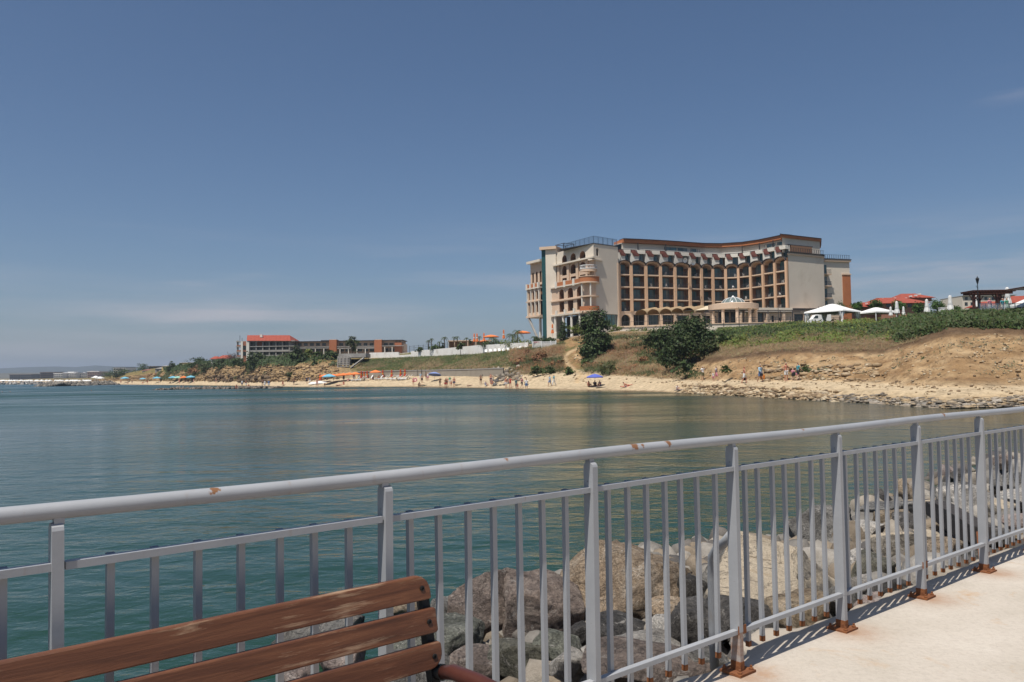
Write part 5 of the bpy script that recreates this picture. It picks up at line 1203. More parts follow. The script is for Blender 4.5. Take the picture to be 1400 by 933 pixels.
# cliff-top trees and bushes on the left
for a in (('dark green bush left of the unfinished hotel at the cliff top', 315, 337, 489, 502, 280, L_dark, 900), ('wide dark bush hanging over the cliff under the unfinished hotel', 335, 366, 483, 503, 276, L_dark, 1700),
          ('green bush under the middle of the unfinished hotel', 360, 383, 487, 500, 272, L_mid, 1100), ('olive bush under the right end of the unfinished hotel', 380, 399, 484, 497, 262, L_olive, 1000),
          ('tall dark tree filling the gully in the clay cliff', 397, 415, 476, 507, 243, L_dark, 2000), ('dark bush right of the gully tree', 410, 424, 482, 500, 246, L_mid, 900),
          ('bright green bush at the cliff top below the white columns', 412, 430, 478, 494, 252, L_yel, 1000), ('green bush at the cliff top left of the stair tower', 428, 445, 480, 494, 246, L_mid, 1100), ('dark bush between cliff and stair tower', 443, 463, 479, 494, 240, L_dark, 1100),
          ('small dark bush half way down the clay cliff', 427, 434, 493, 504, 236, L_dark, 400), ('small bush at the bottom of the gully', 392, 403, 509, 516, 235, L_olive, 400),
          ('dark green tree by the small orange roofed house', 288, 316, 491, 503, 308, L_dark, 1300), ('big round dark tree left of the orange roofed house', 258, 286, 489.5, 504, 340, L_dark, 1700),
          ('twin dark tree right of the white beach house', 229, 241, 495, 509, 372, L_dark, 1000), ('yellow green tree between the two yellow houses', 239, 252, 498, 508, 366, L_mid, 800),
          ('dark narrow tree beside the white beach house', 208, 218, 505, 518, 415, L_dark, 800), ('dark tree standing above the beach ramp', 183, 207, 498, 515, 480, L_dark, 1700),
          ('bushy dark tree rising from the left beach under the white topped building', 149, 176, 504, 518, 500, L_dark, 1900), ('tall dark thicket left of the waterside trees', 140, 156, 508, 519, 620, L_mid, 900), ('small dark tree between two waterside trees', 172, 188, 505, 517, 520, L_dark, 800),
          ('dry brown bush on the low bank of the far left beach', 200, 214, 511, 520, 402, L_russet, 600), ('brown scrub at the end of the clay cliff', 214, 232, 509, 519, 395, L_russet, 800),
          ('russet scrub on the cliff left of the dark overhang', 258, 288, 500, 512, 330, L_russet, 1200), ('olive scrub on the far cliff top', 270, 300, 497, 507, 322, L_olive, 1200)):
    bush_px('bush' if 'bush' in a[0] or 'scrub' in a[0] else 'tree', a[0], 'bush' if 'bush' in a[0] or 'scrub' in a[0] else 'tree', *a[1:7], n=a[7], size=.42)
# bare bush
b0 = P(318, 494, 306); s = 306 / FOC
t = thing('bare_tree', 'leafless grey brown bush beside the unfinished hotel', 'tree', b0)
for k in range(26):
    a = random.uniform(-1.25, 1.25); l = random.uniform(8, 14) * s; m = MB(); y = random.uniform(-.6, .6)
    p = Vector((math.sin(a) * l * .8, y * l * .4, math.cos(a) * l)); m.tube([(0, 0, 0), p * .5 + Vector((0, 0, .3)), p], [.10, .07, .03], 5)
    for j in range(6):
        q = p * random.uniform(.45, .95); d = Vector((random.uniform(-1, 1), random.uniform(-1, 1), random.uniform(.1, 1))) * 1.2; m.tube([q, q + d], [.04, .02], 4)
    m.build('branch', M_twig, t)
# palms of the terrace
def palm(label, px, py, D, h, r, nf=13):
    b = P(px, py, D); t = thing('palm_tree', label, 'palm', (b.x, b.y, b.z - h), group='young palms on the white terrace')
    MB().tube([(0, 0, -.3), (random.uniform(-.15, .15), 0, h * .5), (0, 0, h)], [.17, .12, .11], 8).build('trunk', M_bark, t, smooth=True)
    for k in range(nf):
        a = 2 * PI * k / nf + random.uniform(-.2, .2); el = random.uniform(.1, 1.2); pts = []
        for j in range(6):
            u = j / 5; pts.append(Vector((math.cos(a) * r * u * math.cos(el * .6), math.sin(a) * r * u * math.cos(el * .6), h + r * (u * math.sin(el) - u * u * 1.05))))
        V, F = [], []
        side = Vector((-math.sin(a), math.cos(a), 0))
        for j in range(5):
            for sgn in (-1, 1):
                for q in (0, .5):
                    c = pts[j].lerp(pts[j + 1], q); tip = c + side * sgn * r * .26 * (1 - abs((j + q) / 5 - .4)) + (pts[j + 1] - pts[j]) * .7 - Vector((0, 0, r * .08)); w = (pts[j + 1] - pts[j]) * .32
                    i = len(V); V += [c, c + w, tip]; F.append((i, i + 1, i + 2))
        for j in range(5):
            i = len(V); w = side * .03; V += [pts[j] - w, pts[j] + w, pts[j + 1]]; F.append((i, i + 1, i + 2))
        tn = random.uniform(.75, 1.3); link('frond', np_mesh('frond', [tuple(v) for v in V], F, L_palm, False, np.full((len(V), 3), tn)), t)
for a in (('leftmost palm over the white wall, one of a close pair', 586, 466, 225, 3.0, 1.0), ('slightly taller palm of the close pair', 589.8, 463.6, 226, 3.4, 1.0), ('short palm right of the close pair', 601, 468, 222, 2.2, 1.0), ('tall slim palm standing clear of the fence', 607.5, 461.5, 220, 3.8, 1.25),
          ('palm at the left end of the pool bar, leaning left', 621, 461.5, 218, 3.4, 1.0), ('palm beside it at the left end of the pool bar', 625, 461, 219, 3.5, 1.0), ('palm above the middle of the pool bar', 637.5, 462.5, 216, 3.0, 1.0), ('palm behind the closed orange parasols', 655, 461, 216, 3.2, 1.0),
          ('drooping palm right of the left open orange parasol', 675, 463, 196, 2.3, 1.9), ('largest feathery palm in the middle of the terrace edge', 700, 458.5, 188, 2.6, 2.2), ('tall palm left of the right open orange parasol', 707.5, 453, 190, 3.6, 1.7), ('short spiky palm before the leaning column', 730, 461, 184, 1.8, 1.1)): palm(*a)
for x, y0, y1, D, lb in ((643, 463, 473, 214, 'slim dark cypress beside the pool bar'), (606, 468, 478, 219, 'short slim cypress under the tall slim palm'), (654, 466, 474, 212, 'slim cypress behind the closed orange parasols')):
    b0 = P(x, y1, D); s = D / FOC; h = (y1 - y0) * s
    tree('cypress', lb, 'tree', b0, [(0, 0, h * .3, h * .12, h * .12, h * .3), (0, 0, h * .65, h * .1, h * .1, h * .3)], 350, .18, L_dark, (h * .6, .06), limbs=False)
# trailing green on the terrace edge
for x0, x1, y0, y1, D, lb, mt in ((655, 690, 467, 475, 198, 'dark trailing hedge over the white wall by the loungers', L_dark), (688, 726, 464.5, 474, 186, 'yellow tipped trailing hedge at the right end of the white wall', L_yel), (569, 578, 475, 481, 225, 'small shrub on the left end of the white wall', L_mid), (588, 606, 473, 479.5, 220, 'low shrub row on the white wall under the pair of palms', L_mid), (742, 760, 462, 469.5, 176, 'dark shrubs behind the white picket fence', L_dark)):
    bush_px('hedge', lb, 'hedge', x0, x1, y0, y1, D, mt, n=1100, size=.26, lumps=6, trunk=False)

# ---- ground cover nobody could count: hedge band on the right cliff, grass and dry tufts
def cover(name, u0, u1, q0, q1, n, size, mat, keep=None, up=1.2, lift=.25, asp=2.2, seed=1, tone=(.7, 1.35), clump=.35, wid=.42):
    rg = np.random.RandomState(seed); cols = np.where((COLS >= u0) & (COLS <= u1))[0]; rowsr = np.where((CQ[0] >= q0) & (CQ[0] <= q1))[0]
    if n * 1 == 0: return
    ar = np.gradient(COAST[cols][:, rowsr, 0], axis=0); dist = np.hypot(COAST[cols][:, rowsr, 0], COAST[cols][:, rowsr, 1])
    w = np.abs(ar) * np.abs(np.linalg.norm(np.gradient(COAST[cols][:, rowsr], axis=1), axis=-1)) ** .8
    if keep is not None:
        pt = COAST[cols][:, rowsr]; w = w * keep(pt, np.repeat(COLS[cols][:, None], len(rowsr), 1), np.repeat(CQ[0][rowsr][None], len(cols), 0))
    pidx = rg.choice(w.size, n, p=(w / w.sum()).ravel()); ci, ri = np.unravel_index(pidx, w.shape)
    c = COAST[cols[ci], rowsr[ri]] + rg.normal(0, 1, (n, 3)) * np.array([clump, clump, .04]); c[:, 2] += rg.uniform(0, 1, n) ** 1.5 * lift
    ton = (tone[0] + (tone[1] - tone[0]) * (fbm(c[:, 0] * .5, c[:, 1] * .5, c[:, 2], 3) * .5 + .5))[:, None] * rg.uniform(.8, 1.2, (n, 3))
    nv = np.tile(np.array([0, -.8, .5]), (n, 1)); V, F, T = leaves(c, nv, np.full(n, size), rg, ton, asp, up, wid)
    tag(link(name, np_mesh(name, V, F, mat, False, T)), kind='stuff')
cover('cliff_hedge', 1225, 1480, 5.05, 6.6, 26000, .20, L_hedge, lambda p, u, q: .3 + (fbm(p[..., 0] * .3, p[..., 1] * .3, p[..., 2], 3) > -.25), lift=1.1, seed=2)
cover('slope_scrub', 985, 1240, 5.55, 6.9, 30000, .22, L_hedge, lambda p, u, q: (.05 + (fbm(p[..., 0] * .22, p[..., 1] * .22, p[..., 2], 4) > -.22)) * sst(5.5, 6.0, q) * (1 - (u > 1085) * (u < 1205) * (q > 6.0)), lift=.45, seed=3)
cover('slope_scrub', 985, 1300, 5.25, 6.9, 9000, .20, L_yel, lambda p, u, q: (fbm(p[..., 0] * .3 + 40, p[..., 1] * .3, p[..., 2], 4) > .12) * 1.0 + .02, lift=.6, seed=4)
cover('dry_grass', 940, 1260, 4.9, 5.9, 24000, .17, L_dry, lambda p, u, q: (fbm(p[..., 0] * .3 + 9, p[..., 1] * .3, p[..., 2], 4) > .0) * 1.0 + .1, lift=.25, seed=5, wid=.09, asp=3.2)
cover('dry_grass', 700, 940, 3.1, 6.3, 34000, .26, L_dry, lambda p, u, q: (fbm(p[..., 0] * .2 + 3, p[..., 1] * .2, p[..., 2], 4) > .02) * (np.abs(u - 785) > 13), lift=.35, seed=6, wid=.09, asp=3.2)
cover('grass', 700, 960, 3.1, 6.3, 24000, .26, L_olive, lambda p, u, q: (fbm(p[..., 0] * .2 + 3, p[..., 1] * .2, p[..., 2], 4) < -.04) * (np.abs(u - 785) > 13), lift=.45, seed=7, wid=.14, asp=2.6)
cover('russet_grass', 700, 930, 3.2, 5.4, 20000, .26, L_russet, lambda p, u, q: (fbm(p[..., 0] * .15 + 23, p[..., 1] * .2, p[..., 2], 4) > .06) * (np.abs(u - 785) > 13), lift=.45, seed=8, wid=.10, asp=3)
cover('grass', 490, 705, 3.9, 5.4, 34000, .30, L_grass, lambda p, u, q: .25 + sst(4.2, 5.0, q) * 1.4 + (fbm(p[..., 0] * .2, p[..., 1] * .2, p[..., 2], 4) > .05), lift=.3, seed=9, wid=.10, asp=3)
cover('dry_grass', 490, 705, 3.9, 5.2, 30000, .28, L_dry, lambda p, u, q: (fbm(p[..., 0] * .12 + 7, p[..., 1] * .2, p[..., 2], 4) > -.05) * (1.3 - sst(4.2, 5.0, q)), lift=.2, seed=10, wid=.09, asp=3.2)
cover('scrub', 228, 470, 4.75, 6.2, 15000, .42, L_dark, lambda p, u, q: .15 + (fbm(p[..., 0] * .1, p[..., 1] * .1, p[..., 2] * .3, 4) > -.1), lift=1.2, seed=11)
cover('cliff_tufts', 215, 470, 3.3, 4.9, 7000, .34, L_olive, lambda p, u, q: (fbm(p[..., 0] * .1 + 5, p[..., 1] * .1, p[..., 2] * .3, 4) > .12) * 1.0, lift=.5, seed=12)
cover('cliff_tufts', 1000, 1420, 3.0, 4.9, 700, .09, L_grey, lambda p, u, q: (fbm(p[..., 0] * .5 + 5, p[..., 1] * .5, p[..., 2] * .8, 3) > .26) * 1.0 + .003, lift=.35, seed=13, clump=.15)
# ================================================================== people
def skinmat(name, c): return pm(name, c, tuple(x * .92 for x in c), scale=8, rough=.55, bump=0, spec=.4)
SKIN = [skinmat('tanned_skin', (.42, .225, .135)), skinmat('pale_skin', (.56, .34, .245)), skinmat('sunburnt_skin', (.50, .21, .135)), skinmat('brown_skin', (.24, .12, .07))]
HAIR = [pm('dark_hair', (.03, .022, .018), bump=0), pm('brown_hair', (.10, .06, .035), bump=0), pm('fair_hair', (.32, .22, .11), bump=0)]
FAB = {k: pm(k + '_cloth', c, tuple(x * .85 for x in c), scale=6, rough=.85, bump=0) for k, c in dict(white=(.74, .73, .71), black=(.022, .022, .025), khaki=(.17, .165, .09), blue=(.13, .22, .42), light_blue=(.34, .48, .58), turquoise=(.06, .30, .36), teal=(.10, .24, .24), red=(.45, .06, .05), pink=(.62, .24, .30), navy=(.03, .045, .11), grey=(.22, .22, .23), purple=(.16, .07, .20), green=(.12, .36, .22), orange=(.62, .20, .03)).items()}
m_, n_, b_ = newmat('striped_cloth'); w_ = n_.nodes.new('ShaderNodeTexWave'); w_.bands_direction = 'Z'; w_.inputs['Scale'].default_value = 5.5
n_.links.new(coord(n_), w_.inputs['Vector']); n_.links.new(ramp(n_, w_.outputs[0], [(.45, (.66, .64, .64)), (.55, (.10, .07, .12))]), b_.inputs['Base Color']); b_.inputs['Roughness'].default_value = .85; FAB['striped'] = m_

def skeleton(pose):
    """joints of a 1.75 m figure facing -Y; every limb a chain of points"""
    J = dict(pel=(0, 0, .95), spi=(0, .01, 1.12), che=(0, .0, 1.32), nec=(0, .01, 1.49), hd0=(0, -.01, 1.58), hd1=(0, -.012, 1.66), hd2=(0, .0, 1.72))
    def limb(side, sh, el, wr, hip, kn, an, toe):
        s = 'l' if side > 0 else 'r'
        J.update({'sh' + s: sh, 'el' + s: el, 'wr' + s: wr, 'hp' + s: hip, 'kn' + s: kn, 'an' + s: an, 'to' + s: toe})
    P_ = {'stand': [((.19, 0, 1.43), (.25, .03, 1.15), (.26, -.05, .90), (.10, 0, .90), (.11, -.02, .49), (.11, .03, .08), (.13, -.13, .03)), ((-.19, 0, 1.43), (-.25, .03, 1.15), (-.26, -.05, .90), (-.10, 0, .90), (-.11, -.02, .49), (-.11, .03, .08), (-.13, -.13, .03))],
          'walk': [((.19, 0, 1.43), (.24, -.10, 1.17), (.22, -.25, .96), (.09, 0, .90), (.10, .10, .50), (.10, .32, .16), (.11, .26, .03)), ((-.19, 0, 1.43), (-.25, .12, 1.17), (-.25, .10, .91), (-.09, 0, .90), (-.10, -.20, .52), (-.10, -.20, .10), (-.11, -.35, .05))],
          'armup': [((.19, 0, 1.43), (.36, -.10, 1.30), (.16, -.14, 1.60), (.10, 0, .90), (.11, -.02, .49), (.11, .03, .08), (.13, -.13, .03)), ((-.19, 0, 1.43), (-.29, .03, 1.16), (-.20, -.16, 1.02), (-.10, 0, .90), (-.13, -.02, .49), (-.15, .03, .08), (-.17, -.13, .03))],
          'hips': [((.19, 0, 1.43), (.37, .06, 1.20), (.19, -.06, 1.03), (.10, 0, .90), (.12, -.02, .49), (.14, .03, .08), (.17, -.12, .03)), ((-.19, 0, 1.43), (-.37, .06, 1.20), (-.19, -.06, 1.03), (-.10, 0, .90), (-.12, -.02, .49), (-.14, .03, .08), (-.17, -.12, .03))],
          'carry': [((.19, 0, 1.43), (.25, .02, 1.15), (.28, -.02, .88), (.09, 0, .90), (.10, -.18, .52), (.10, -.16, .10), (.11, -.31, .05)), ((-.19, 0, 1.43), (-.26, -.08, 1.18), (-.24, -.26, 1.04), (-.09, 0, .90), (-.10, .08, .50), (-.10, .28, .15), (-.11, .2, .03))]}
    if pose in P_:
        limb(1, *P_[pose][0]); limb(-1, *P_[pose][1])
    elif pose == 'sit':                                    # on the sand, knees drawn up, facing -Y
        J.update(pel=(0, .2, .12), spi=(0, .26, .29), che=(0, .24, .49), nec=(0, .18, .65), hd0=(0, .14, .73), hd1=(0, .13, .81), hd2=(0, .14, .87))
        for s in (1, -1): limb(s, (.18 * s, .22, .60), (.25 * s, .06, .42), (.14 * s, -.16, .44), (.10 * s, .15, .11), (.13 * s, -.22, .42), (.12 * s, -.44, .07), (.13 * s, -.58, .03))
    elif pose == 'lie':                                    # propped on the elbows, legs along -X
        J.update(pel=(0, 0, .12), spi=(.2, 0, .16), che=(.40, 0, .26), nec=(.56, 0, .36), hd0=(.64, 0, .43), hd1=(.69, -.01, .50), hd2=(.71, 0, .56))
        for s in (1, -1): limb(s, (.50, .18 * s, .33), (.52, .26 * s, .07), (.30, .24 * s, .05), (-.05, .10 * s, .11), (-.46, .12 * s, .22 if s > 0 else .10), (-.86, .11 * s, .07), (-.92, .12 * s, .2))
    elif pose == 'flat':
        J.update(pel=(0, 0, .11), spi=(.2, 0, .12), che=(.40, 0, .13), nec=(.57, 0, .12), hd0=(.66, 0, .12), hd1=(.74, 0, .13), hd2=(.80, 0, .13))
        for s in (1, -1): limb(s, (.50, .19 * s, .11), (.24, .27 * s, .07), (.0, .26 * s, .06), (-.05, .10 * s, .10), (-.46, .12 * s, .09), (-.86, .11 * s, .06), (-.90, .14 * s, .16))
    elif pose == 'crouch':
        J.update(pel=(0, .18, .38), spi=(0, .12, .55), che=(0, -.02, .72), nec=(0, -.14, .85), hd0=(0, -.2, .91), hd1=(0, -.23, .98), hd2=(0, -.23, 1.04))
        for s in (1, -1): limb(s, (.18 * s, -.05, .81), (.24 * s, -.22, .56), (.15 * s, -.40, .36), (.10 * s, .13, .37), (.18 * s, -.25, .48), (.14 * s, .0, .08), (.16 * s, -.16, .03))
    elif pose == 'swim':                                   # head and shoulders above the water
        J.update(pel=(0, .25, -.55), spi=(0, .2, -.38), che=(0, .1, -.18), nec=(0, 0, -.02), hd0=(0, -.02, .07), hd1=(0, -.03, .15), hd2=(0, -.02, .21))
        for s in (1, -1): limb(s, (.19 * s, .03, -.07), (.42 * s, -.08, -.12), (.60 * s, -.28, -.10), (.10 * s, .28, -.6), (.12 * s, .5, -.9), (.12 * s, .8, -1.1), (.12 * s, .9, -1.15))
    return J
RAD = dict(pel=(.15, .115), spi=(.135, .10), che=(.165, .115), nec=(.055, .058), hd0=(.068, .080), hd1=(.080, .096), hd2=(.058, .068), sh=(.058, .058), el=(.040, .040), wr=(.028, .026), hp=(.092, .092), kn=(.056, .056), an=(.040, .042), to=(.036, .030))
_poses = {}
def pose_mesh(pose):
    """one continuous body grown over the skeleton; every vertex remembers its nearest bone"""
    if pose in _poses: return _poses[pose]
    J = skeleton(pose); names = list(J); V = [Vector(J[k]) for k in names]; R = [RAD[k if k in RAD else k[:2]] for k in names]; ix = {k: i for i, k in enumerate(names)}
    E = [('pel', 'spi'), ('spi', 'che'), ('che', 'nec'), ('nec', 'hd0'), ('hd0', 'hd1'), ('hd1', 'hd2')]
    for s in 'lr': E += [('che', 'sh' + s), ('sh' + s, 'el' + s), ('el' + s, 'wr' + s), ('pel', 'hp' + s), ('hp' + s, 'kn' + s), ('kn' + s, 'an' + s), ('an' + s, 'to' + s)]
    E = [(ix[a], ix[b]) for a, b in E]
    bones = [(names[a], V[a], V[b]) for a, b in E]
    def node(p, r, link_): V.append(Vector(p)); R.append((r, r)); E.append((link_, len(V) - 1)); return len(V) - 1
    up = (V[ix['hd2']] - V[ix['nec']]).normalized(); fw = (V[ix['hd0']] - V[ix['nec']]); fw = Vector((0, -1, 0)) if pose != 'flat' else Vector((0, 0, 1)); fw = (fw - up * fw.dot(up)).normalized(); sd = up.cross(fw)
    node(V[ix['hd1']] + fw * .115 - up * .02, .014, ix['hd1'])                        # nose
    for s in (1, -1): node(V[ix['hd1']] + sd * s * .098 - up * .01, .016, ix['hd1'])  # ears
    for s in 'lr':                                                                    # palm, four fingers, thumb
        w = V[ix['wr' + s]]; d = (w - V[ix['el' + s]]).normalized(); a = d.cross(Vector((0, 1, .2))).normalized(); c = d.cross(a)
        pm1 = node(w + d * .06, .030, ix['wr' + s])
        for k, ln in enumerate((.055, .068, .072, .058)):
            f1 = node(w + d * .095 + a * (k - 1.5) * .020, .0095, pm1); f2 = node(w + d * (.095 + ln) + a * (k - 1.5) * .022 + c * .014, .008, f1)
        t1 = node(w + d * .045 + a * .042, .010, pm1); node(w + d * .085 + a * .058 + c * .01, .0085, t1)
    me = bpy.data.meshes.new('body_' + pose); me.from_pydata([tuple(v) for v in V], E, []); o = bpy.data.objects.new('tmp', me); COL.objects.link(o)
    sk = o.modifiers.new('skin', 'SKIN'); sk.use_smooth_shade = True; o.modifiers.new('sub', 'SUBSURF').levels = 1
    for i, r in enumerate(R): me.skin_vertices[0].data[i].radius = r; me.skin_vertices[0].data[i].use_root = (i == 0)
    dg = bpy.context.evaluated_depsgraph_get(); ev = o.evaluated_get(dg); out = bpy.data.meshes.new_from_object(ev); bpy.data.objects.remove(o)
    co = np.empty(len(out.vertices) * 3, np.float32); out.vertices.foreach_get('co', co); co = co.reshape(-1, 3); nv = np.empty(len(co) * 3, np.float32); out.vertices.foreach_get('normal', nv); nv = nv.reshape(-1, 3)
    best = np.full(len(co), 9.0); bone = np.zeros(len(co), int); par = np.zeros(len(co))
    for k, (nm, p, q) in enumerate(bones):
        p, q = np.array(p), np.array(q); d = q - p; t = np.clip(((co - p) @ d) / (d @ d + 1e-9), 0, 1); dist = np.linalg.norm(co - p - t[:, None] * d, axis=1) / (R[E[k][0]][0] + .02)
        m = dist < best; best[m] = dist[m]; bone[m] = k; par[m] = t[m]
    pm_ = [tuple(p.vertices) for p in out.polygons]; out.name = 'body_' + pose
    hd = np.array(V[ix['hd1']]); rel = co - hd
    _poses[pose] = (out, co, nv, np.array([b[0] for b in bones])[bone], np.array([names[E[k][1]] if E[k][1] < len(names) else '' for k in range(len(bones))])[bone], par, pm_, rel @ np.array(up), rel @ np.array(fw), {k: Vector(J[k]) for k in J})
    return _poses[pose]
_cl = {}
def garment(pose, sort, mat):
    key = (pose, sort, mat.name)
    if key in _cl: return _cl[key]
    out, co, nv, b0, b1, par, polys, hu, hf, J = pose_mesh(pose)
    b2 = np.array([x[:2] for x in b0]); e2 = np.array([x[:2] for x in b1])
    hd = np.isin(b0, ['hd0', 'hd1']) | ((b0 == 'nec') & (par > .6)); off = .014
    torso = np.isin(b0, ['pel', 'spi']) & ~np.isin(e2, ['hp']) | ((b0 == 'che') & (np.isin(e2, ['sh']) | ((e2 == 'ne') & (par < .45))))
    hips = (b0 == 'pel') & ((e2 == 'hp') | (par < .35))
    if sort == 'shirt': sel = torso | ((b2 == 'sh') & (par < .62)); off = .02
    elif sort == 'jacket': sel = torso | (b2 == 'sh') | ((b2 == 'el') & (par < .9)); off = .028
    elif sort == 'top': sel = torso & ~((b0 == 'pel') & (par < .3)); off = .014
    elif sort == 'bra': sel = ((b0 == 'spi') & (par > .62)) | ((b0 == 'che') & (e2 == 'ne') & (par < .08)) | ((b0 == 'che') & (e2 == 'sh') & (par < .3))
    elif sort == 'shorts': sel = hips | ((b2 == 'hp') & (par < .72)); off = .026
    elif sort == 'briefs': sel = hips | ((b2 == 'hp') & (par < .16)); off = .012
    elif sort == 'trousers': sel = hips | (b2 == 'hp') | ((b2 == 'kn') & (par < .9)); off = .026
    elif sort == 'hair': sel = hd & ((hu > .055) | ((hf < .0) & (hu > -.07))); off = .014
    elif sort == 'cap': sel = hd & (hu > .045); off = .022
    elif sort == 'bun': sel = hd & ((hu > .05) | ((hf < .02) & (hu > -.16))); off = .018
    F = [p for p in polys if sum(sel[i] for i in p) >= len(p) - 1 and sel[p[0]] | sel[p[1]]]
    used = sorted({i for p in F for i in p}); mp_ = {i: k for k, i in enumerate(used)}
    V = [tuple(co[i] + nv[i] * off) for i in used]; F = [tuple(mp_[i] for i in p) for p in F]
    if sort == 'cap':                                       # brim
        hdc = J['hd1']; k0 = len(V); up = (J['hd2'] - J['nec']).normalized(); fw = Vector((0, -1, 0)); fw = (fw - up * fw.dot(up)).normalized(); sd = up.cross(fw)
        ring = [hdc + up * .05 + fw * (.09 * math.cos(a) + (.09 if r else 0) * math.cos(a)) + sd * .098 * math.sin(a) for r in (0, 1) for a in np.linspace(-1.2, 1.2, 7)]
        V += [tuple(v) for v in ring]; F += [(k0 + i, k0 + i + 1, k0 + 8 + i, k0 + 7 + i) for i in range(6)]
    me = bpy.data.meshes.new(sort); me.from_pydata(V, [], F); me.materials.append(mat); me.polygons.foreach_set('use_smooth', [True] * len(F)); me.update(); _cl[key] = me
    return me
_bd = {}
def person(label, px, py, pose, rz=0.0, skin=0, wear=(), hair=0, h=1.75, group=None, z=None, D=None):
    key = (pose, skin)
    if key not in _bd:
        me = pose_mesh(pose)[0].copy(); me.materials.clear(); me.materials.append(SKIN[skin]); me.polygons.foreach_set('use_smooth', [True] * len(me.polygons)); _bd[key] = me
    loc = on_coast(px, py) if z is None else Pz(px, py, z)
    if loc is None: loc = Pz(px, py, 0.0)
    o = bpy.data.objects.new('person', _bd[key]); COL.objects.link(o); o.location = loc - Vector((0, 0, .02)); o.rotation_euler = (0, 0, rz); o.scale = (h / 1.75 * 1.13,) * 3
    tag(o, label, 'person', group)
    for sort, col in wear: g = bpy.data.objects.new({'bra': 'bikini_top', 'briefs': 'swim_briefs', 'top': 'vest_top'}.get(sort, sort), garment(pose, sort, FAB[col])); COL.objects.link(g); g.parent = o
    if not any(w[0] == 'cap' for w in wear):
        g = bpy.data.objects.new('hair', garment(pose, 'hair' if hair < 3 else 'bun', HAIR[hair % 3])); COL.objects.link(g); g.parent = o
    return o
def grip(o, hand):                                          # where a hand of that figure is
    pose = o.data.name.split('_')[1].split('.')[0]; J = pose_mesh(pose)[9]; w = J['wr' + hand]; d = (w - J['el' + hand]).normalized()
    return Matrix.Translation(o.location) @ Matrix.Rotation(o.rotation_euler.z, 4, 'Z') @ Matrix.Scale(o.scale.x, 4) @ (w + d * .09)
def bag(name, label, pos, w, h, d, mat, strap=.22):
    t = thing(name, label, 'bag', pos); m = MB(); z = -strap
    m.prism([(-w / 2, -d / 2, z), (-w * .55, -d / 2, z - h * .6), (-w * .45, -d / 2, z - h), (w * .45, -d / 2, z - h), (w * .55, -d / 2, z - h * .6), (w / 2, -d / 2, z)], (0, d, 0)); o = m.build('bag_body', mat, t)
    bv = o.modifiers.new('soft', 'BEVEL'); bv.width = .04; bv.segments = 2
    for y in (-d / 3, d / 3): MB().tube([(-w * .3, y, z), (-w * .12, y, -.02), (w * .12, y, -.02), (w * .3, y, z)], .012, 5).build('handle', mat, t)
    return t
R_ = math.radians
# ---- walkers on the clay ledge
person('leftmost walker on the clay ledge, white shirt and khaki shorts', 962.5, 520.5, 'armup', R_(30), 0, (('shirt', 'white'), ('shorts', 'khaki'), ('cap', 'white')), h=1.72)
person('person in a purple and white striped shirt walking on the clay ledge', 981, 521.5, 'walk', R_(70), 1, (('shirt', 'striped'), ('shorts', 'pink')), 0, h=1.72)
person('small child in white beside the striped shirt walker', 976.5, 521, 'stand', R_(20), 1, (('shirt', 'white'), ('shorts', 'pink')), 2, h=1.0)
p1 = person('bare chested person in white shorts carrying a black bag along the ledge', 1018.5, 524.5, 'carry', R_(75), 2, (('shorts', 'white'),), 1, h=1.78); p1['label'] = 'bare chested person in white shorts with a black bag on the ledge'
bag('shoulder_bag', 'black bag carried by the bare chested walker', grip(p1, 'l'), .42, .40, .18, FAB['black'], .15)
p2 = person('person in a light blue jacket, purple top and white cap with an orange bag', 1040, 522.8, 'carry', R_(35), 0, (('jacket', 'light_blue'), ('shorts', 'blue'), ('cap', 'white')), h=1.78)
bag('beach_bag', 'round orange beach bag held by the walker in the light blue jacket', grip(p2, 'l'), .48, .5, .2, FAB['orange'], .06); bag('handbag', 'dark handbag in the other hand of the light blue jacket walker', grip(p2, 'r'), .3, .26, .12, FAB['black'], .12)
person('sunburnt bare chested person in white shorts and a white cap', 1075.5, 521, 'hips', R_(20), 2, (('shorts', 'white'), ('cap', 'white')), h=1.78)
person('small child in a white cap with a black rucksack between two adults', 1085.5, 520.5, 'stand', R_(150), 1, (('shirt', 'pink'), ('shorts', 'black'), ('cap', 'white')), h=1.2)
b_ = tag(MB().box(-.16, .16, -.1, .1, .5, .92).build('rucksack', FAB['black']), 'black rucksack on the back of the child in the white cap', 'rucksack'); b_.location = on_coast(1085.5, 520.5) + Vector((.04, -.16, .0)); bv = b_.modifiers.new('soft', 'BEVEL'); bv.width = .07; bv.segments = 3
p3 = person('person in a turquoise top and dark shorts at the right end of the ledge', 1091.5, 520.5, 'carry', R_(100), 1, (('shirt', 'turquoise'), ('shorts', 'black')), 1, h=1.72)
bag('beach_bag', 'small pink bag held by the person in the turquoise top', grip(p3, 'l'), .26, .24, .14, FAB['pink'], .06)
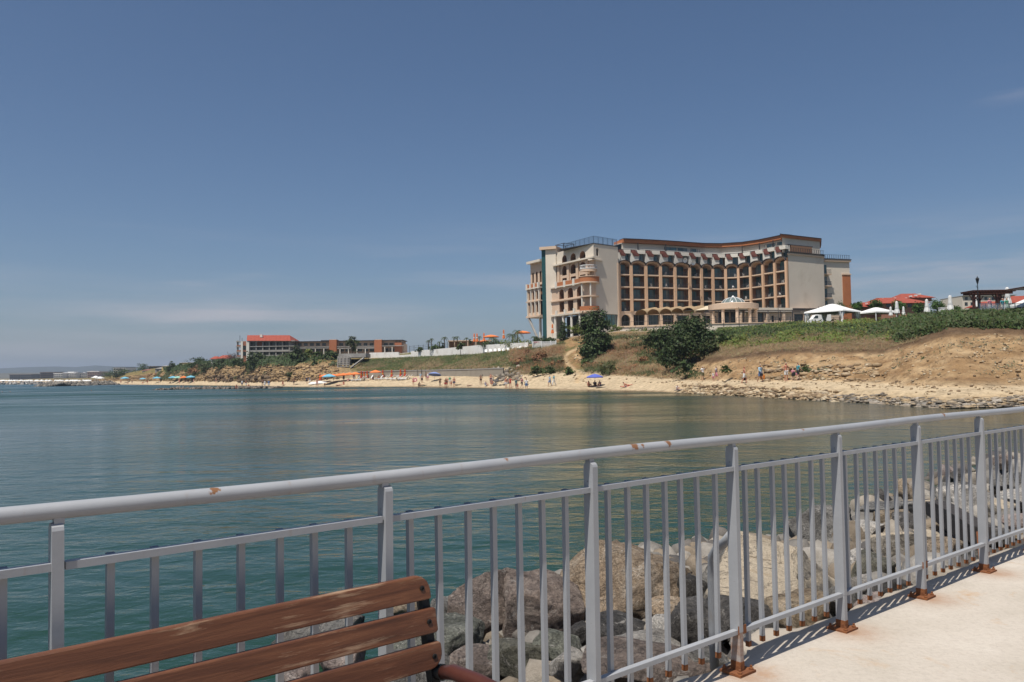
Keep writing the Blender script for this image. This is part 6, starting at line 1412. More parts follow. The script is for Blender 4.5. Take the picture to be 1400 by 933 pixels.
# ---- people at the middle beach
G = [('sunburnt wader with white shorts at the left of the group by the dark boulders', 692.8, 530.6, 'stand', 10, 2, (('shorts', 'white'),), 1, 1.75), ('wader in a red swimsuit right of the white shorts wader', 697.8, 530.4, 'hips', -20, 2, (('top', 'red'), ('briefs', 'red')), 0, 1.7),
     ('person in a teal shirt and grey shorts standing at the water edge', 705.2, 532, 'stand', 40, 1, (('shirt', 'teal'), ('shorts', 'grey')), 2, 1.65), ('small child between the teal shirt and the black shorts', 708.8, 532, 'stand', 0, 2, (('briefs', 'red'),), 1, 1.0),
     ('person in a pink top and black shorts at the water edge', 713.2, 531, 'walk', 60, 1, (('top', 'pink'), ('shorts', 'black')), 0, 1.75), ('person in a white shirt and blue shorts standing in the shallow water', 721, 533.2, 'stand', 170, 0, (('shirt', 'white'), ('shorts', 'blue')), 1, 1.8),
     ('strolling person in a light blue shirt and blue shorts on the open sand', 751.2, 528.6, 'walk', -60, 0, (('shirt', 'light_blue'), ('shorts', 'blue')), 0, 1.75), ('strolling person in a turquoise shirt and white trousers', 757.4, 527.6, 'walk', -60, 1, (('shirt', 'turquoise'), ('trousers', 'white')), 2, 1.72),
     ('person in dark swimwear sitting at the left of the blue parasol', 807, 529, 'sit', 40, 2, (('bra', 'black'), ('briefs', 'black')), 0, 1.75), ('dark clad person sitting under the blue parasol', 815, 528.6, 'sit', 0, 3, (('shirt', 'navy'), ('shorts', 'black')), 0, 1.75), ('person in a purple top lounging right of the blue parasol pole', 819.5, 528.6, 'sit', -30, 3, (('shirt', 'purple'), ('shorts', 'navy')), 0, 1.7),
     ('sunbather with bent knee propped on elbows on the open sand', 861, 528.0, 'lie', 180, 2, (('briefs', 'red'),), 1, 1.75), ('sunbather lying flat next to the propped sunbather', 855.5, 529.5, 'flat', 160, 2, (('briefs', 'navy'),), 0, 1.7),
     ('child sitting at the end of the sandy beach by a blue towel', 928, 533.2, 'sit', 30, 1, (('briefs', 'red'), ('shirt', 'white')), 1, 1.2),
     ('person holding a pink ring at the left of the middle beach', 566, 527, 'stand', 20, 2, (('briefs', 'red'),), 1, 1.6), ('crouching person in dark swimwear at the water edge', 573.8, 529.3, 'crouch', 30, 3, (('briefs', 'black'),), 0, 1.75), ('person in a light blue top left of the blue and white parasol', 575.5, 520.5, 'stand', 0, 1, (('shirt', 'light_blue'), ('shorts', 'white')), 1, 1.7),
     ('person with black shorts left of the blue and white parasol', 579, 524, 'hips', 10, 0, (('shorts', 'black'),), 0, 1.8), ('tanned person behind the one in black shorts', 583.4, 520.6, 'stand', -20, 3, (('briefs', 'navy'),), 0, 1.8), ('person in white beside the edge of the blue and white parasol', 586.5, 520.5, 'stand', 10, 1, (('shirt', 'white'), ('shorts', 'pink')), 2, 1.65),
     ('tanned wader alone between the parasol and the standing trio', 602, 528.2, 'stand', 40, 3, (('briefs', 'black'),), 0, 1.7), ('left of two tanned swimmers standing close in the shallows', 609.8, 530.2, 'stand', 0, 3, (('shorts', 'red'),), 0, 1.8), ('right of two tanned swimmers standing close in the shallows', 612.8, 528.8, 'hips', 20, 2, (('briefs', 'navy'),), 0, 1.78),
     ('person in a pale green top among the tanned swimmers', 617, 525.8, 'stand', 0, 1, (('shirt', 'green'), ('shorts', 'white')), 2, 1.6), ('sunburnt person in dark shorts right of the pale green top', 621.3, 528.6, 'stand', -15, 2, (('shorts', 'navy'),), 1, 1.8), ('child standing between the green top and the dark shorts', 618.8, 528.3, 'stand', 30, 2, (('briefs', 'red'),), 1, 1.1),
     ('dark tanned person with hands on hips alone on the right of the middle beach', 659, 526, 'hips', 0, 3, (('briefs', 'black'),), 0, 1.8), ('person in blue sitting at the water edge left of the boulders', 667, 528.2, 'sit', 60, 1, (('shirt', 'blue'), ('shorts', 'white')), 0, 1.75), ('sunburnt person standing behind the sitter in blue', 671.8, 524.6, 'hips', 10, 2, (('briefs', 'navy'),), 0, 1.75), ('crouching sunburnt person right of the sitter in blue', 674.8, 527.3, 'crouch', -30, 2, (('briefs', 'red'),), 1, 1.7)]
for a in G: person(a[0], a[1], a[2], a[3], R_(a[4]), a[5], a[6], a[7], a[8])
G = [('wader left of the white boats at the end of the parasol row', 435, 527.6, 'stand', 0, 2, (('briefs', 'red'),), 0, 1.7), ('bending child right of the wader by the white boats', 443.5, 528.5, 'crouch', 40, 3, (('briefs', 'navy'),), 0, 1.5), ('sunbather lying on a red towel before the orange parasols', 464, 527, 'flat', 10, 2, (('briefs', 'red'),), 1, 1.7),
     ('person sitting on the sand before the orange parasols', 471, 526, 'sit', 20, 2, (('briefs', 'red'),), 0, 1.7), ('dark clad person standing under the third orange parasol', 470, 521.6, 'stand', 0, 1, (('shirt', 'navy'), ('shorts', 'black')), 0, 1.7), ('person in pink sitting in the shade of the orange parasols', 477, 521.8, 'sit', 0, 1, (('shirt', 'pink'), ('shorts', 'white')), 1, 1.75), ('person in a red top under the last parasol of the joined row', 485, 520.8, 'stand', 20, 2, (('shirt', 'red'), ('shorts', 'white')), 0, 1.75), ('dark clothed sitter beside the closed parasols', 498, 519.8, 'sit', 10, 1, (('shirt', 'navy'), ('shorts', 'navy')), 0, 1.75), ('dark clothed sitter under the separate orange parasol', 510, 519.4, 'sit', -10, 1, (('shirt', 'black'), ('shorts', 'navy')), 0, 1.75), ('sunburnt person bending right of the separate orange parasol', 517.5, 518.6, 'crouch', 80, 2, (('briefs', 'red'),), 0, 1.7),
     ('dark clothed person at the cliff foot left of the white boats', 419.5, 524.6, 'stand', 20, 1, (('shirt', 'navy'), ('shorts', 'black')), 0, 1.7), ('person in grey beside the dark clothed one at the cliff foot', 423.5, 524.8, 'stand', -20, 1, (('shirt', 'grey'), ('shorts', 'white')), 1, 1.7), ('lone dark figure standing at the end of the gully', 402.8, 526.6, 'stand', 0, 3, (('shorts', 'black'),), 0, 1.8), ('sunburnt pair member bending over red towels below the gully', 388, 526.5, 'crouch', 30, 2, (('shorts', 'red'),), 0, 1.7),
     ('person in a blue shirt standing in the water at the end of the rock spit', 367.5, 530, 'stand', 10, 0, (('shirt', 'blue'), ('shorts', 'white')), 0, 1.8), ('person in white left of the blue shirt by the rock spit', 362, 529.4, 'stand', -10, 1, (('shirt', 'white'), ('shorts', 'white')), 1, 1.65), ('dark figure behind the white one by the rock spit', 360, 527, 'stand', 0, 3, (('shorts', 'black'),), 0, 1.7), ('bather in white walking on the rock spit', 336.5, 529.6, 'walk', 60, 2, (('shorts', 'white'),), 1, 1.7), ('bather with navy shorts standing on the rock spit', 331, 529, 'stand', 0, 1, (('shirt', 'white'), ('shorts', 'navy')), 0, 1.8), ('sunburnt bather sitting on the rock spit', 340, 530.2, 'sit', 20, 2, (('briefs', 'red'),), 1, 1.75), ('sunburnt bather crouching at the tip of the rock spit', 323, 532.2, 'crouch', 40, 2, (('briefs', 'pink'),), 0, 1.7)]
for a in G: person(a[0], a[1], a[2], a[3], R_(a[4]), a[5], a[6], a[7], a[8])
rb.seed(12)
for k, (x, lb) in enumerate(((159, 'leftmost tiny bather on the far left beach'), (166, 'tiny bather beside the grey parasol on the far left beach'), (176, 'tiny sunburnt bather below the thatched bar'), (183, 'tiny bather between bar and ramp'), (197, 'tiny bather in white left of the light blue parasol'), (203, 'tiny bather below the white beach house'), (220, 'tiny bather alone right of the dark narrow tree'), (234, 'tiny bather left of the row of three parasols'), (247, 'tiny bather under the pale green parasol'), (258, 'tiny bather left of the last blue parasol'), (266, 'tiny bather right of the last blue parasol'), (296, 'tiny bather below the dark overhang'))):
    person(lb, x, 524.6, rb.choice(('stand', 'walk', 'sit')), rb.uniform(-1, 1), rb.choice((0, 2, 3)), ((rb.choice(('shorts', 'briefs')), rb.choice(('red', 'navy', 'white', 'pink'))),), rb.randint(0, 2), 1.75)
for x, y, lb in ((3.5, 536.6, 'left one of two swimmers at the left edge'), (13.8, 536.4, 'right one of two swimmers at the left edge'), (125, 534.6, 'lone swimmer off the stone breakwater'), (220, 533.3, 'swimmer at the tip of the rock spit'), (401.5, 533.2, 'lone swimmer off the clay cliff'), (500, 530.8, 'swimmer close in before the white loungers')):
    person(lb, x, y, 'swim', random.uniform(-1, 1), 2, (), 0, 1.75, z=0.0)

# ================================================================== beach furniture
M_pole = pm('parasol_pole', (.55, .53, .50), bump=0, rough=.4)
def parasol_open(mat, r=1.5, h=2.2, sides=8, drop=.52):
    t = thing('parasol', 'x', 'parasol'); MB().tube([(0, 0, -.3), (0, 0, h + .12)], .028, 8).build('pole', M_pole, t)
    m = MB(); prof = [(.02, 0), (r * .35, -drop * .22), (r * .7, -drop * .58), (r, -drop), (r * .995, -drop - .16)]
    for i, (rr, z) in enumerate(prof):
        for k in range(sides * 2):
            a = PI * k / sides; q = rr * (1 if k % 2 == 0 else .965); m.v.append((q * math.cos(a), q * math.sin(a), h + z - (0 if k % 2 == 0 else .0)))
    n = sides * 2
    for i in range(len(prof) - 1):
        for k in range(n): m.f.append((i * n + k, i * n + (k + 1) % n, (i + 1) * n + (k + 1) % n, (i + 1) * n + k))
    m.build('canopy', mat, t)
    for k in range(sides): a = 2 * PI * k / sides; MB().tube([(.03, 0, h - .5), (r * .55 * math.cos(a), r * .55 * math.sin(a), h - drop * .5)], .008, 4).build('rib', M_pole, t)
    return t
def parasol_closed(mat, band, h=2.05, r=.36):
    t = thing('closed_parasol', 'x', 'parasol'); MB().tube([(0, 0, -.3), (0, 0, h + .08)], .028, 8).build('pole', M_pole, t)
    m = MB(); n = 12; prof = [(.03, h), (r * .42, h - .08), (r * .5, h - .22), (r * .56, h - .7), (r * .62, h - 1.05), (r * .95, h - 1.6), (r * 1.02, h - 1.85)]
    for rr, z in prof:
        for k in range(n): a = 2 * PI * k / n; q = rr * (1 if k % 2 else .72); m.v.append((q * math.cos(a), q * math.sin(a), z))
    for i in range(len(prof) - 1):
        for k in range(n): m.f.append((i * n + k, i * n + (k + 1) % n, (i + 1) * n + (k + 1) % n, (i + 1) * n + k))
    m.build('folded_canopy', mat, t); MB().lathe((0, 0, h - 1.08), [(r * .66, 0), (r * .66, .2)], 12).build('tie_band', band, t)
    return t
def cloth(name, c): return pm(name, c, tuple(x * .9 for x in c), scale=2, rough=.85, bump=0)
C_or = cloth('orange_canvas', (.72, .20, .06)); C_red = cloth('red_canvas', (.50, .07, .03)); C_yel = cloth('yellow_canvas', (.75, .40, .03)); C_lb = cloth('light_blue_canvas', (.16, .42, .55)); C_bl = cloth('blue_canvas', (.10, .13, .45)); C_bw = cloth('blue_white_canvas', (.22, .28, .52)); C_wh = cloth('white_canvas', (.76, .75, .72)); C_gr = cloth('pale_green_canvas', (.30, .52, .42)); C_pk = cloth('pink_plastic', (.66, .22, .28))
pr = parasol_open(C_or)
for k, (x, y, lb) in enumerate(((444.5, 523.2, 'leftmost open orange parasol of the row, behind the light blue one'), (456, 522.6, 'second open orange parasol of the joined row'), (463.5, 522, 'third open orange parasol of the joined row'), (471, 521.4, 'fourth open orange parasol of the joined row'), (478.5, 520.7, 'fifth open orange parasol, before the stair tower'), (486, 520.2, 'last open orange parasol of the joined row'), (514, 518.6, 'open orange parasol standing apart between closed ones'))):
    place(pr, k == 0, on_coast(x, y), random.random(), lb, 'open orange parasols on the beach', 1.0 if k < 6 else 1.1)
pr = parasol_closed(C_red, C_yel)
for k, (x, y, lb) in enumerate(((438.5, 521, 'closed red parasol at the far left end of the orange row'), (494.5, 517.6, 'first of three closed parasols beside the last joined orange one'), (498.8, 518.4, 'middle of three closed parasols beside the joined row'), (502.8, 517.6, 'third of three closed parasols beside the joined row'), (525, 516.6, 'closed red and yellow parasol right of the separate orange one'), (537, 516.4, 'closed red and yellow parasol alone in mid row'), (548, 515.8, 'closed red and yellow parasol, left one of the last pair'), (553.8, 515.6, 'closed red and yellow parasol, right one of the last pair'))):
    place(pr, k == 0, on_coast(x, y), random.random(), lb, 'closed red parasols on the beach', 1.0)
for mat, x, y, lb, sc in ((C_lb, 451, 525.6, 'light blue parasol before the orange row by the white boats', 1.25), (C_bw, 594, 521.5, 'tilted blue and white parasol on the middle beach', 1.0), (C_bl, 814, 528.6, 'deep blue parasol on the sand below the beaten track', .92), (C_lb, 215.5, 523.6, 'light blue parasol left of the far left bank', 1.3), (C_lb, 237.5, 523.3, 'left blue parasol of the far row under the clay cliff', 1.3), (C_gr, 243.5, 523.6, 'pale green parasol in the far row under the cliff', 1.3), (C_or, 252, 523, 'orange red parasol in the far row under the cliff', 1.2), (C_lb, 261.5, 523.2, 'last blue parasol of the far row under the cliff', 1.3), (C_lb, 173, 523.8, 'grey blue parasol on the far left beach', 1.5), (C_lb, 196.5, 523.4, 'small blue parasol below the beach ramp', 1.1)):
    q = parasol_open(mat); place(q, True, on_coast(x, y), random.random(), lb, None, sc)
    if 'tilted' in lb: q.rotation_euler = (R_(-12), R_(6), 0)
# terrace parasols
q = parasol_open(C_or, 2.1, 2.6); place(q, True, P(671.5, 472, 200), .3, 'left open orange parasol up on the palm terrace', 'orange parasols on the palm terrace'); place(q, False, P(715, 466.5, 192), .3, 'right open orange parasol up on the palm terrace', None, .95); place(q, False, P(661.5, 473, 203), .3, 'low orange parasol between the closed ones on the palm terrace', None, .55)
q = parasol_closed(C_or, C_wh, 2.7, .34)
for k, (x, y, d, lb) in enumerate(((648.5, 472.5, 207, 'closed orange parasol, leftmost by the pool bar'), (652.3, 472.5, 206, 'tall closed orange parasol beside the leftmost by the pool bar'), (661.8, 472, 204, 'closed orange parasol in the middle of the palm terrace'), (688.8, 468.5, 193, 'closed orange and white parasol left of the feathery palm'), (755.5, 461.8, 182, 'closed orange parasol before the foot of the hotel tower'))): place(q, k == 0, P(x, y, d), 0, lb, None, 1.15)
# loungers
def lounger():
    t = thing('sun_lounger', 'x', 'sun lounger'); M = M_whitepaint
    for y in (-.28, .28): MB().bar((-.95, y, .3), (.45, y, .3), .04, .05).build('side_rail', M, t)
    for k in range(9): MB().box(-.93 + k * .15, -.83 + k * .15, -.27, .27, .315, .335).build('slat', M, t)
    for k in range(5): p = Vector((.47, 0, .33)) + Vector((.62, 0, .78)) * (k / 6); MB().obox(p, (.03, 0, .04), (0, .27, 0), (-.01, 0, .008)).build('back_slat', M, t)
    for y in (-.28, .28): MB().bar((.43, y, .32), (.98, y, .98), .04, .05, (0, 1, 0)).build('back_rail', M, t)
    MB().box(-.94, .44, -.27, .27, .336, .40).build('seat_cushion', C_wh, t); MB().obox((.73, 0, .70), (.27, 0, .34), (0, .27, 0), (-.025, 0, .02)).build('back_cushion', C_wh, t)
    for x in (-.85, .38):
        for y in (-.26, .26): MB().box(x - .03, x + .03, y - .03, y + .03, 0, .3).build('leg', M, t)
    return t
lg = lounger(); rb.seed(8)
LS = [(487, 521.6, 'white lounger at the left end, under the last joined parasol'), (492, 521.4, 'white lounger with raised back left of the closed trio'), (496, 520.6, 'white lounger among the three closed parasols'), (506, 519.6, 'white lounger left of the separate orange parasol'), (519, 519.8, 'white lounger right of the separate orange parasol'), (524, 519.8, 'white lounger before the first single closed parasol'), (528.5, 519.4, 'white lounger just right of the first single closed parasol'), (534, 519.6, 'white lounger left of the mid row closed parasol'), (540, 520.2, 'white lounger in the crowded group, leftmost'), (544, 519.4, 'white lounger in the crowded group, second'), (547.5, 520.2, 'white lounger in the crowded group, third'), (551, 519.2, 'white lounger in the crowded group, fourth'), (554.5, 520, 'white lounger in the crowded group, fifth'), (558.5, 519, 'white lounger at the right end of the crowded group')]
for k, (x, y, lb) in enumerate(LS): place(lg, k == 0, on_coast(x, y), rb.uniform(-.5, .9) + (PI if rb.random() < .2 else 0), lb, 'white sun loungers on the beach', 1.2)
for k, x in enumerate((664, 671, 677, 683, 689, 695, 701, 707, 713, 719)):
    D = float(np.interp(x, [650, 690, 722], [200, 185.5, 178])); place(lg, False, P(x, float(np.interp(x, [650, 690, 722], [484.6, 482, 479])) - .2, D), PI / 2 + rb.uniform(-.3, .3), 'white lounger at the foot of the white terrace wall, %s from the left' % ORD[k], 'loungers along the terrace wall', .95)
# upturned white boats on the sand
def boat(label, px, py, L, rz):
    t = thing('pedal_boat', label, 'boat', on_coast(px, py), rz); m = MB(); k = 10
    for i in range(k + 1):
        u = i / k * 2 - 1; w = .62 * (1 - abs(u) ** 3.0); hh = .55 * (1 - abs(u) ** 3.5) + .06
        for j in range(7): a = PI * j / 6; m.v.append((u * L / 2, w * math.cos(a), hh * math.sin(a) ** .7))
    for i in range(k):
        for j in range(6): m.f.append((i * 7 + j, i * 7 + j + 1, i * 7 + 8 + j, i * 7 + 7 + j))
    m.build('hull', M_whitepaint, t, smooth=True); MB().bar((-L * .45, 0, .6), (L * .45, 0, .6), .07, .06).build('keel', M_whitepaint, t)
boat('white upturned boat at the left end of the parasol row', 431.5, 525.4, 4.0, .15); boat('white upturned boat just left of the light blue parasol', 441, 524.4, 3.8, -.1)
# swim ring, towels, things on the sand
m = MB(); n1, n2 = 16, 8
for i in range(n1):
    for j in range(n2): a, c = 2 * PI * i / n1, 2 * PI * j / n2; m.v.append(((.36 + .12 * math.cos(c)) * math.cos(a), .12 * math.sin(c), (.36 + .12 * math.cos(c)) * math.sin(a) + 1.25)); m.f.append((i * n2 + j, i * n2 + (j + 1) % n2, ((i + 1) % n1) * n2 + (j + 1) % n2, ((i + 1) % n1) * n2 + j))
o = m.build('swim_ring', C_pk, smooth=True); o.location = on_coast(567.2, 526.8) + Vector((.15, -.3, 0)); tag(o, 'pink swim ring held by the person at the left of the middle beach', 'swim ring')
def towel(label, px, py, w, l, mat, rz):
    p = on_coast(px, py); m = MB(); nx, ny = 6, 4; rg = random.Random(int(px))
    for i in range(nx + 1):
        for j in range(ny + 1): m.v.append(((i / nx - .5) * l, (j / ny - .5) * w, .05 + rg.uniform(0, .04)))
    for i in range(nx):
        for j in range(ny): m.f.append((i * (ny + 1) + j, (i + 1) * (ny + 1) + j, (i + 1) * (ny + 1) + j + 1, i * (ny + 1) + j + 1))
    o = m.build('towel', mat); so_ = o.modifiers.new('thick', 'SOLIDIFY'); so_.thickness = .02; o.location = p; o.rotation_euler = (R_(-8), 0, rz); tag(o, label, 'towel')
towel('red towel spread at the water edge by the crouching swimmer', 579, 526.8, .9, 1.9, FAB['red'], .2); towel('turquoise air bed beside the red towel', 583, 527.4, .7, 1.9, FAB['turquoise'], .5); towel('blue towel at the end of the sandy beach', 930.5, 534, .7, 1.4, FAB['blue'], .2); towel('dark towel right of the standing trio', 628, 526.6, .8, 1.5, FAB['navy'], 0); towel('pink towel on the sand in the gap right of the trio', 645, 527.2, .8, 1.6, FAB['pink'], .2); towel('white towel by the blue parasol', 822, 530, .8, 1.7, FAB['white'], .1); towel('red towel under the flat sunbather', 464, 527.2, .9, 1.9, FAB['red'], .1); towel('red towel below the gully', 390, 526.8, .9, 1.8, FAB['red'], .1); towel('white towel on the far sand by the gully figure', 408, 525.6, .9, 1.8, FAB['white'], .1)

# ================================================================== things on the right plateau
def gazebo(label, c, w, zb, h, open_):
    t = thing('gazebo', label, 'gazebo', c); hw = w / 2; e = h * .62
    m = MB(); n = 8
    ring = lambda f, z: [(x * f * hw, y * f * hw, z) for x, y in ((-1, -1), (0, -1), (1, -1), (1, 0), (1, 1), (0, 1), (-1, 1), (-1, 0))]
    rs = [ring(1.02, e - .22), ring(1.0, e), ring(.62, e + (h - e) * .36), ring(.26, e + (h - e) * .78), ring(.12, h * .98), ring(.01, h)]
    for r in rs: m.v += r
    for i in range(len(rs) - 1):
        for k in range(n): m.f.append((i * n + k, i * n + (k + 1) % n, (i + 1) * n + (k + 1) % n, (i + 1) * n + k))
    m.build('roof_cloth', C_wh, t)
    for x, y in ((-1, -1), (1, -1), (1, 1), (-1, 1)):
        MB().box(x * hw * .97 - .05, x * hw * .97 + .05, y * hw * .97 - .05, y * hw * .97 + .05, -.5, e).build('post', M_whitepaint, t)
        if open_:
            m = MB(); prof = [(.62, e - .1), (.60, e * .8), (.42, e * .55), (.16, e * .33), (.12, e * .27), (.24, e * .15), (.30, .02)]
            for r, z in prof:
                for k in range(14): a = 2 * PI * k / 14; q = r * (1 if k % 2 else .78); m.v.append((x * hw * .9 + q * math.cos(a) - x * r * .3, y * hw * .9 + q * .7 * math.sin(a) - y * r * .2, z))
            for i in range(len(prof) - 1):
                for k in range(14): m.f.append((i * 14 + k, i * 14 + (k + 1) % 14, (i + 1) * 14 + (k + 1) % 14, (i + 1) * 14 + k))
            m.build('tied_curtain', C_wh, t)
    return t
c = P(1139, 443.5, 129); gz = gazebo('large white gazebo with tied curtains on the grassy cliff top', c, 6.4, 0, 3.3, True); gz.rotation_euler = (0, 0, R_(42))
c = P(1198, 437.5, 128); gz = gazebo('white tent roof half hidden by the hedge right of the gazebo', c, 4.3, 0, 2.0, False); gz.rotation_euler = (0, 0, R_(20))
c = P(1404, 434, 96); gz = gazebo('white tent roof cut by the right edge of the picture', c, 3.4, 0, 2.2, False)
q = parasol_closed(C_wh, C_wh, 2.25, .40)
for k, (x, y, d, sc, lb) in enumerate(((1218, 434, 122, .72, 'short closed white parasol beside the white tent roof'), (1226.5, 432, 120, .98, 'closed white parasol before the middle of the red villa'), (1235.5, 433, 121, .68, 'half hidden closed white parasol right of the one before the villa'), (1267.5, 430.5, 117, 1.02, 'closed white parasol left of the widest clipped tree'), (1299.5, 428.5, 112, 1.12, 'closed white parasol between clipped trees left of the pergola'), (1334.5, 424, 108, 1.12, 'closed white parasol seen through the timber pergola'), (1378, 421, 104, 1.2, 'closed white parasol right of the timber pergola'))):
    place(q, k == 0, P(x, y, d), 0, lb, 'closed white parasols on the cliff top', sc)
# timber pergola
M_timber = pm('dark_stained_timber', (.095, .035, .024), (.065, .024, .017), scale=2, bump=.3, bscale=12, rough=.6)
D = 100; c = P(1350, 427, D)
pg = thing('pergola', 'brown timber pergola with a flat slatted roof by the lamp post', 'pergola', tuple(c), world_parts=True)
zt = P(1350, 402, D).z; sx = D / FOC
for x, y in ((1332, 0), (1365, .2), (1350, 1.7), (1379, 1.6)):
    p = P(x, 427, D); MB().box(p.x - .14, p.x + .14, D + y - .14, D + y + .14, c.z - 1.2, zt).build('post', M_timber, pg)
    for s_ in (-1, 1): MB().bar((p.x, D + y, zt - .9), (p.x + s_ * .55, D + y, zt - .12), .09, .12, (0, 1, 0)).build('brace', M_timber, pg)
for y in (0.1, 1.65): p0, p1 = P(1327, 402, D), P(1385, 402, D); MB().bar((p0.x, D + y, zt + .1), (p1.x, D + y, zt + .1), .14, .24).build('beam', M_timber, pg)
for k in range(15): x = P(1328 + k * 4, 400, D).x; MB().box(x - .05, x + .05, D - .7, D + 2.3, zt + .22, zt + .38).build('rafter', M_timber, pg)
for k in range(10): y = D - .6 + k * .3; MB().box(P(1326, 400, D).x, P(1387, 400, D).x, y - .06, y + .06, zt + .385, zt + .44).build('slat', M_timber, pg)
pg2 = thing('pergola', 'corner of a second timber roof at the right edge above the red house', 'pergola', tuple(P(1404, 420, 92)), world_parts=True)
MB().box(P(1392, 392, 92).x, P(1392, 392, 92).x + 3.5, 91, 94.5, P(1392, 394.5, 92).z, P(1392, 393.2, 92).z).build('slatted_roof', M_timber, pg2)
for x in (1.2, 3.2): MB().box(P(1392, 392, 92).x + x - .12, P(1392, 392, 92).x + x + .12, 92, 92.24, P(1392, 430, 92).z, P(1392, 394.5, 92).z).build('post', M_timber, pg2)
# lamp post
b0 = P(1338, 427, 98); lp = thing('street_lamp', 'dark iron lamp post with a lantern rising behind the timber pergola', 'street lamp', tuple(b0)); hl = P(1337, 377.5, 98).z - b0.z
M_iron = pm('black_iron', (.03, .033, .035), (.022, .024, .026), rough=.5, bump=0)
MB().lathe((0, 0, -.8), [(.14, 0), (.14, .9), (.09, 1.0), (.06, 1.2), (.045, hl - .2), (.09, hl - .1), (.05, hl)], 10).build('pole', M_iron, lp, smooth=True)
MB().lathe((0, 0, hl - .85), [(.10, 0), (.19, .42), (.20, .45)], 6, cap=True).build('lantern_glass', M_glassdark, lp); MB().lathe((0, 0, hl - .40), [(.26, 0), (.17, .14), (.05, .24), (.03, .34), (.01, .4)], 6, cap=True).build('lantern_cap', M_iron, lp)
for k in range(6): a = 2 * PI * k / 6; MB().bar((.10 * math.cos(a), .10 * math.sin(a), hl - .86), (.205 * math.cos(a), .205 * math.sin(a), hl - .4), .025, .025, (0, 0, 1)).build('lantern_bar', M_iron, lp)
MB().tube([(0, 0, hl - 1.45), (-.16, 0, hl - 1.35), (-.18, 0, hl - 1.2)], .025, 6).build('scroll', M_iron, lp)
# glass screen rail, white kiosk, people and pink cushions behind the hedge
gs = thing('glass_screen', 'low glass and steel screen along the cliff edge by the pergola', 'railing', tuple(P(1370, 425, 95)), world_parts=True)
m_, n_, b_ = newmat('clear_screen_glass'); b_.inputs['Base Color'].default_value = (.55, .62, .64, 1); b_.inputs['Transmission Weight'].default_value = .75; b_.inputs['Roughness'].default_value = .05; b_.inputs['Alpha'].default_value = .45
for k in range(9):
    x0, x1 = 1340 + k * 8, 1348 + k * 8; a, b = P(x0, 429, 95), P(x1, 429, 95)
    MB().box(a.x + .03, b.x - .03, 94.98, 95.0, a.z, a.z + 1.15).build('glass_panel', m_, gs); MB().box(a.x - .03, a.x + .03, 94.94, 95.02, a.z - .4, a.z + 1.2).build('post', M_bluerail, gs)
    MB().bar((a.x, 94.97, a.z + 1.2), (b.x, 94.97, b.z + 1.2), .05, .05).build('rail', M_bluerail, gs)
t = thing('kiosk_box', 'small white service box on the cliff top left of the closed parasol', 'service box', tuple(P(1288, 431, 114))); MB().box(-.34, .34, -.3, .3, -.3, 1.0).build('cabinet', M_whitepaint, t); MB().box(-.38, .38, -.34, .34, 1.0, 1.08).build('lid', M_whitepaint, t); MB().box(-.28, .28, -.315, -.3, .1, .9).build('door', M_whitepaint, t)
for x, y, d, lb, w in ((1353.5, 425.5, 97, 'person in a pink top behind the cliff edge screen', (('shirt', 'pink'), ('shorts', 'white'))), (1377, 425.5, 96, 'person in pale green at the cliff edge under the right closed parasol', (('shirt', 'green'), ('shorts', 'green'))), (1371, 426, 96, 'person in a turquoise top beside the one in pale green', (('shirt', 'turquoise'), ('shorts', 'white')))):
    o = person(lb, x, 500, 'stand', .3, 1, w, 1, 1.7, z=0.0); o.location = P(x, y + 3.5, d)
t = MB().lathe((0, 0, 0), [(.02, .5), (.3, .46), (.42, .28), (.36, .06), (.02, 0)], 14).build('beach_ball', C_pk, smooth=True); t.location = P(1366.5, 428.5, 96); tag(t, 'pink inflatable by the screen at the right of the pergola', 'inflatable')
# white vans by the terrace and balcony furniture
t = thing('parked_van', 'white van parked behind the left leg of the gazebo', 'van', tuple(P(1120, 444.5, 158))); m = MB(); m.prism([(-2.1, -.9, .35), (2.1, -.9, .35), (2.1, -.9, 2.0), (-1.0, -.9, 2.0), (-1.55, -.9, 1.25), (-2.1, -.9, 1.1)], (0, 1.8, 0)); o = m.build('body', M_whitepaint, t); bv = o.modifiers.new('b', 'BEVEL'); bv.width = .08; bv.segments = 2
MB().add([(-1.48, -.91, 1.25), (-.5, -.91, 1.25), (-.5, -.91, 1.8), (-1.05, -.91, 1.8)], [(0, 1, 2, 3)]).build('side_window', M_glassdark, t)
for x in (-1.3, 1.3): MB().lathe((0, 0, 0), [(.02, 0), (.33, 0), (.36, .06), (.36, .16), (.02, .2)], 14).build('wheel', M_trim, t).matrix_basis = Matrix.Translation((x, -.75, .36)) @ Matrix.Rotation(PI / 2, 4, 'X')
def chair():
    t = thing('plastic_chair', 'small white plastic chair standing on a hotel balcony', 'chair', group='white chairs on the hotel balconies')
    MB().box(-.22, .22, -.22, .22, .40, .45).build('seat', M_whitepaint, t); MB().obox((0, .24, .68), (.22, 0, 0), (0, .02, 0), (0, .06, .24)).build('backrest', M_whitepaint, t)
    for x in (-.2, .2):
        for y in (-.2, .2): MB().box(x - .025, x + .025, y - .025, y + .025, 0, .40).build('leg', M_whitepaint, t)
        MB().box(x - .03, x + .03, -.22, .24, .62, .66).build('armrest', M_whitepaint, t)
    return t
ch = chair(); first = True
for pos, z, i, k in BSPOT:
    if random.random() < .6: place(ch, first, (pos.x, pos.y, z + .005), random.uniform(0, 6.28), 'small white plastic chair on the %s balcony of the %s bay from the left' % (('lowest', 'second', 'third', 'top arched')[k], ORD[i])); first = False
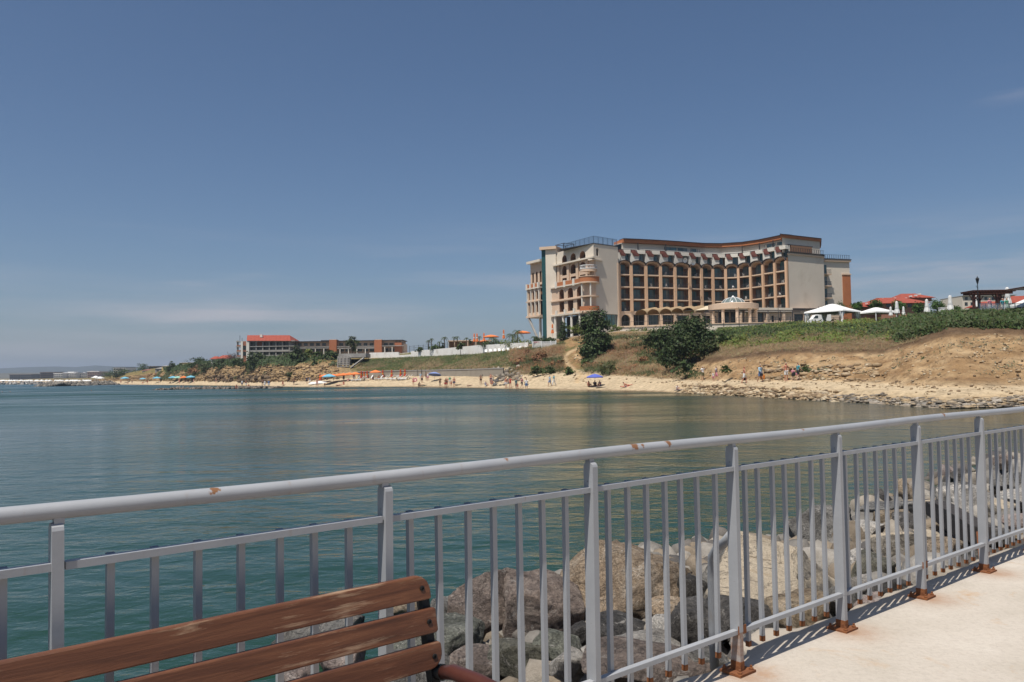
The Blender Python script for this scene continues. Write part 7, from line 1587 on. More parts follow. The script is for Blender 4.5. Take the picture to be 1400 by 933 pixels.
# white satellite dishes on the attic
for x, y, d, lb in ((936.2, 356, 195, 'white satellite dish on the hotel attic, left one of two'), (947.5, 359.5, 196, 'white satellite dish on the hotel attic, right one of two')):
    t = thing('satellite_dish', lb, 'satellite dish', tuple(P(x, y, d - .6))); MB().lathe((0, 0, 0), [(.02, 0), (.35, .06), (.62, .2)], 18).build('dish', M_whitepaint, t, smooth=True).rotation_euler = (R_(105), 0, R_(20)); MB().tube([(0, .05, 0), (0, .5, -.3), (0, .5, -1.0)], .04, 6).build('bracket', M_trim, t)
# ================================================================== the pier: deck, railing, bench, boulders
PO, PT, PM, DK = Vector((0, 3.25, 0)), Vector((.781, .625, 0)).normalized(), Vector((-.625, .781, 0)).normalized(), EYE - 1.55
def pier(s, w, z=0.0): return PO + PT * s + PM * w + Vector((0, 0, DK + z))
def deck_edge(s): return .13 + .10 * float(fbm(s * .8, 3.1, 0, 4)) + .05 * float(fbm(s * 5.0, 7.7, 0, 3)) + .16 * float(sst(1.72, 1.9, s) * (1 - sst(2.1, 2.3, s)))
m_, n_, b_ = newmat('weathered_concrete'); v_ = coord(n_)
c_ = ramp(n_, noise(n_, v_, 1.6, 7, .65), [(.3, (.42, .37, .305)), (.55, (.48, .425, .36)), (.75, (.535, .48, .41))])
c_ = mixc(n_, 1.0, c_, ramp(n_, noise(n_, v_, 38, 6, .7), [(.3, (.86, .85, .84)), (.5, (1, 1, 1)), (.8, (1.06, 1.06, 1.05))]), 'MULTIPLY')
st_ = nd(n_, 'ShaderNodeMapRange'); n_.links.new(noise(n_, v_, 2.3, 6, .7, .6), st_.inputs['Value']); st_.inputs['From Min'].default_value = .58; st_.inputs['From Max'].default_value = .70; st_.inputs['To Max'].default_value = .7
c_ = mixc(n_, st_.outputs[0], c_, (.42, .27, .15))
def mth(op, x, y=0.0):
    q = n_.nodes.new('ShaderNodeMath'); q.operation = op
    for k, t in enumerate((x, y)):
        if isinstance(t, (int, float)): q.inputs[k].default_value = t
        else: n_.links.new(t, q.inputs[k])
    return q.outputs[0]
def dot_(vec, off):
    q = n_.nodes.new('ShaderNodeVectorMath'); q.operation = 'DOT_PRODUCT'; n_.links.new(v_, q.inputs[0]); q.inputs[1].default_value = vec; return mth('ADD', q.outputs['Value'], off)
s_n = dot_(tuple(PT), -PO.dot(PT) + .6 + 1.025 * 40.5); w_n = dot_(tuple(PM), -PO.dot(PM))
ds_ = mth('MULTIPLY', mth('SUBTRACT', mth('FRACT', mth('DIVIDE', s_n, 1.025)), .5), 1.025)
rd_ = mth('ADD', mth('POWER', mth('DIVIDE', ds_, .16), 2.0), mth('POWER', mth('DIVIDE', mth('ADD', w_n, .06), .15), 2.0))
rs_ = mth('MULTIPLY', mth('EXPONENT', mth('MULTIPLY', rd_, -1.0)), mth('MULTIPLY', noise(n_, v_, 11, 6, .7), 1.3))
c_ = mixc(n_, rs_, c_, (.30, .15, .07))
ed_ = nd(n_, 'ShaderNodeMapRange'); n_.links.new(mth('ADD', w_n, mth('MULTIPLY', noise(n_, v_, 7, 5, .7), .22)), ed_.inputs['Value']); ed_.inputs['From Min'].default_value = .06; ed_.inputs['From Max'].default_value = .26; ed_.inputs['To Max'].default_value = .6
c_ = mixc(n_, ed_.outputs[0], c_, (.30, .25, .19))
gr_ = nd(n_, 'ShaderNodeMapRange'); n_.links.new(noise(n_, v_, 95, 3, .6), gr_.inputs['Value']); gr_.inputs['From Min'].default_value = .66; gr_.inputs['From Max'].default_value = .72; gr_.inputs['To Max'].default_value = .5
c_ = mixc(n_, gr_.outputs[0], c_, (.20, .165, .13))
n_.links.new(c_, b_.inputs['Base Color']); b_.inputs['Roughness'].default_value = .9; bumpn(n_, b_, noise(n_, v_, 24, 8, .7), .45, .02); M_deck = m_
def build_deck():
    ss = np.concatenate([np.linspace(-8, -2, 30), np.arange(-1.9, 8, .035), np.linspace(8.1, 34, 80)]); V = []; F = []; fr = [0, .04, .12, .25, .45, .8, 1.6, 3.5, 7, 14]
    for s in ss:
        e = deck_edge(s) if s < 9 else .2; j = float(fbm(s * 9, 1.7, 0, 3)) * .02
        ring = [pier(s, e - .05 + j * 2, -.42), pier(s, e + .02 + j, -.16), pier(s, e + .012, -.035)]
        ring += [pier(s, e - q, -.004 if q < .01 else (.0015 * math.sin(s * 3 + q * 5) - (.01 if q < .05 else 0))) for q in fr]
        V += [tuple(p) for p in ring]
    k = 3 + len(fr)
    for i in range(len(ss) - 1):
        for j in range(k - 1): F.append((i * k + j, i * k + j + 1, (i + 1) * k + j + 1, (i + 1) * k + j))
    tag(link('pier_deck', np_mesh('pier_deck', V, F, M_deck, False)), kind='structure')
build_deck()
# ---- rubble slope from the deck edge down into the water
WL = [Pz(x, y, 0) for x, y in ((60, 1010), (250, 945), (400, 900), (540, 838), (640, 817), (800, 768), (900, 752), (1000, 733), (1090, 706), (1160, 688), (1240, 655), (1300, 634), (1400, 596), (1500, 575))]
WS = sorted(((p - PO).dot(PT), (p - PO).dot(PM)) for p in WL); WS = np.array(WS)
def bed_z(s, w):
    ww = float(np.interp(s, WS[:, 0], WS[:, 1])); e = .1
    t = (w - e) / max(.5, ww - e)
    return (DK - .42) * (1 - t) if t > 0 else DK - .42
def bed_hit(px, py):
    d = _f * FOC + _r * (px - 700) + _u * (466.5 - py); d = d / d.y; D = 2.2
    while D < 45:
        p = Vector((0, 0, EYE)) + d * D; q = p - PO; s, w = q.dot(PT), q.dot(PM)
        if w > .25 and p.z <= bed_z(s, w) + .10: return p, D
        D += .03
    return p, D
def build_bed():
    V, F = [], []; ss = np.linspace(-6, 34, 160); n = 26
    for s in ss:
        ww = float(np.interp(s, WS[:, 0], WS[:, 1]))
        for j in range(n):
            t = j / (n - 1) * 1.35; w = -.15 + (ww + .15) * t; p = pier(s, w); p.z = bed_z(s, w) - .22 + .16 * float(fbm(p.x * 1.8, p.y * 1.8, 0, 4)); V.append(tuple(p))
    for i in range(len(ss) - 1):
        for j in range(n - 1): F.append((i * n + j, (i + 1) * n + j, (i + 1) * n + j + 1, i * n + j + 1))
    tag(link('rubble_bed', np_mesh('rubble_bed', V, F, pm('wet_rubble', (.10, .088, .072), (.045, .04, .035), scale=3, bump=.8, bscale=9, bdist=.1), True)), kind='structure')
build_bed()
def rockmat(name, a, b, c, vein=None, sc=3.0, dust=None):
    m, n, bs = newmat(name); v = coord(n)
    oi = n.nodes.new('ShaderNodeObjectInfo'); ad = n.nodes.new('ShaderNodeVectorMath'); n.links.new(v, ad.inputs[0])
    cm = n.nodes.new('ShaderNodeCombineXYZ')
    for k in range(3): n.links.new(oi.outputs['Random'], cm.inputs[k])
    sc_ = n.nodes.new('ShaderNodeVectorMath'); sc_.operation = 'SCALE'; n.links.new(cm.outputs[0], sc_.inputs[0]); sc_.inputs['Scale'].default_value = 40
    n.links.new(sc_.outputs[0], ad.inputs[1]); v = ad.outputs[0]
    f = noise(n, v, sc * 1.3, 10, .76, .8); col = ramp(n, f, [(.32, a), (.5, b), (.66, c)])
    big = noise(n, v, sc * .45, 5, .6, .5); col = mixc(n, 1.0, col, ramp(n, big, [(.35, (.62, .61, .60)), (.5, (1, 1, 1)), (.66, (1.3, 1.27, 1.22))]), 'MULTIPLY')
    g = noise(n, v, sc * 11, 7, .75); col = mixc(n, 1.0, col, ramp(n, g, [(.3, (.42, .41, .40)), (.5, (1, 1, 1)), (.70, (1.5, 1.48, 1.44))]), 'MULTIPLY')
    q = noise(n, v, sc * 2.6, 8, .8, 1.2); mr = nd(n, 'ShaderNodeMapRange'); n.links.new(q, mr.inputs['Value']); mr.inputs['From Min'].default_value = .57; mr.inputs['From Max'].default_value = .66; mr.inputs['To Max'].default_value = .75
    col = mixc(n, mr.outputs[0], col, vein or (.52, .48, .43))                 # pale quartz and salt patches
    e_ = noise(n, v, sc * 1.1, 7, .62, 1.6); ab = n.nodes.new('ShaderNodeMath'); ab.operation = 'SUBTRACT'; n.links.new(e_, ab.inputs[0]); ab.inputs[1].default_value = .5; a2 = n.nodes.new('ShaderNodeMath'); a2.operation = 'ABSOLUTE'; n.links.new(ab.outputs[0], a2.inputs[0])
    ck = nd(n, 'ShaderNodeMapRange'); n.links.new(a2.outputs[0], ck.inputs['Value']); ck.inputs['From Max'].default_value = .008; ck.inputs['To Min'].default_value = .6; ck.inputs['To Max'].default_value = 0
    col = mixc(n, ck.outputs[0], col, tuple(x * .35 for x in a))               # hairline fractures
    ge = n.nodes.new('ShaderNodeNewGeometry'); sx = n.nodes.new('ShaderNodeSeparateXYZ')
    if dust:                                                                   # pale bedding surface on top, grey broken sides
        n.links.new(ge.outputs['Normal'], sx.inputs[0]); du = nd(n, 'ShaderNodeMapRange'); n.links.new(sx.outputs['Z'], du.inputs['Value']); du.inputs['From Min'].default_value = .66; du.inputs['From Max'].default_value = .80
        d2 = ramp(n, f, [(.3, tuple(x * .68 for x in dust)), (.42, tuple(x * .9 for x in dust)), (.6, dust)]); st = n.nodes.new('ShaderNodeMapping'); n.links.new(v, st.inputs[0]); st.inputs['Scale'].default_value = (1.5, 14, 14); d2 = mixc(n, 1.0, d2, ramp(n, noise(n, st.outputs[0], 1.0, 6, .7, .6), [(.30, (.80, .75, .68)), (.44, (1, 1, 1)), (.7, (1.04, 1.04, 1.03))]), 'MULTIPLY'); d2 = mixc(n, 1.0, d2, ramp(n, g, [(.3, (.8, .79, .78)), (.6, (1.06, 1.06, 1.06))]), 'MULTIPLY'); col = mixc(n, du.outputs[0], col, d2)
    sp = n.nodes.new('ShaderNodeSeparateXYZ'); n.links.new(ge.outputs['Position'], sp.inputs[0]); wt = nd(n, 'ShaderNodeMapRange'); n.links.new(sp.outputs['Z'], wt.inputs['Value'])
    wt.inputs['From Min'].default_value = .10; wt.inputs['From Max'].default_value = .32; wt.inputs['To Min'].default_value = .38    # wet and weedy near the water
    cb = n.nodes.new('ShaderNodeCombineColor')
    for k in range(3): n.links.new(wt.outputs[0], cb.inputs[k])
    col = mixc(n, 1.0, col, cb.outputs[0], 'MULTIPLY')
    n.links.new(col, bs.inputs['Base Color']); bs.inputs['Roughness'].default_value = .8; bs.inputs['Specular IOR Level'].default_value = .3
    h = n.nodes.new('ShaderNodeMath'); h.operation = 'MULTIPLY_ADD'; n.links.new(g, h.inputs[0]); h.inputs[1].default_value = .55; n.links.new(f, h.inputs[2]); h3 = n.nodes.new('ShaderNodeMath'); h3.operation = 'MULTIPLY_ADD'; n.links.new(ck.outputs[0], h3.inputs[0]); h3.inputs[1].default_value = -.3; n.links.new(h.outputs[0], h3.inputs[2])
    bumpn(n, bs, h3.outputs[0], 1.0, .10); return m
RK = dict(grey=rockmat('grey_stone', (.105, .10, .092), (.20, .19, .175), (.30, .285, .26)), brown=rockmat('brown_stone', (.15, .105, .07), (.34, .255, .175), (.50, .41, .315), (.62, .55, .46)), tan=rockmat('tan_stone', (.22, .155, .095), (.36, .28, .19), (.48, .39, .29)),
          purple=rockmat('purple_brown_stone', (.115, .088, .074), (.21, .165, .14), (.32, .265, .225)), green=rockmat('greenish_stone', (.105, .11, .088), (.19, .195, .16), (.29, .29, .25)), olive=rockmat('olive_stone', (.075, .072, .055), (.13, .125, .095), (.20, .185, .15)),
          white=rockmat('whitish_stone', (.36, .33, .29), (.50, .465, .42), (.60, .57, .525)), dark=rockmat('dark_stone', (.045, .042, .039), (.09, .083, .077), (.17, .158, .145)), pink=rockmat('pinkish_stone', (.24, .175, .155), (.37, .30, .27), (.50, .44, .405)),
          cream=rockmat('cream_stone', (.13, .115, .095), (.25, .22, .18), (.38, .34, .28), (.46, .42, .36), 1.8, (.60, .50, .37)))
_ico = {}
def ico(n):
    if n not in _ico:
        bm = bmesh.new(); bmesh.ops.create_icosphere(bm, subdivisions=n, radius=1.0); bm.verts.ensure_lookup_table()
        _ico[n] = (np.array([v.co[:] for v in bm.verts]), np.array([[v.index for v in f.verts] for f in bm.faces])); bm.free()
    return _ico[n]
def rock_mesh(name, R, mat, seed, sub=4, cuts=12, rough=.075, flat=None):
    """a broken block: a rounded cube, tilted, split along random planes, then weathered"""
    rg = np.random.RandomState(seed); V, F = ico(sub); off = rg.uniform(0, 50, 3)
    A = np.linalg.qr(rg.normal(0, 1, (3, 3)))[0] if flat is None else np.eye(3)
    if flat is None and rg.rand() < .6: q_ = rg.uniform(-.35, .35); A = np.array([[math.cos(q_), -math.sin(q_), 0], [math.sin(q_), math.cos(q_), 0], [0, 0, 1.0]]) @ np.array([[1, 0, 0], [0, math.cos(q_), -math.sin(q_)], [0, math.sin(q_), math.cos(q_)]])
    W = V @ A; pw = 9.0 if flat is None else 14.0
    W = W / (np.abs(W) ** pw).sum(1)[:, None] ** (1 / pw) * .80; V = W @ A.T
    V *= (1 + .12 * fbm(V[:, 0] * 1.2 + off[0], V[:, 1] * 1.2 + off[1], V[:, 2] * 1.2 + off[2], 3))[:, None]
    for k in range(cuts):
        nrm = rg.normal(0, 1, 3); nrm /= np.linalg.norm(nrm); d = rg.uniform(.56, .90)
        h = V @ nrm - d; V = V - np.clip(h, 0, None)[:, None] * nrm
    V = np.clip(V, -1.05, 1.05); nv = V / np.linalg.norm(V, axis=1)[:, None]
    S = V * np.array(R) * 3.2 + off
    ridg = 1 - np.abs(fbm(S[:, 0] * 1.1 + 7, S[:, 1] * 1.1, S[:, 2] * 1.6, 4, .55)) * 2
    V = V + nv * (rough * fbm(S[:, 0], S[:, 1], S[:, 2], 5, .6) - rough * .6 * np.clip(ridg - .62, 0, 1) * 2.2 + rough * .5 * fbm(S[:, 0] * 5, S[:, 1] * 5, S[:, 2] * 5, 4, .65))[:, None]
    return np_mesh(name, V * np.array(R), F, mat, False)
def boulder(label, px, py, w, h, mat, sub=4, rz=None, flat=None, dep=.9, cuts=12, lift=0.0, rough=.075, D=None):
    p, D0 = bed_hit(px, py)
    if D: p = P(px, py, D); D0 = D
    a, c = w / 2 / FOC * D0 * 1.27, h / 2 / FOC * D0 * 1.28; b = dep * (a + c) * .55
    o = link('boulder', rock_mesh('boulder', (a, b, c), RK[mat], int(px * 3 + py), sub, cuts, rough, flat)); o.location = p + Vector((0, b * .25, lift))
    o.rotation_euler = (0, ((px * 13) % 7 - 3) * .05, rz if rz is not None else ((px * 37) % 11 - 5) * .07); tag(o, label, 'boulder'); return o
BL = [('large tan brown boulder in the middle with a craggy front', 868, 822, 158, 130, 'brown', 5), ('huge flat topped cream slab of rock tilting towards the sea', 1070, 800, 165, 125, 'cream', 5),
      ('purple brown boulder right of the bench with a rounded back', 668, 850, 105, 95, 'purple', 5), ('cracked brown boulder between the purple one and the dark gap', 738, 842, 105, 92, 'purple', 5),
      ('grey boulder seen above the lowest bench slat', 430, 876, 110, 62, 'grey', 4), ('pink speckled stone behind the bench slats', 462, 902, 62, 40, 'pink', 4), ('pale pink stone low behind the bench at the left of the rocks', 402, 920, 48, 34, 'pink', 4), ('tan stone peeping between the top bench slats', 552, 838, 52, 40, 'tan', 4),
      ('rounded grey stone just right of the bench end', 612, 848, 48, 54, 'grey', 4), ('grey green boulder beside the bench frame', 600, 886, 118, 64, 'green', 5), ('speckled grey boulder at the bottom edge by the bench armrest', 578, 926, 140, 54, 'grey', 5), ('grey brown boulder at the bottom under the purple one', 655, 915, 70, 52, 'purple', 4), ('greenish lichen coloured stone in front of the cracked boulder', 762, 893, 70, 60, 'green', 5),
      ('dark olive stone at the bottom left of the greenish one', 706, 908, 82, 58, 'olive', 4), ('small black round stone in the dark gap by the third post', 794, 872, 34, 30, 'dark', 4), ('pale triangular stone at the bottom by the third post', 775, 915, 42, 48, 'white', 4), ('dark grey stone wedged under the large tan brown boulder', 842, 866, 74, 40, 'dark', 4), ('long flat white stone in front of the large tan brown boulder', 866, 893, 118, 28, 'white', 5),
      ('small white block right of the flat white stone', 910, 864, 38, 40, 'white', 4), ('long grey brown boulder at the bottom before the flat white stone', 890, 920, 175, 52, 'purple', 5), ('dark mottled boulder left of the fourth post foot', 955, 868, 82, 78, 'dark', 5), ('dark stone on the right shoulder of the large tan brown boulder', 935, 815, 56, 60, 'dark', 4), ('brown stone between the tan brown boulder and the cream slab', 918, 838, 60, 44, 'brown', 4),
      ('tall grey streaked boulder leaning on the left of the cream slab', 996, 800, 66, 96, 'grey', 5), ('dark shadowed boulder under the front of the cream slab', 1030, 856, 120, 52, 'dark', 5), ('rough tan rock under the right front corner of the cream slab', 1105, 850, 80, 62, 'tan', 4), ('small pale stone beside the fourth post', 988, 835, 26, 24, 'white', 4), ('grey stone at the foot of the bent strut', 962, 905, 66, 34, 'grey', 4), ('light grey stone near the deck edge right of the fourth post', 1035, 878, 60, 30, 'grey', 4),
      ('rounded grey boulder at the water behind the cream slab', 1125, 726, 84, 62, 'grey', 5), ('flat dark grey rock along the water right of the rounded grey one', 1215, 702, 96, 30, 'grey', 5), ('pale stone lying left of the sixth post half way down', 1183, 728, 62, 26, 'white', 4), ('tan wedge stone behind the sixth post', 1222, 714, 44, 32, 'tan', 4), ('dark block right of the tan wedge stone', 1246, 722, 36, 36, 'dark', 4), ('upright tan boulder at the water edge before the bay', 1238, 678, 26, 34, 'tan', 4), ('small dark stone left of the upright tan boulder', 1207, 682, 22, 22, 'dark', 4),
      ('pale cream block between the fifth and sixth posts', 1225, 750, 64, 38, 'cream', 5), ('wide olive boulder below the cream block', 1196, 782, 68, 48, 'olive', 5), ('pale stone low beside the fifth post', 1172, 770, 34, 30, 'white', 4), ('whitish triangular stone near the deck by the fifth post', 1182, 802, 34, 30, 'white', 4), ('olive dark stone under the railing near the sixth post', 1222, 806, 46, 28, 'dark', 4), ('grey stone at the deck edge between fourth and fifth posts', 1150, 822, 60, 34, 'grey', 4), ('light stone at the deck edge right of the fifth post', 1190, 828, 42, 22, 'pink', 4),
      ('cream stone right of the sixth post near the water', 1272, 700, 34, 28, 'cream', 4), ('big pale grey boulder between the sixth and seventh posts', 1328, 694, 64, 52, 'white', 5), ('grey rock behind the big pale grey boulder', 1300, 672, 44, 28, 'grey', 4), ('pinkish white stone far down by the bay water', 1296, 648, 24, 22, 'pink', 4), ('dark stones heap end right of the pinkish white stone', 1318, 654, 34, 26, 'dark', 4), ('cream stone low behind the sixth post', 1268, 742, 38, 30, 'cream', 4), ('grey brown boulder before the dark beam', 1292, 752, 48, 38, 'brown', 4), ('rounded grey stone beside the sixth post foot', 1334, 764, 36, 24, 'grey', 4), ('tan flat stone near the deck edge below the dark beam', 1300, 776, 40, 18, 'tan', 4), ('dark flat stone left of the rounded grey one', 1298, 785, 44, 16, 'dark', 4),
      ('pale block behind the seventh post', 1366, 700, 34, 34, 'cream', 4), ('long whitish stone at the right edge half way down the rubble', 1392, 684, 50, 24, 'white', 4), ('grey stone at the right edge above the whitish one', 1382, 660, 42, 26, 'grey', 4), ('dark brown stone at the right edge by the bay water', 1374, 634, 40, 24, 'purple', 4), ('pale pebble pile top stone right of the seventh post', 1386, 716, 36, 22, 'pink', 4), ('grey shadowed boulder near the deck at the right edge', 1372, 740, 44, 26, 'dark', 4), ('tan stone low at the right edge near the deck', 1402, 734, 38, 22, 'tan', 4), ('pale grey stone left of the seventh post near the deck', 1348, 728, 30, 28, 'grey', 4)]
for lb, px, py, w, h, mt, sub in BL:
    if 'slab of rock' in lb: o = boulder(lb, px, py + 26, w * .95, h * .74, mt, 5, flat=1, dep=1.35, cuts=3, rough=.055, lift=-.05); o.rotation_euler = (R_(19), R_(9), R_(-24))
    else: boulder(lb, px, py, w, h, mt, sub)
# filler stones nobody could count, in the gaps
def filler():
    rg = np.random.RandomState(4); Vs, Fs, Cs, n0 = [], [], [], 0; V0, F0 = ico(2)
    for k in range(2300):
        s = rg.uniform(-4, 26) if k < 900 else rg.uniform(-2, 8); ww = float(np.interp(s, WS[:, 0], WS[:, 1])); w = rg.uniform(.2, max(1.0, ww * (.72 if s < 4 else .95)))
        r = rg.uniform(.05, .20) * (1 + .6 * (s > 6)); p = pier(s, w); p.z = bed_z(s, w) - .1 + rg.uniform(-.06, .06); off = rg.uniform(0, 50, 3)
        V = V0 * (1 + .3 * fbm(V0[:, 0] * 1.3 + off[0], V0[:, 1] * 1.3 + off[1], V0[:, 2] * 1.3, 3))[:, None]
        for _ in range(5):
            q = rg.normal(0, 1, 3); q /= np.linalg.norm(q); V = V - np.clip(V @ q - .62, 0, None)[:, None] * q
        V = V * r * rg.uniform(.6, 1.3, 3) + np.array(p); Vs.append(V); Fs.append(F0 + n0); n0 += len(V)
        c = np.array(((.20, .185, .165), (.28, .245, .20), (.14, .125, .11), (.23, .185, .135), (.10, .092, .085), (.31, .285, .25))[rg.randint(6)]) * rg.uniform(.8, 1.15); Cs.append(np.tile(c, (len(V), 1)))
    o = link('rubble_stones', np_mesh('rubble_stones', np.concatenate(Vs), np.concatenate(Fs), pm('rubble_stone', (1, 1, 1), (.62, .60, .58), scale=7, bump=.6, bscale=22, bdist=.03, tint=True), False, np.concatenate(Cs))); tag(o, kind='stuff')
filler()
def stone_scatter(name, n, u0, u1, q0, q1, rmin, rmax, cols, seed, flat=.5, dens=None):
    """angular stones lying on the coast"""
    rg = np.random.RandomState(seed); V0, F0 = ico(1); ci = np.where((COLS >= u0) & (COLS <= u1))[0]; ri = np.where((CQ[0] >= q0) & (CQ[0] <= q1))[0]; Vs, Fs, Cs, n0 = [], [], [], 0; k = 0
    while k < n:
        a, b = rg.choice(ci), rg.choice(ri); p = COAST[a, b] + rg.normal(0, .12, 3) * np.array([1, 1, 0])
        if dens is not None and rg.rand() > dens(p): k += .2; continue
        k += 1; r = rmin + (rmax - rmin) * rg.rand() ** 2.2; V = V0 * rg.uniform(.55, 1.4, 3) * np.array([1, 1, flat])
        for _ in range(3):
            q = rg.normal(0, 1, 3); q /= np.linalg.norm(q); V = V - np.clip(V @ q - .5, 0, None)[:, None] * q
        t = rg.uniform(0, 6.28); c_, s_ = math.cos(t), math.sin(t); V = V @ np.array([[c_, -s_, 0], [s_, c_, 0], [0, 0, 1]]) * r + p + np.array([0, 0, r * flat * .3])
        Vs.append(V); Fs.append(F0 + n0); n0 += len(V); c = np.array(cols[rg.randint(len(cols))]) * rg.uniform(.75, 1.2); Cs.append(np.tile(c, (len(V), 1)))
    tag(link(name, np_mesh(name, np.concatenate(Vs), np.concatenate(Fs), bpy.data.materials['rubble_stone'], False, np.concatenate(Cs))), kind='stuff')
GREYS = ((.28, .24, .19), (.21, .18, .14), (.37, .32, .26), (.15, .125, .10), (.34, .27, .185)); TANS = ((.48, .37, .24), (.40, .29, .17), (.55, .45, .31), (.30, .21, .12), (.22, .15, .09))
stone_scatter('shore_stones', 3200, 1110, 1480, .98, 2.0, .04, .36, GREYS + TANS[:3], 21, .28, lambda p: .25 + (float(fbm(p[0] * .5, p[1] * .5, 0, 3)) > .02))
stone_scatter('shore_stones', 1700, 935, 1150, 1.0, 2.2, .06, .45, TANS, 22, .4)
stone_scatter('cliff_stones', 2200, 960, 1460, 2.2, 4.7, .03, .20, TANS, 23, .6, lambda p: .15 + (float(fbm(p[0] * .35, p[2] * .9, p[1] * .2, 3)) > .05))
stone_scatter('cliff_stones', 200, 1040, 1200, 2.9, 4.0, .15, .6, TANS, 24, .42)
stone_scatter('dune_stones', 500, 690, 960, 2.2, 4.2, .06, .3, TANS, 25, .6)
stone_scatter('dark_boulder_heap', 130, 664, 712, 2.2, 3.7, .25, .75, GREYS, 26, .8)
stone_scatter('dark_boulder_heap', 34, 674, 697, 1.5, 2.3, .2, .55, ((.12, .115, .11), (.20, .19, .18)), 27, .8)
stone_scatter('left_cliff_stones', 1500, 225, 465, 2.8, 4.6, .15, .6, ((.32, .22, .12), (.20, .13, .075), (.40, .29, .17), (.12, .08, .05)), 28, .5)
stone_scatter('left_cliff_stones', 160, 288, 372, 2.6, 3.6, .5, 1.5, ((.16, .11, .065), (.10, .07, .045), (.26, .18, .10)), 29, .7)
def mound(name, pts, hgt, wid, n, rmin, rmax, cols, seed):
    """a heaped stone mole along a line at sea level"""
    rg = np.random.RandomState(seed); V0, F0 = ico(1); Vs, Fs, Cs, n0 = [], [], [], 0; pts = [Pz(x, y, 0.0) for x, y in pts]; L = [(b - a).length for a, b in zip(pts[:-1], pts[1:])]
    for k in range(n):
        j = rg.choice(len(L), p=np.array(L) / sum(L)); t = rg.rand(); c = pts[j].lerp(pts[j + 1], t); d = (pts[j + 1] - pts[j]).normalized(); w = rg.uniform(-1, 1); r = rg.uniform(rmin, rmax); endf = 1.0
        if j == 0: endf = min(1, t * 3 + .25)
        V = V0 * rg.uniform(.6, 1.35, 3)
        for _ in range(3):
            q = rg.normal(0, 1, 3); q /= np.linalg.norm(q); V = V - np.clip(V @ q - .55, 0, None)[:, None] * q
        p = np.array(c) + np.array([-d.y, d.x, 0]) * w * wid + np.array([0, 0, hgt * endf * (1 - abs(w)) - r * .3]); Vs.append(V * r + p); Fs.append(F0 + n0); n0 += len(V); cc = np.array(cols[rg.randint(len(cols))]) * rg.uniform(.8, 1.15); Cs.append(np.tile(cc, (len(V), 1)))
    tag(link(name, np_mesh(name, np.concatenate(Vs), np.concatenate(Fs), bpy.data.materials['rubble_stone'], False, np.concatenate(Cs))), kind='stuff')
mound('rock_spit', [(214, 533.6), (250, 532.4), (300, 532), (345, 531.6), (385, 531)], .42, 1.7, 420, .2, .55, ((.10, .088, .074), (.15, .13, .11), (.21, .18, .15)), 31)
mound('breakwater', [(64, 528.2), (85, 528.2), (115, 527.2), (150, 526.2)], 1.7, 6, 900, .5, 1.2, ((.17, .15, .125), (.25, .225, .19), (.11, .10, .085)), 32)
mound('far_breakwater', [(70, 525.6), (30, 525.7), (-60, 526.2), (-300, 528)], 1.9, 8, 1300, .7, 1.5, ((.27, .25, .23), (.42, .40, .37), (.17, .16, .145)), 33)
rg_ = random.Random(5)
m = MB()
for k in range(120):                                     # the massed white parasols and tents far behind the mole
    x = rg_.uniform(-40, 128); D_ = rg_.uniform(600, 700); p = P(x, 521.2, D_); r = rg_.uniform(1.2, 2.6); m.lathe((p.x, p.y, p.z), [(r, 0), (r * .55, .55), (.02, 1.1)], 6)
o = m.build('far_white_parasols', C_wh); o['kind'] = 'stuff'
for x, y, lb in ((131, 520.3, 'white pointed tent at the root of the breakwater, left one'), (137, 521.3, 'white pointed tent at the root of the breakwater, right one')): c = P(x, y, 520); gazebo(lb, c, 4.2, 0, 3.0, False)

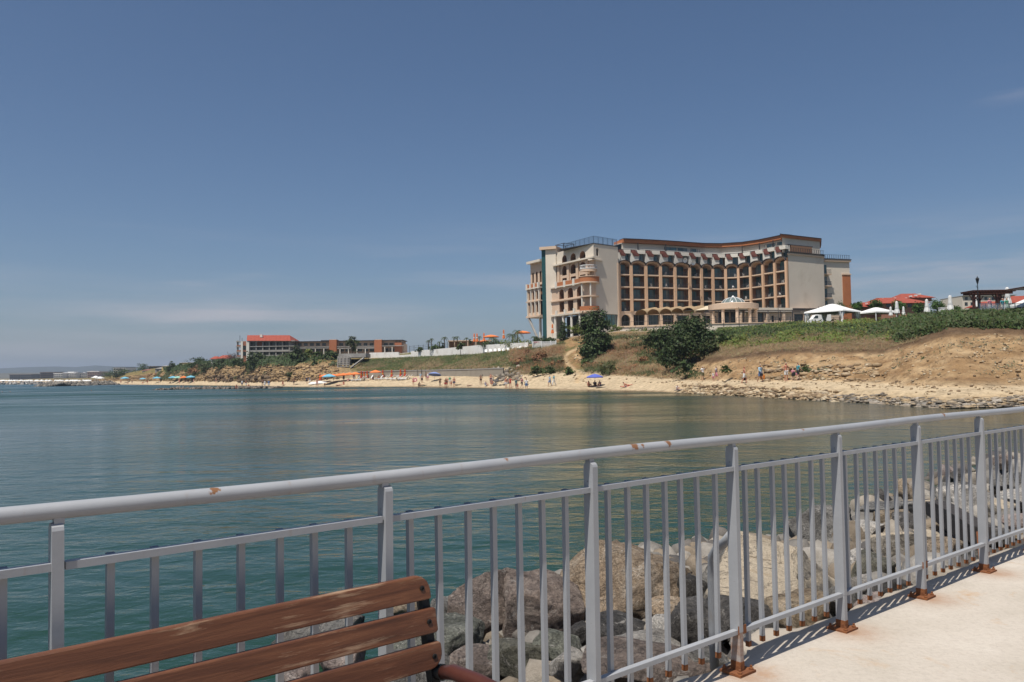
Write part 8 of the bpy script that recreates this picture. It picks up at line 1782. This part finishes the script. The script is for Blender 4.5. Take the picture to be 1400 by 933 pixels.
# ---- railing
M_gal = None
def railmat(name='grey_railing_paint', spots=()):
    m, n, b = newmat(name); v = coord(n)
    base = ramp(n, noise(n, v, 5, 5, .6), [(.3, (.285, .292, .305)), (.7, (.335, .34, .352))])
    r = noise(n, v, 9, 7, .72, .4); mr = nd(n, 'ShaderNodeMapRange'); n.links.new(r, mr.inputs['Value']); mr.inputs['From Min'].default_value = .665; mr.inputs['From Max'].default_value = .74
    col = mixc(n, mr.outputs[0], base, (.20, .095, .045))
    mp_ = n.nodes.new('ShaderNodeMapping'); n.links.new(v, mp_.inputs[0]); mp_.inputs['Scale'].default_value = (26, 26, 1.6); rs = nd(n, 'ShaderNodeMapRange'); n.links.new(noise(n, mp_.outputs[0], 1.0, 5, .6), rs.inputs['Value']); rs.inputs['From Min'].default_value = .60; rs.inputs['From Max'].default_value = .74; rs.inputs['To Max'].default_value = .5
    col = mixc(n, rs.outputs[0], col, (.25, .195, .15))
    ch_ = nd(n, 'ShaderNodeMapRange'); n.links.new(noise(n, v, 34, 5, .7), ch_.inputs['Value']); ch_.inputs['From Min'].default_value = .70; ch_.inputs['From Max'].default_value = .72; ch_.inputs['To Max'].default_value = .8
    col = mixc(n, ch_.outputs[0], col, (.10, .085, .075))
    for p, rad in spots:                             # where rust has broken through the paint
        d = n.nodes.new('ShaderNodeVectorMath'); d.operation = 'DISTANCE'; n.links.new(v, d.inputs[0]); d.inputs[1].default_value = p
        q = nd(n, 'ShaderNodeMapRange'); n.links.new(d.outputs['Value'], q.inputs['Value']); q.inputs['From Max'].default_value = rad; q.inputs['To Min'].default_value = .42; q.inputs['To Max'].default_value = -.35
        a_ = n.nodes.new('ShaderNodeMath'); n.links.new(q.outputs[0], a_.inputs[0]); n.links.new(noise(n, v, 42, 5, .7), a_.inputs[1])
        k = nd(n, 'ShaderNodeMapRange'); n.links.new(a_.outputs[0], k.inputs['Value']); k.inputs['From Min'].default_value = .62; k.inputs['From Max'].default_value = .70
        col = mixc(n, k.outputs[0], col, (.21, .10, .045))
    n.links.new(col, b.inputs['Base Color']); b.inputs['Roughness'].default_value = .42; b.inputs['Specular IOR Level'].default_value = .45
    bumpn(n, b, noise(n, v, 60, 4, .6), .12, .004); return m
M_gal = railmat(); M_rust = pm('rust', (.25, .095, .035), (.13, .05, .025), scale=14, rough=.95, bump=.6, bscale=60, bdist=.008); M_rustpaint = pm('rust_stained_paint', (.36, .33, .31), (.26, .13, .07), scale=18, rough=.7, bump=.4, bscale=70, bdist=.004)
M_cap = pm('blue_grey_cap', (.16, .185, .22), (.13, .15, .185), rough=.6, bump=0)
rl = thing('railing', 'grey painted steel railing with rusty feet along the pier edge', 'railing', tuple(pier(0, 0)), world_parts=True)
S0_, S1_ = -3.675, 10.675; HR = 1.186
MB().tube([pier(s, .0, HR + .004 * math.sin(s * 2.1)) for s in np.linspace(S0_ - .3, S1_ + .3, 60)], .0240, 20).build('handrail', railmat('handrail_paint', [(tuple(pier(s_, -.012, HR + .016)), r_) for s_, r_ in ((.70, .055), (.75, .03), (.93, .045), (-.05, .03), (2.1, .03), (-1.2, .04), (3.9, .05))]), rl, smooth=True)
ez = Vector((0, 0, 1)); K_ = range(-3, 12)
pmesh = MB(); hw, hd = .0150, .029
pmesh.obox((0, 0, (.205 + 1.135) / 2), PT * hw, PM * hd, ez * ((1.135 - .205) / 2))
k = 6; top = []                                          # rounded head of the post
for i in range(k + 1):
    a = PI * i / k; top.append(PM * (hd * math.cos(a)) + ez * (1.135 + .021 * math.sin(a)))
pmesh.prism([p - PT * hw for p in top], PT * hw * 2); PMESH = pmesh.mesh('post', M_gal, merge=False)
PB = MB().obox((0, 0, .106), PT * (hw - .0006), PM * (hd - .0006), ez * .099).mesh('post_foot', M_rustpaint)
PB2 = MB().obox((0, 0, .106), PT * (hw - .0006), PM * (hd - .0006), ez * .099).mesh('post_foot', M_gal)
PR = MB().obox((0, 0, .035), PT * (hw + .0012), PM * (hd + .0012), ez * .022).mesh('rusty_collar', M_rust)
pl = MB(); n_ = 16
pl.obox((0, 0, .006), PT * .066, PM * .064, ez * .006); PL = pl.mesh('base_plate', M_rust)
bt = MB().lathe((0, 0, .012), [(.012, 0), (.012, .010), (.007, .012), (.007, .022), (.001, .022)], 6).mesh('bolt', M_rust)
bm_ = MB().obox((0, 0, (.095 + 1.041) / 2), PT * .0105, PM * .0105, ez * ((1.041 - .095) / 2)).mesh('baluster', M_gal)
cp = MB().obox((0, 0, 1.0435), PT * .0110, PM * .0110, ez * .0035).mesh('baluster_cap', M_cap)
ft = MB().obox((0, 0, .109), PT * .0110, PM * .0110, ez * .0145).mesh('rusty_end', M_rust)
def put(name, me, p, parent, world=True):
    o = bpy.data.objects.new(name, me); COL.objects.link(o); o.parent = parent
    if world: o.location = p - parent.location
    return o
rr = random.Random(2)
for kk in K_:
    s = -.6 + 1.025 * kk
    po = put('post', PMESH, pier(s, 0), rl)
    put('post_foot', PB if kk == 2 else PB2, None, po, False); pp = put('base_plate', PL, None, po, False); put('rusty_collar', PR, None, po, False)
    for a in (-1, 1):
        for b in (-1, 1): q = put('bolt', bt, None, po, False); q.location = PT * .048 * a + PM * .047 * b
    po.rotation_euler = (rr.uniform(-.006, .006), rr.uniform(-.006, .006), 0)
    MB().obox(tuple(pier(s, 0, HR - .027)), PT * .013, PM * .014, ez * .010).build('weld_saddle', M_gal, rl)
    if kk < 11:
        a, b = s + hw, s + 1.025 - hw
        for z, nm in ((1.035, 'mid_rail'), (.205, 'bottom_rail')):
            MB().bar(pier(a, -.004, z), pier(b, -.004, z + rr.uniform(-.003, .003)), .030, .022).build(nm, M_gal, rl)
        for j in range(7):
            o = put('baluster', bm_, pier(s + .128125 * (j + 1) + rr.uniform(-.004, .004), .0226), rl); o.rotation_euler = (rr.uniform(-.005, .005), rr.uniform(-.005, .005), rr.uniform(-.05, .05))
            put('baluster_cap', cp, None, o, False); put('rusty_end', ft, None, o, False)
for s, w in ((1.465, .02), (3.515, .02)):                                  # rust patches on the worst joints
    MB().obox(tuple(pier(s, -.023, .215)), PT * .030, PM * .004, ez * .022).build('rust_patch', M_rust, rl)
# bent strut behind the fourth post, rusty stub behind the sixth
bs_ = thing('bent_strut', 'bent grey steel strut leaning behind the railing at the fourth post', 'strut', tuple(pier(1.4, .5)), world_parts=True)
MB().tube([P(977, 915, 4.75), P(975, 860, 4.72), P(973.5, 790, 4.68), P(974, 762, 4.64), P(981, 749, 4.56), P(992, 741, 4.45), P(1000, 731, 4.32)], .027, 10).build('tube', M_gal, bs_, smooth=True)
rs_ = thing('rusty_bracket', 'rusty brown bracket standing behind the railing left of the sixth post', 'bracket', tuple(P(1341, 760, 6.6)), world_parts=True)
MB().bar(P(1342, 768, 6.5), P(1338, 728, 6.6), .05, .02, PM).build('upright', M_rust, rs_); MB().bar(P(1338, 750, 6.6), P(1346, 748, 6.4), .03, .03).build('arm', M_rust, rs_)
tm = thing('timber_beam', 'dark weathered timber beam lying across the rubble right of the sixth post', 'beam', tuple(bed_hit(1312, 728)[0]), world_parts=True)
q0, q1 = bed_hit(1284, 712)[0] + Vector((0, 0, .2)), bed_hit(1346, 752)[0] + Vector((0, 0, .15)); MB().bar(q0, q1, .22, .2).build('baulk', pm('black_timber', (.05, .043, .04), (.03, .026, .024), scale=4, bump=.6, bscale=14, bdist=.03), tm)
MB().bar(q0 + Vector((.15, .5, -.1)), q1 + Vector((.15, .5, -.1)), .16, .2).build('baulk', bpy.data.materials['black_timber'], tm)

# ---- bench with weathered slats, its back to the sea
def woodmat():
    m, n, b = newmat('worn_varnished_wood'); v = coord(n); q = n.nodes.new('ShaderNodeMapping'); n.links.new(v, q.inputs[0]); q.inputs['Scale'].default_value = (1.6, 16, 22)
    oi = n.nodes.new('ShaderNodeObjectInfo'); ad = n.nodes.new('ShaderNodeVectorMath'); n.links.new(q.outputs[0], ad.inputs[0]); sc_ = n.nodes.new('ShaderNodeCombineXYZ'); n.links.new(oi.outputs['Random'], sc_.inputs[0]); mm = n.nodes.new('ShaderNodeVectorMath'); mm.operation = 'SCALE'; mm.inputs['Scale'].default_value = 30; n.links.new(sc_.outputs[0], mm.inputs[0]); n.links.new(mm.outputs[0], ad.inputs[1])
    g = noise(n, ad.outputs[0], 1.6, 8, .65, .8); col = ramp(n, g, [(.28, (.056, .021, .011)), (.5, (.112, .042, .020)), (.70, (.175, .072, .034))])
    w = noise(n, ad.outputs[0], 1.1, 7, .75, .3); big = noise(n, v, 2.2, 4, .6); add = n.nodes.new('ShaderNodeMath'); add.operation = 'MULTIPLY_ADD'; n.links.new(big, add.inputs[0]); add.inputs[1].default_value = .55; n.links.new(w, add.inputs[2])
    mr = nd(n, 'ShaderNodeMapRange'); n.links.new(add.outputs[0], mr.inputs['Value']); mr.inputs['From Min'].default_value = .83; mr.inputs['From Max'].default_value = .93; mr.inputs['To Max'].default_value = .6
    col = mixc(n, mr.outputs[0], col, (.42, .29, .185)); n.links.new(col, b.inputs['Base Color'])
    b.inputs['Roughness'].default_value = .48; b.inputs['Specular IOR Level'].default_value = .4; bumpn(n, b, w, .5, .006); return m
M_wood = woodmat(); M_blackiron = pm('black_bench_iron', (.016, .015, .015), (.010, .010, .010), scale=6, rough=.5, bump=.2, bscale=50, bdist=.004); M_arm = pm('red_brown_armrest', (.085, .028, .020), (.06, .02, .015), scale=5, rough=.35, bump=.1)
bR, bL = pier(-.515, -.160), pier(-2.35, -.190); bt_ = (bR - bL); BL_ = bt_.length; bt_.normalize(); bn = Vector((bt_.y, -bt_.x, 0))    # bn points at the sitter
ang = math.atan2(bt_.y, bt_.x)
bench = thing('bench', 'worn red brown slatted bench with black iron ends before the railing', 'bench', tuple(bL), ang)
def slat(z0, z1, y0, y1, rr0, rr1, th=.024):
    """local x along the bench, y away from the sitter, z up; right corners rounded by rr0 (low) and rr1 (high)"""
    L = BL_; out = []; h = z1 - z0
    def cor(cx, cz, r, a0): 
        return [(cx + r * math.cos(a0 + PI / 2 * i / 6), cz + r * math.sin(a0 + PI / 2 * i / 6)) for i in range(7)]
    prof = cor(rr1[0], h - rr1[1], rr1[1], PI / 2)[::-1] if False else []
    pts = [(0.0, 0.0)] + cor(L - rr0, rr0, rr0, -PI / 2) + cor(L - rr1, h - rr1, rr1, 0) + [(0.0, h)]
    m = MB(); bm = bmesh.new(); f_, b_ = [], []
    lean = (y1 - y0)
    A = [bm.verts.new((x, y0 + lean * z / h, z0 + z)) for x, z in pts]; B = [bm.verts.new((x, y0 + lean * z / h + th, z0 + z)) for x, z in pts]
    bm.faces.new(A); bm.faces.new(B[::-1]); N = len(A)
    for i in range(N): bm.faces.new((A[i], B[i], B[(i + 1) % N], A[(i + 1) % N]))
    bmesh.ops.recalc_face_normals(bm, faces=bm.faces); me = bpy.data.meshes.new('back_slat'); bm.to_mesh(me); bm.free(); me.materials.append(M_wood)
    o = bpy.data.objects.new('back_slat', me); COL.objects.link(o); o.parent = bench; bv = o.modifiers.new('edge', 'BEVEL'); bv.width = .005; bv.segments = 2; bv.limit_method = 'ANGLE'; return o
z_ = lambda d: d
for (z0, z1, dx, r0, r1) in ((.762, .843, 0.0, .008, .052), (.652, .732, .012, .012, .010), (.541, .621, .016, .052, .010)):
    y0, y1 = (z0 - .84) * .22, (z1 - .84) * .22; o = slat(z0, z1, y0, y1, r0, r1); o.location = (dx, 0, 0)
    for xx in (BL_ - .035, .06): q = MB().lathe((0, 0, 0), [(.009, 0), (.009, .004), (.005, .005), (.005, .002), (.001, .002)], 10).build('bolt_head', M_blackiron, o); q.location = (xx, (y0 + y1) / 2 - .001, (z0 + z1) / 2); q.rotation_euler = (PI / 2, 0, 0)
for xx in (BL_ - .004, .05):
    fr = bpy.data.objects.new('end_frame', None); bpy.data.objects.remove(fr)
    m = MB(); pts = [Vector((xx, .048, .81)), Vector((xx, -.012, .55)), Vector((xx, -.04, .44)), Vector((xx, -.05, .22)), Vector((xx, .06, .0))]
    for a, b in zip(pts[:-1], pts[1:]): m.bar(a, b + (b - a).normalized() * .008, .038, .03, (1, 0, 0))
    m.bar((xx, -.05, .41), (xx, -.50, .43), .038, .03, (1, 0, 0)); m.bar((xx, -.46, .43), (xx, -.52, .0), .038, .03, (1, 0, 0)); m.bar((xx, -.44, .43), (xx, -.45, .53), .03, .03, (1, 0, 0)); m.build('end_frame', M_blackiron, bench)
    m = MB(); m.tube([(xx + .015, -.06, .520), (xx + .02, -.12, .536), (xx + .02, -.25, .542), (xx + .02, -.40, .540), (xx + .02, -.47, .525)], [.022, .026, .027, .026, .02], 12); m.build('armrest', M_arm, bench, smooth=True)
    MB().tube([(xx + .015, -.03, .514), (xx + .016, -.065, .521)], .027, 12).build('armrest_collar', M_blackiron, bench)
for k in range(4): MB().box(0, BL_, -.17 - k * .095, -.09 - k * .095, .44, .464).build('seat_slat', M_wood, bench)
bench['_dk'] = 1; bench.location = (bL.x, bL.y, DK + .012)
# ================================================================== haze over the bay
hz = MB().box(-9300, 9300, -60, 9600, -7.5, 190)
hm = bpy.data.materials.new('haze'); hm.use_nodes = True; hn = hm.node_tree; hn.nodes.clear()
ho = hn.nodes.new('ShaderNodeOutputMaterial'); pv = hn.nodes.new('ShaderNodeVolumePrincipled')
pv.inputs['Color'].default_value = (0.72, 0.83, 1.0, 1); pv.inputs['Density'].default_value = 0.00016; pv.inputs['Anisotropy'].default_value = 0.25
hn.links.new(pv.outputs[0], ho.inputs['Volume'])
tag(hz.build('haze', hm), kind='stuff')
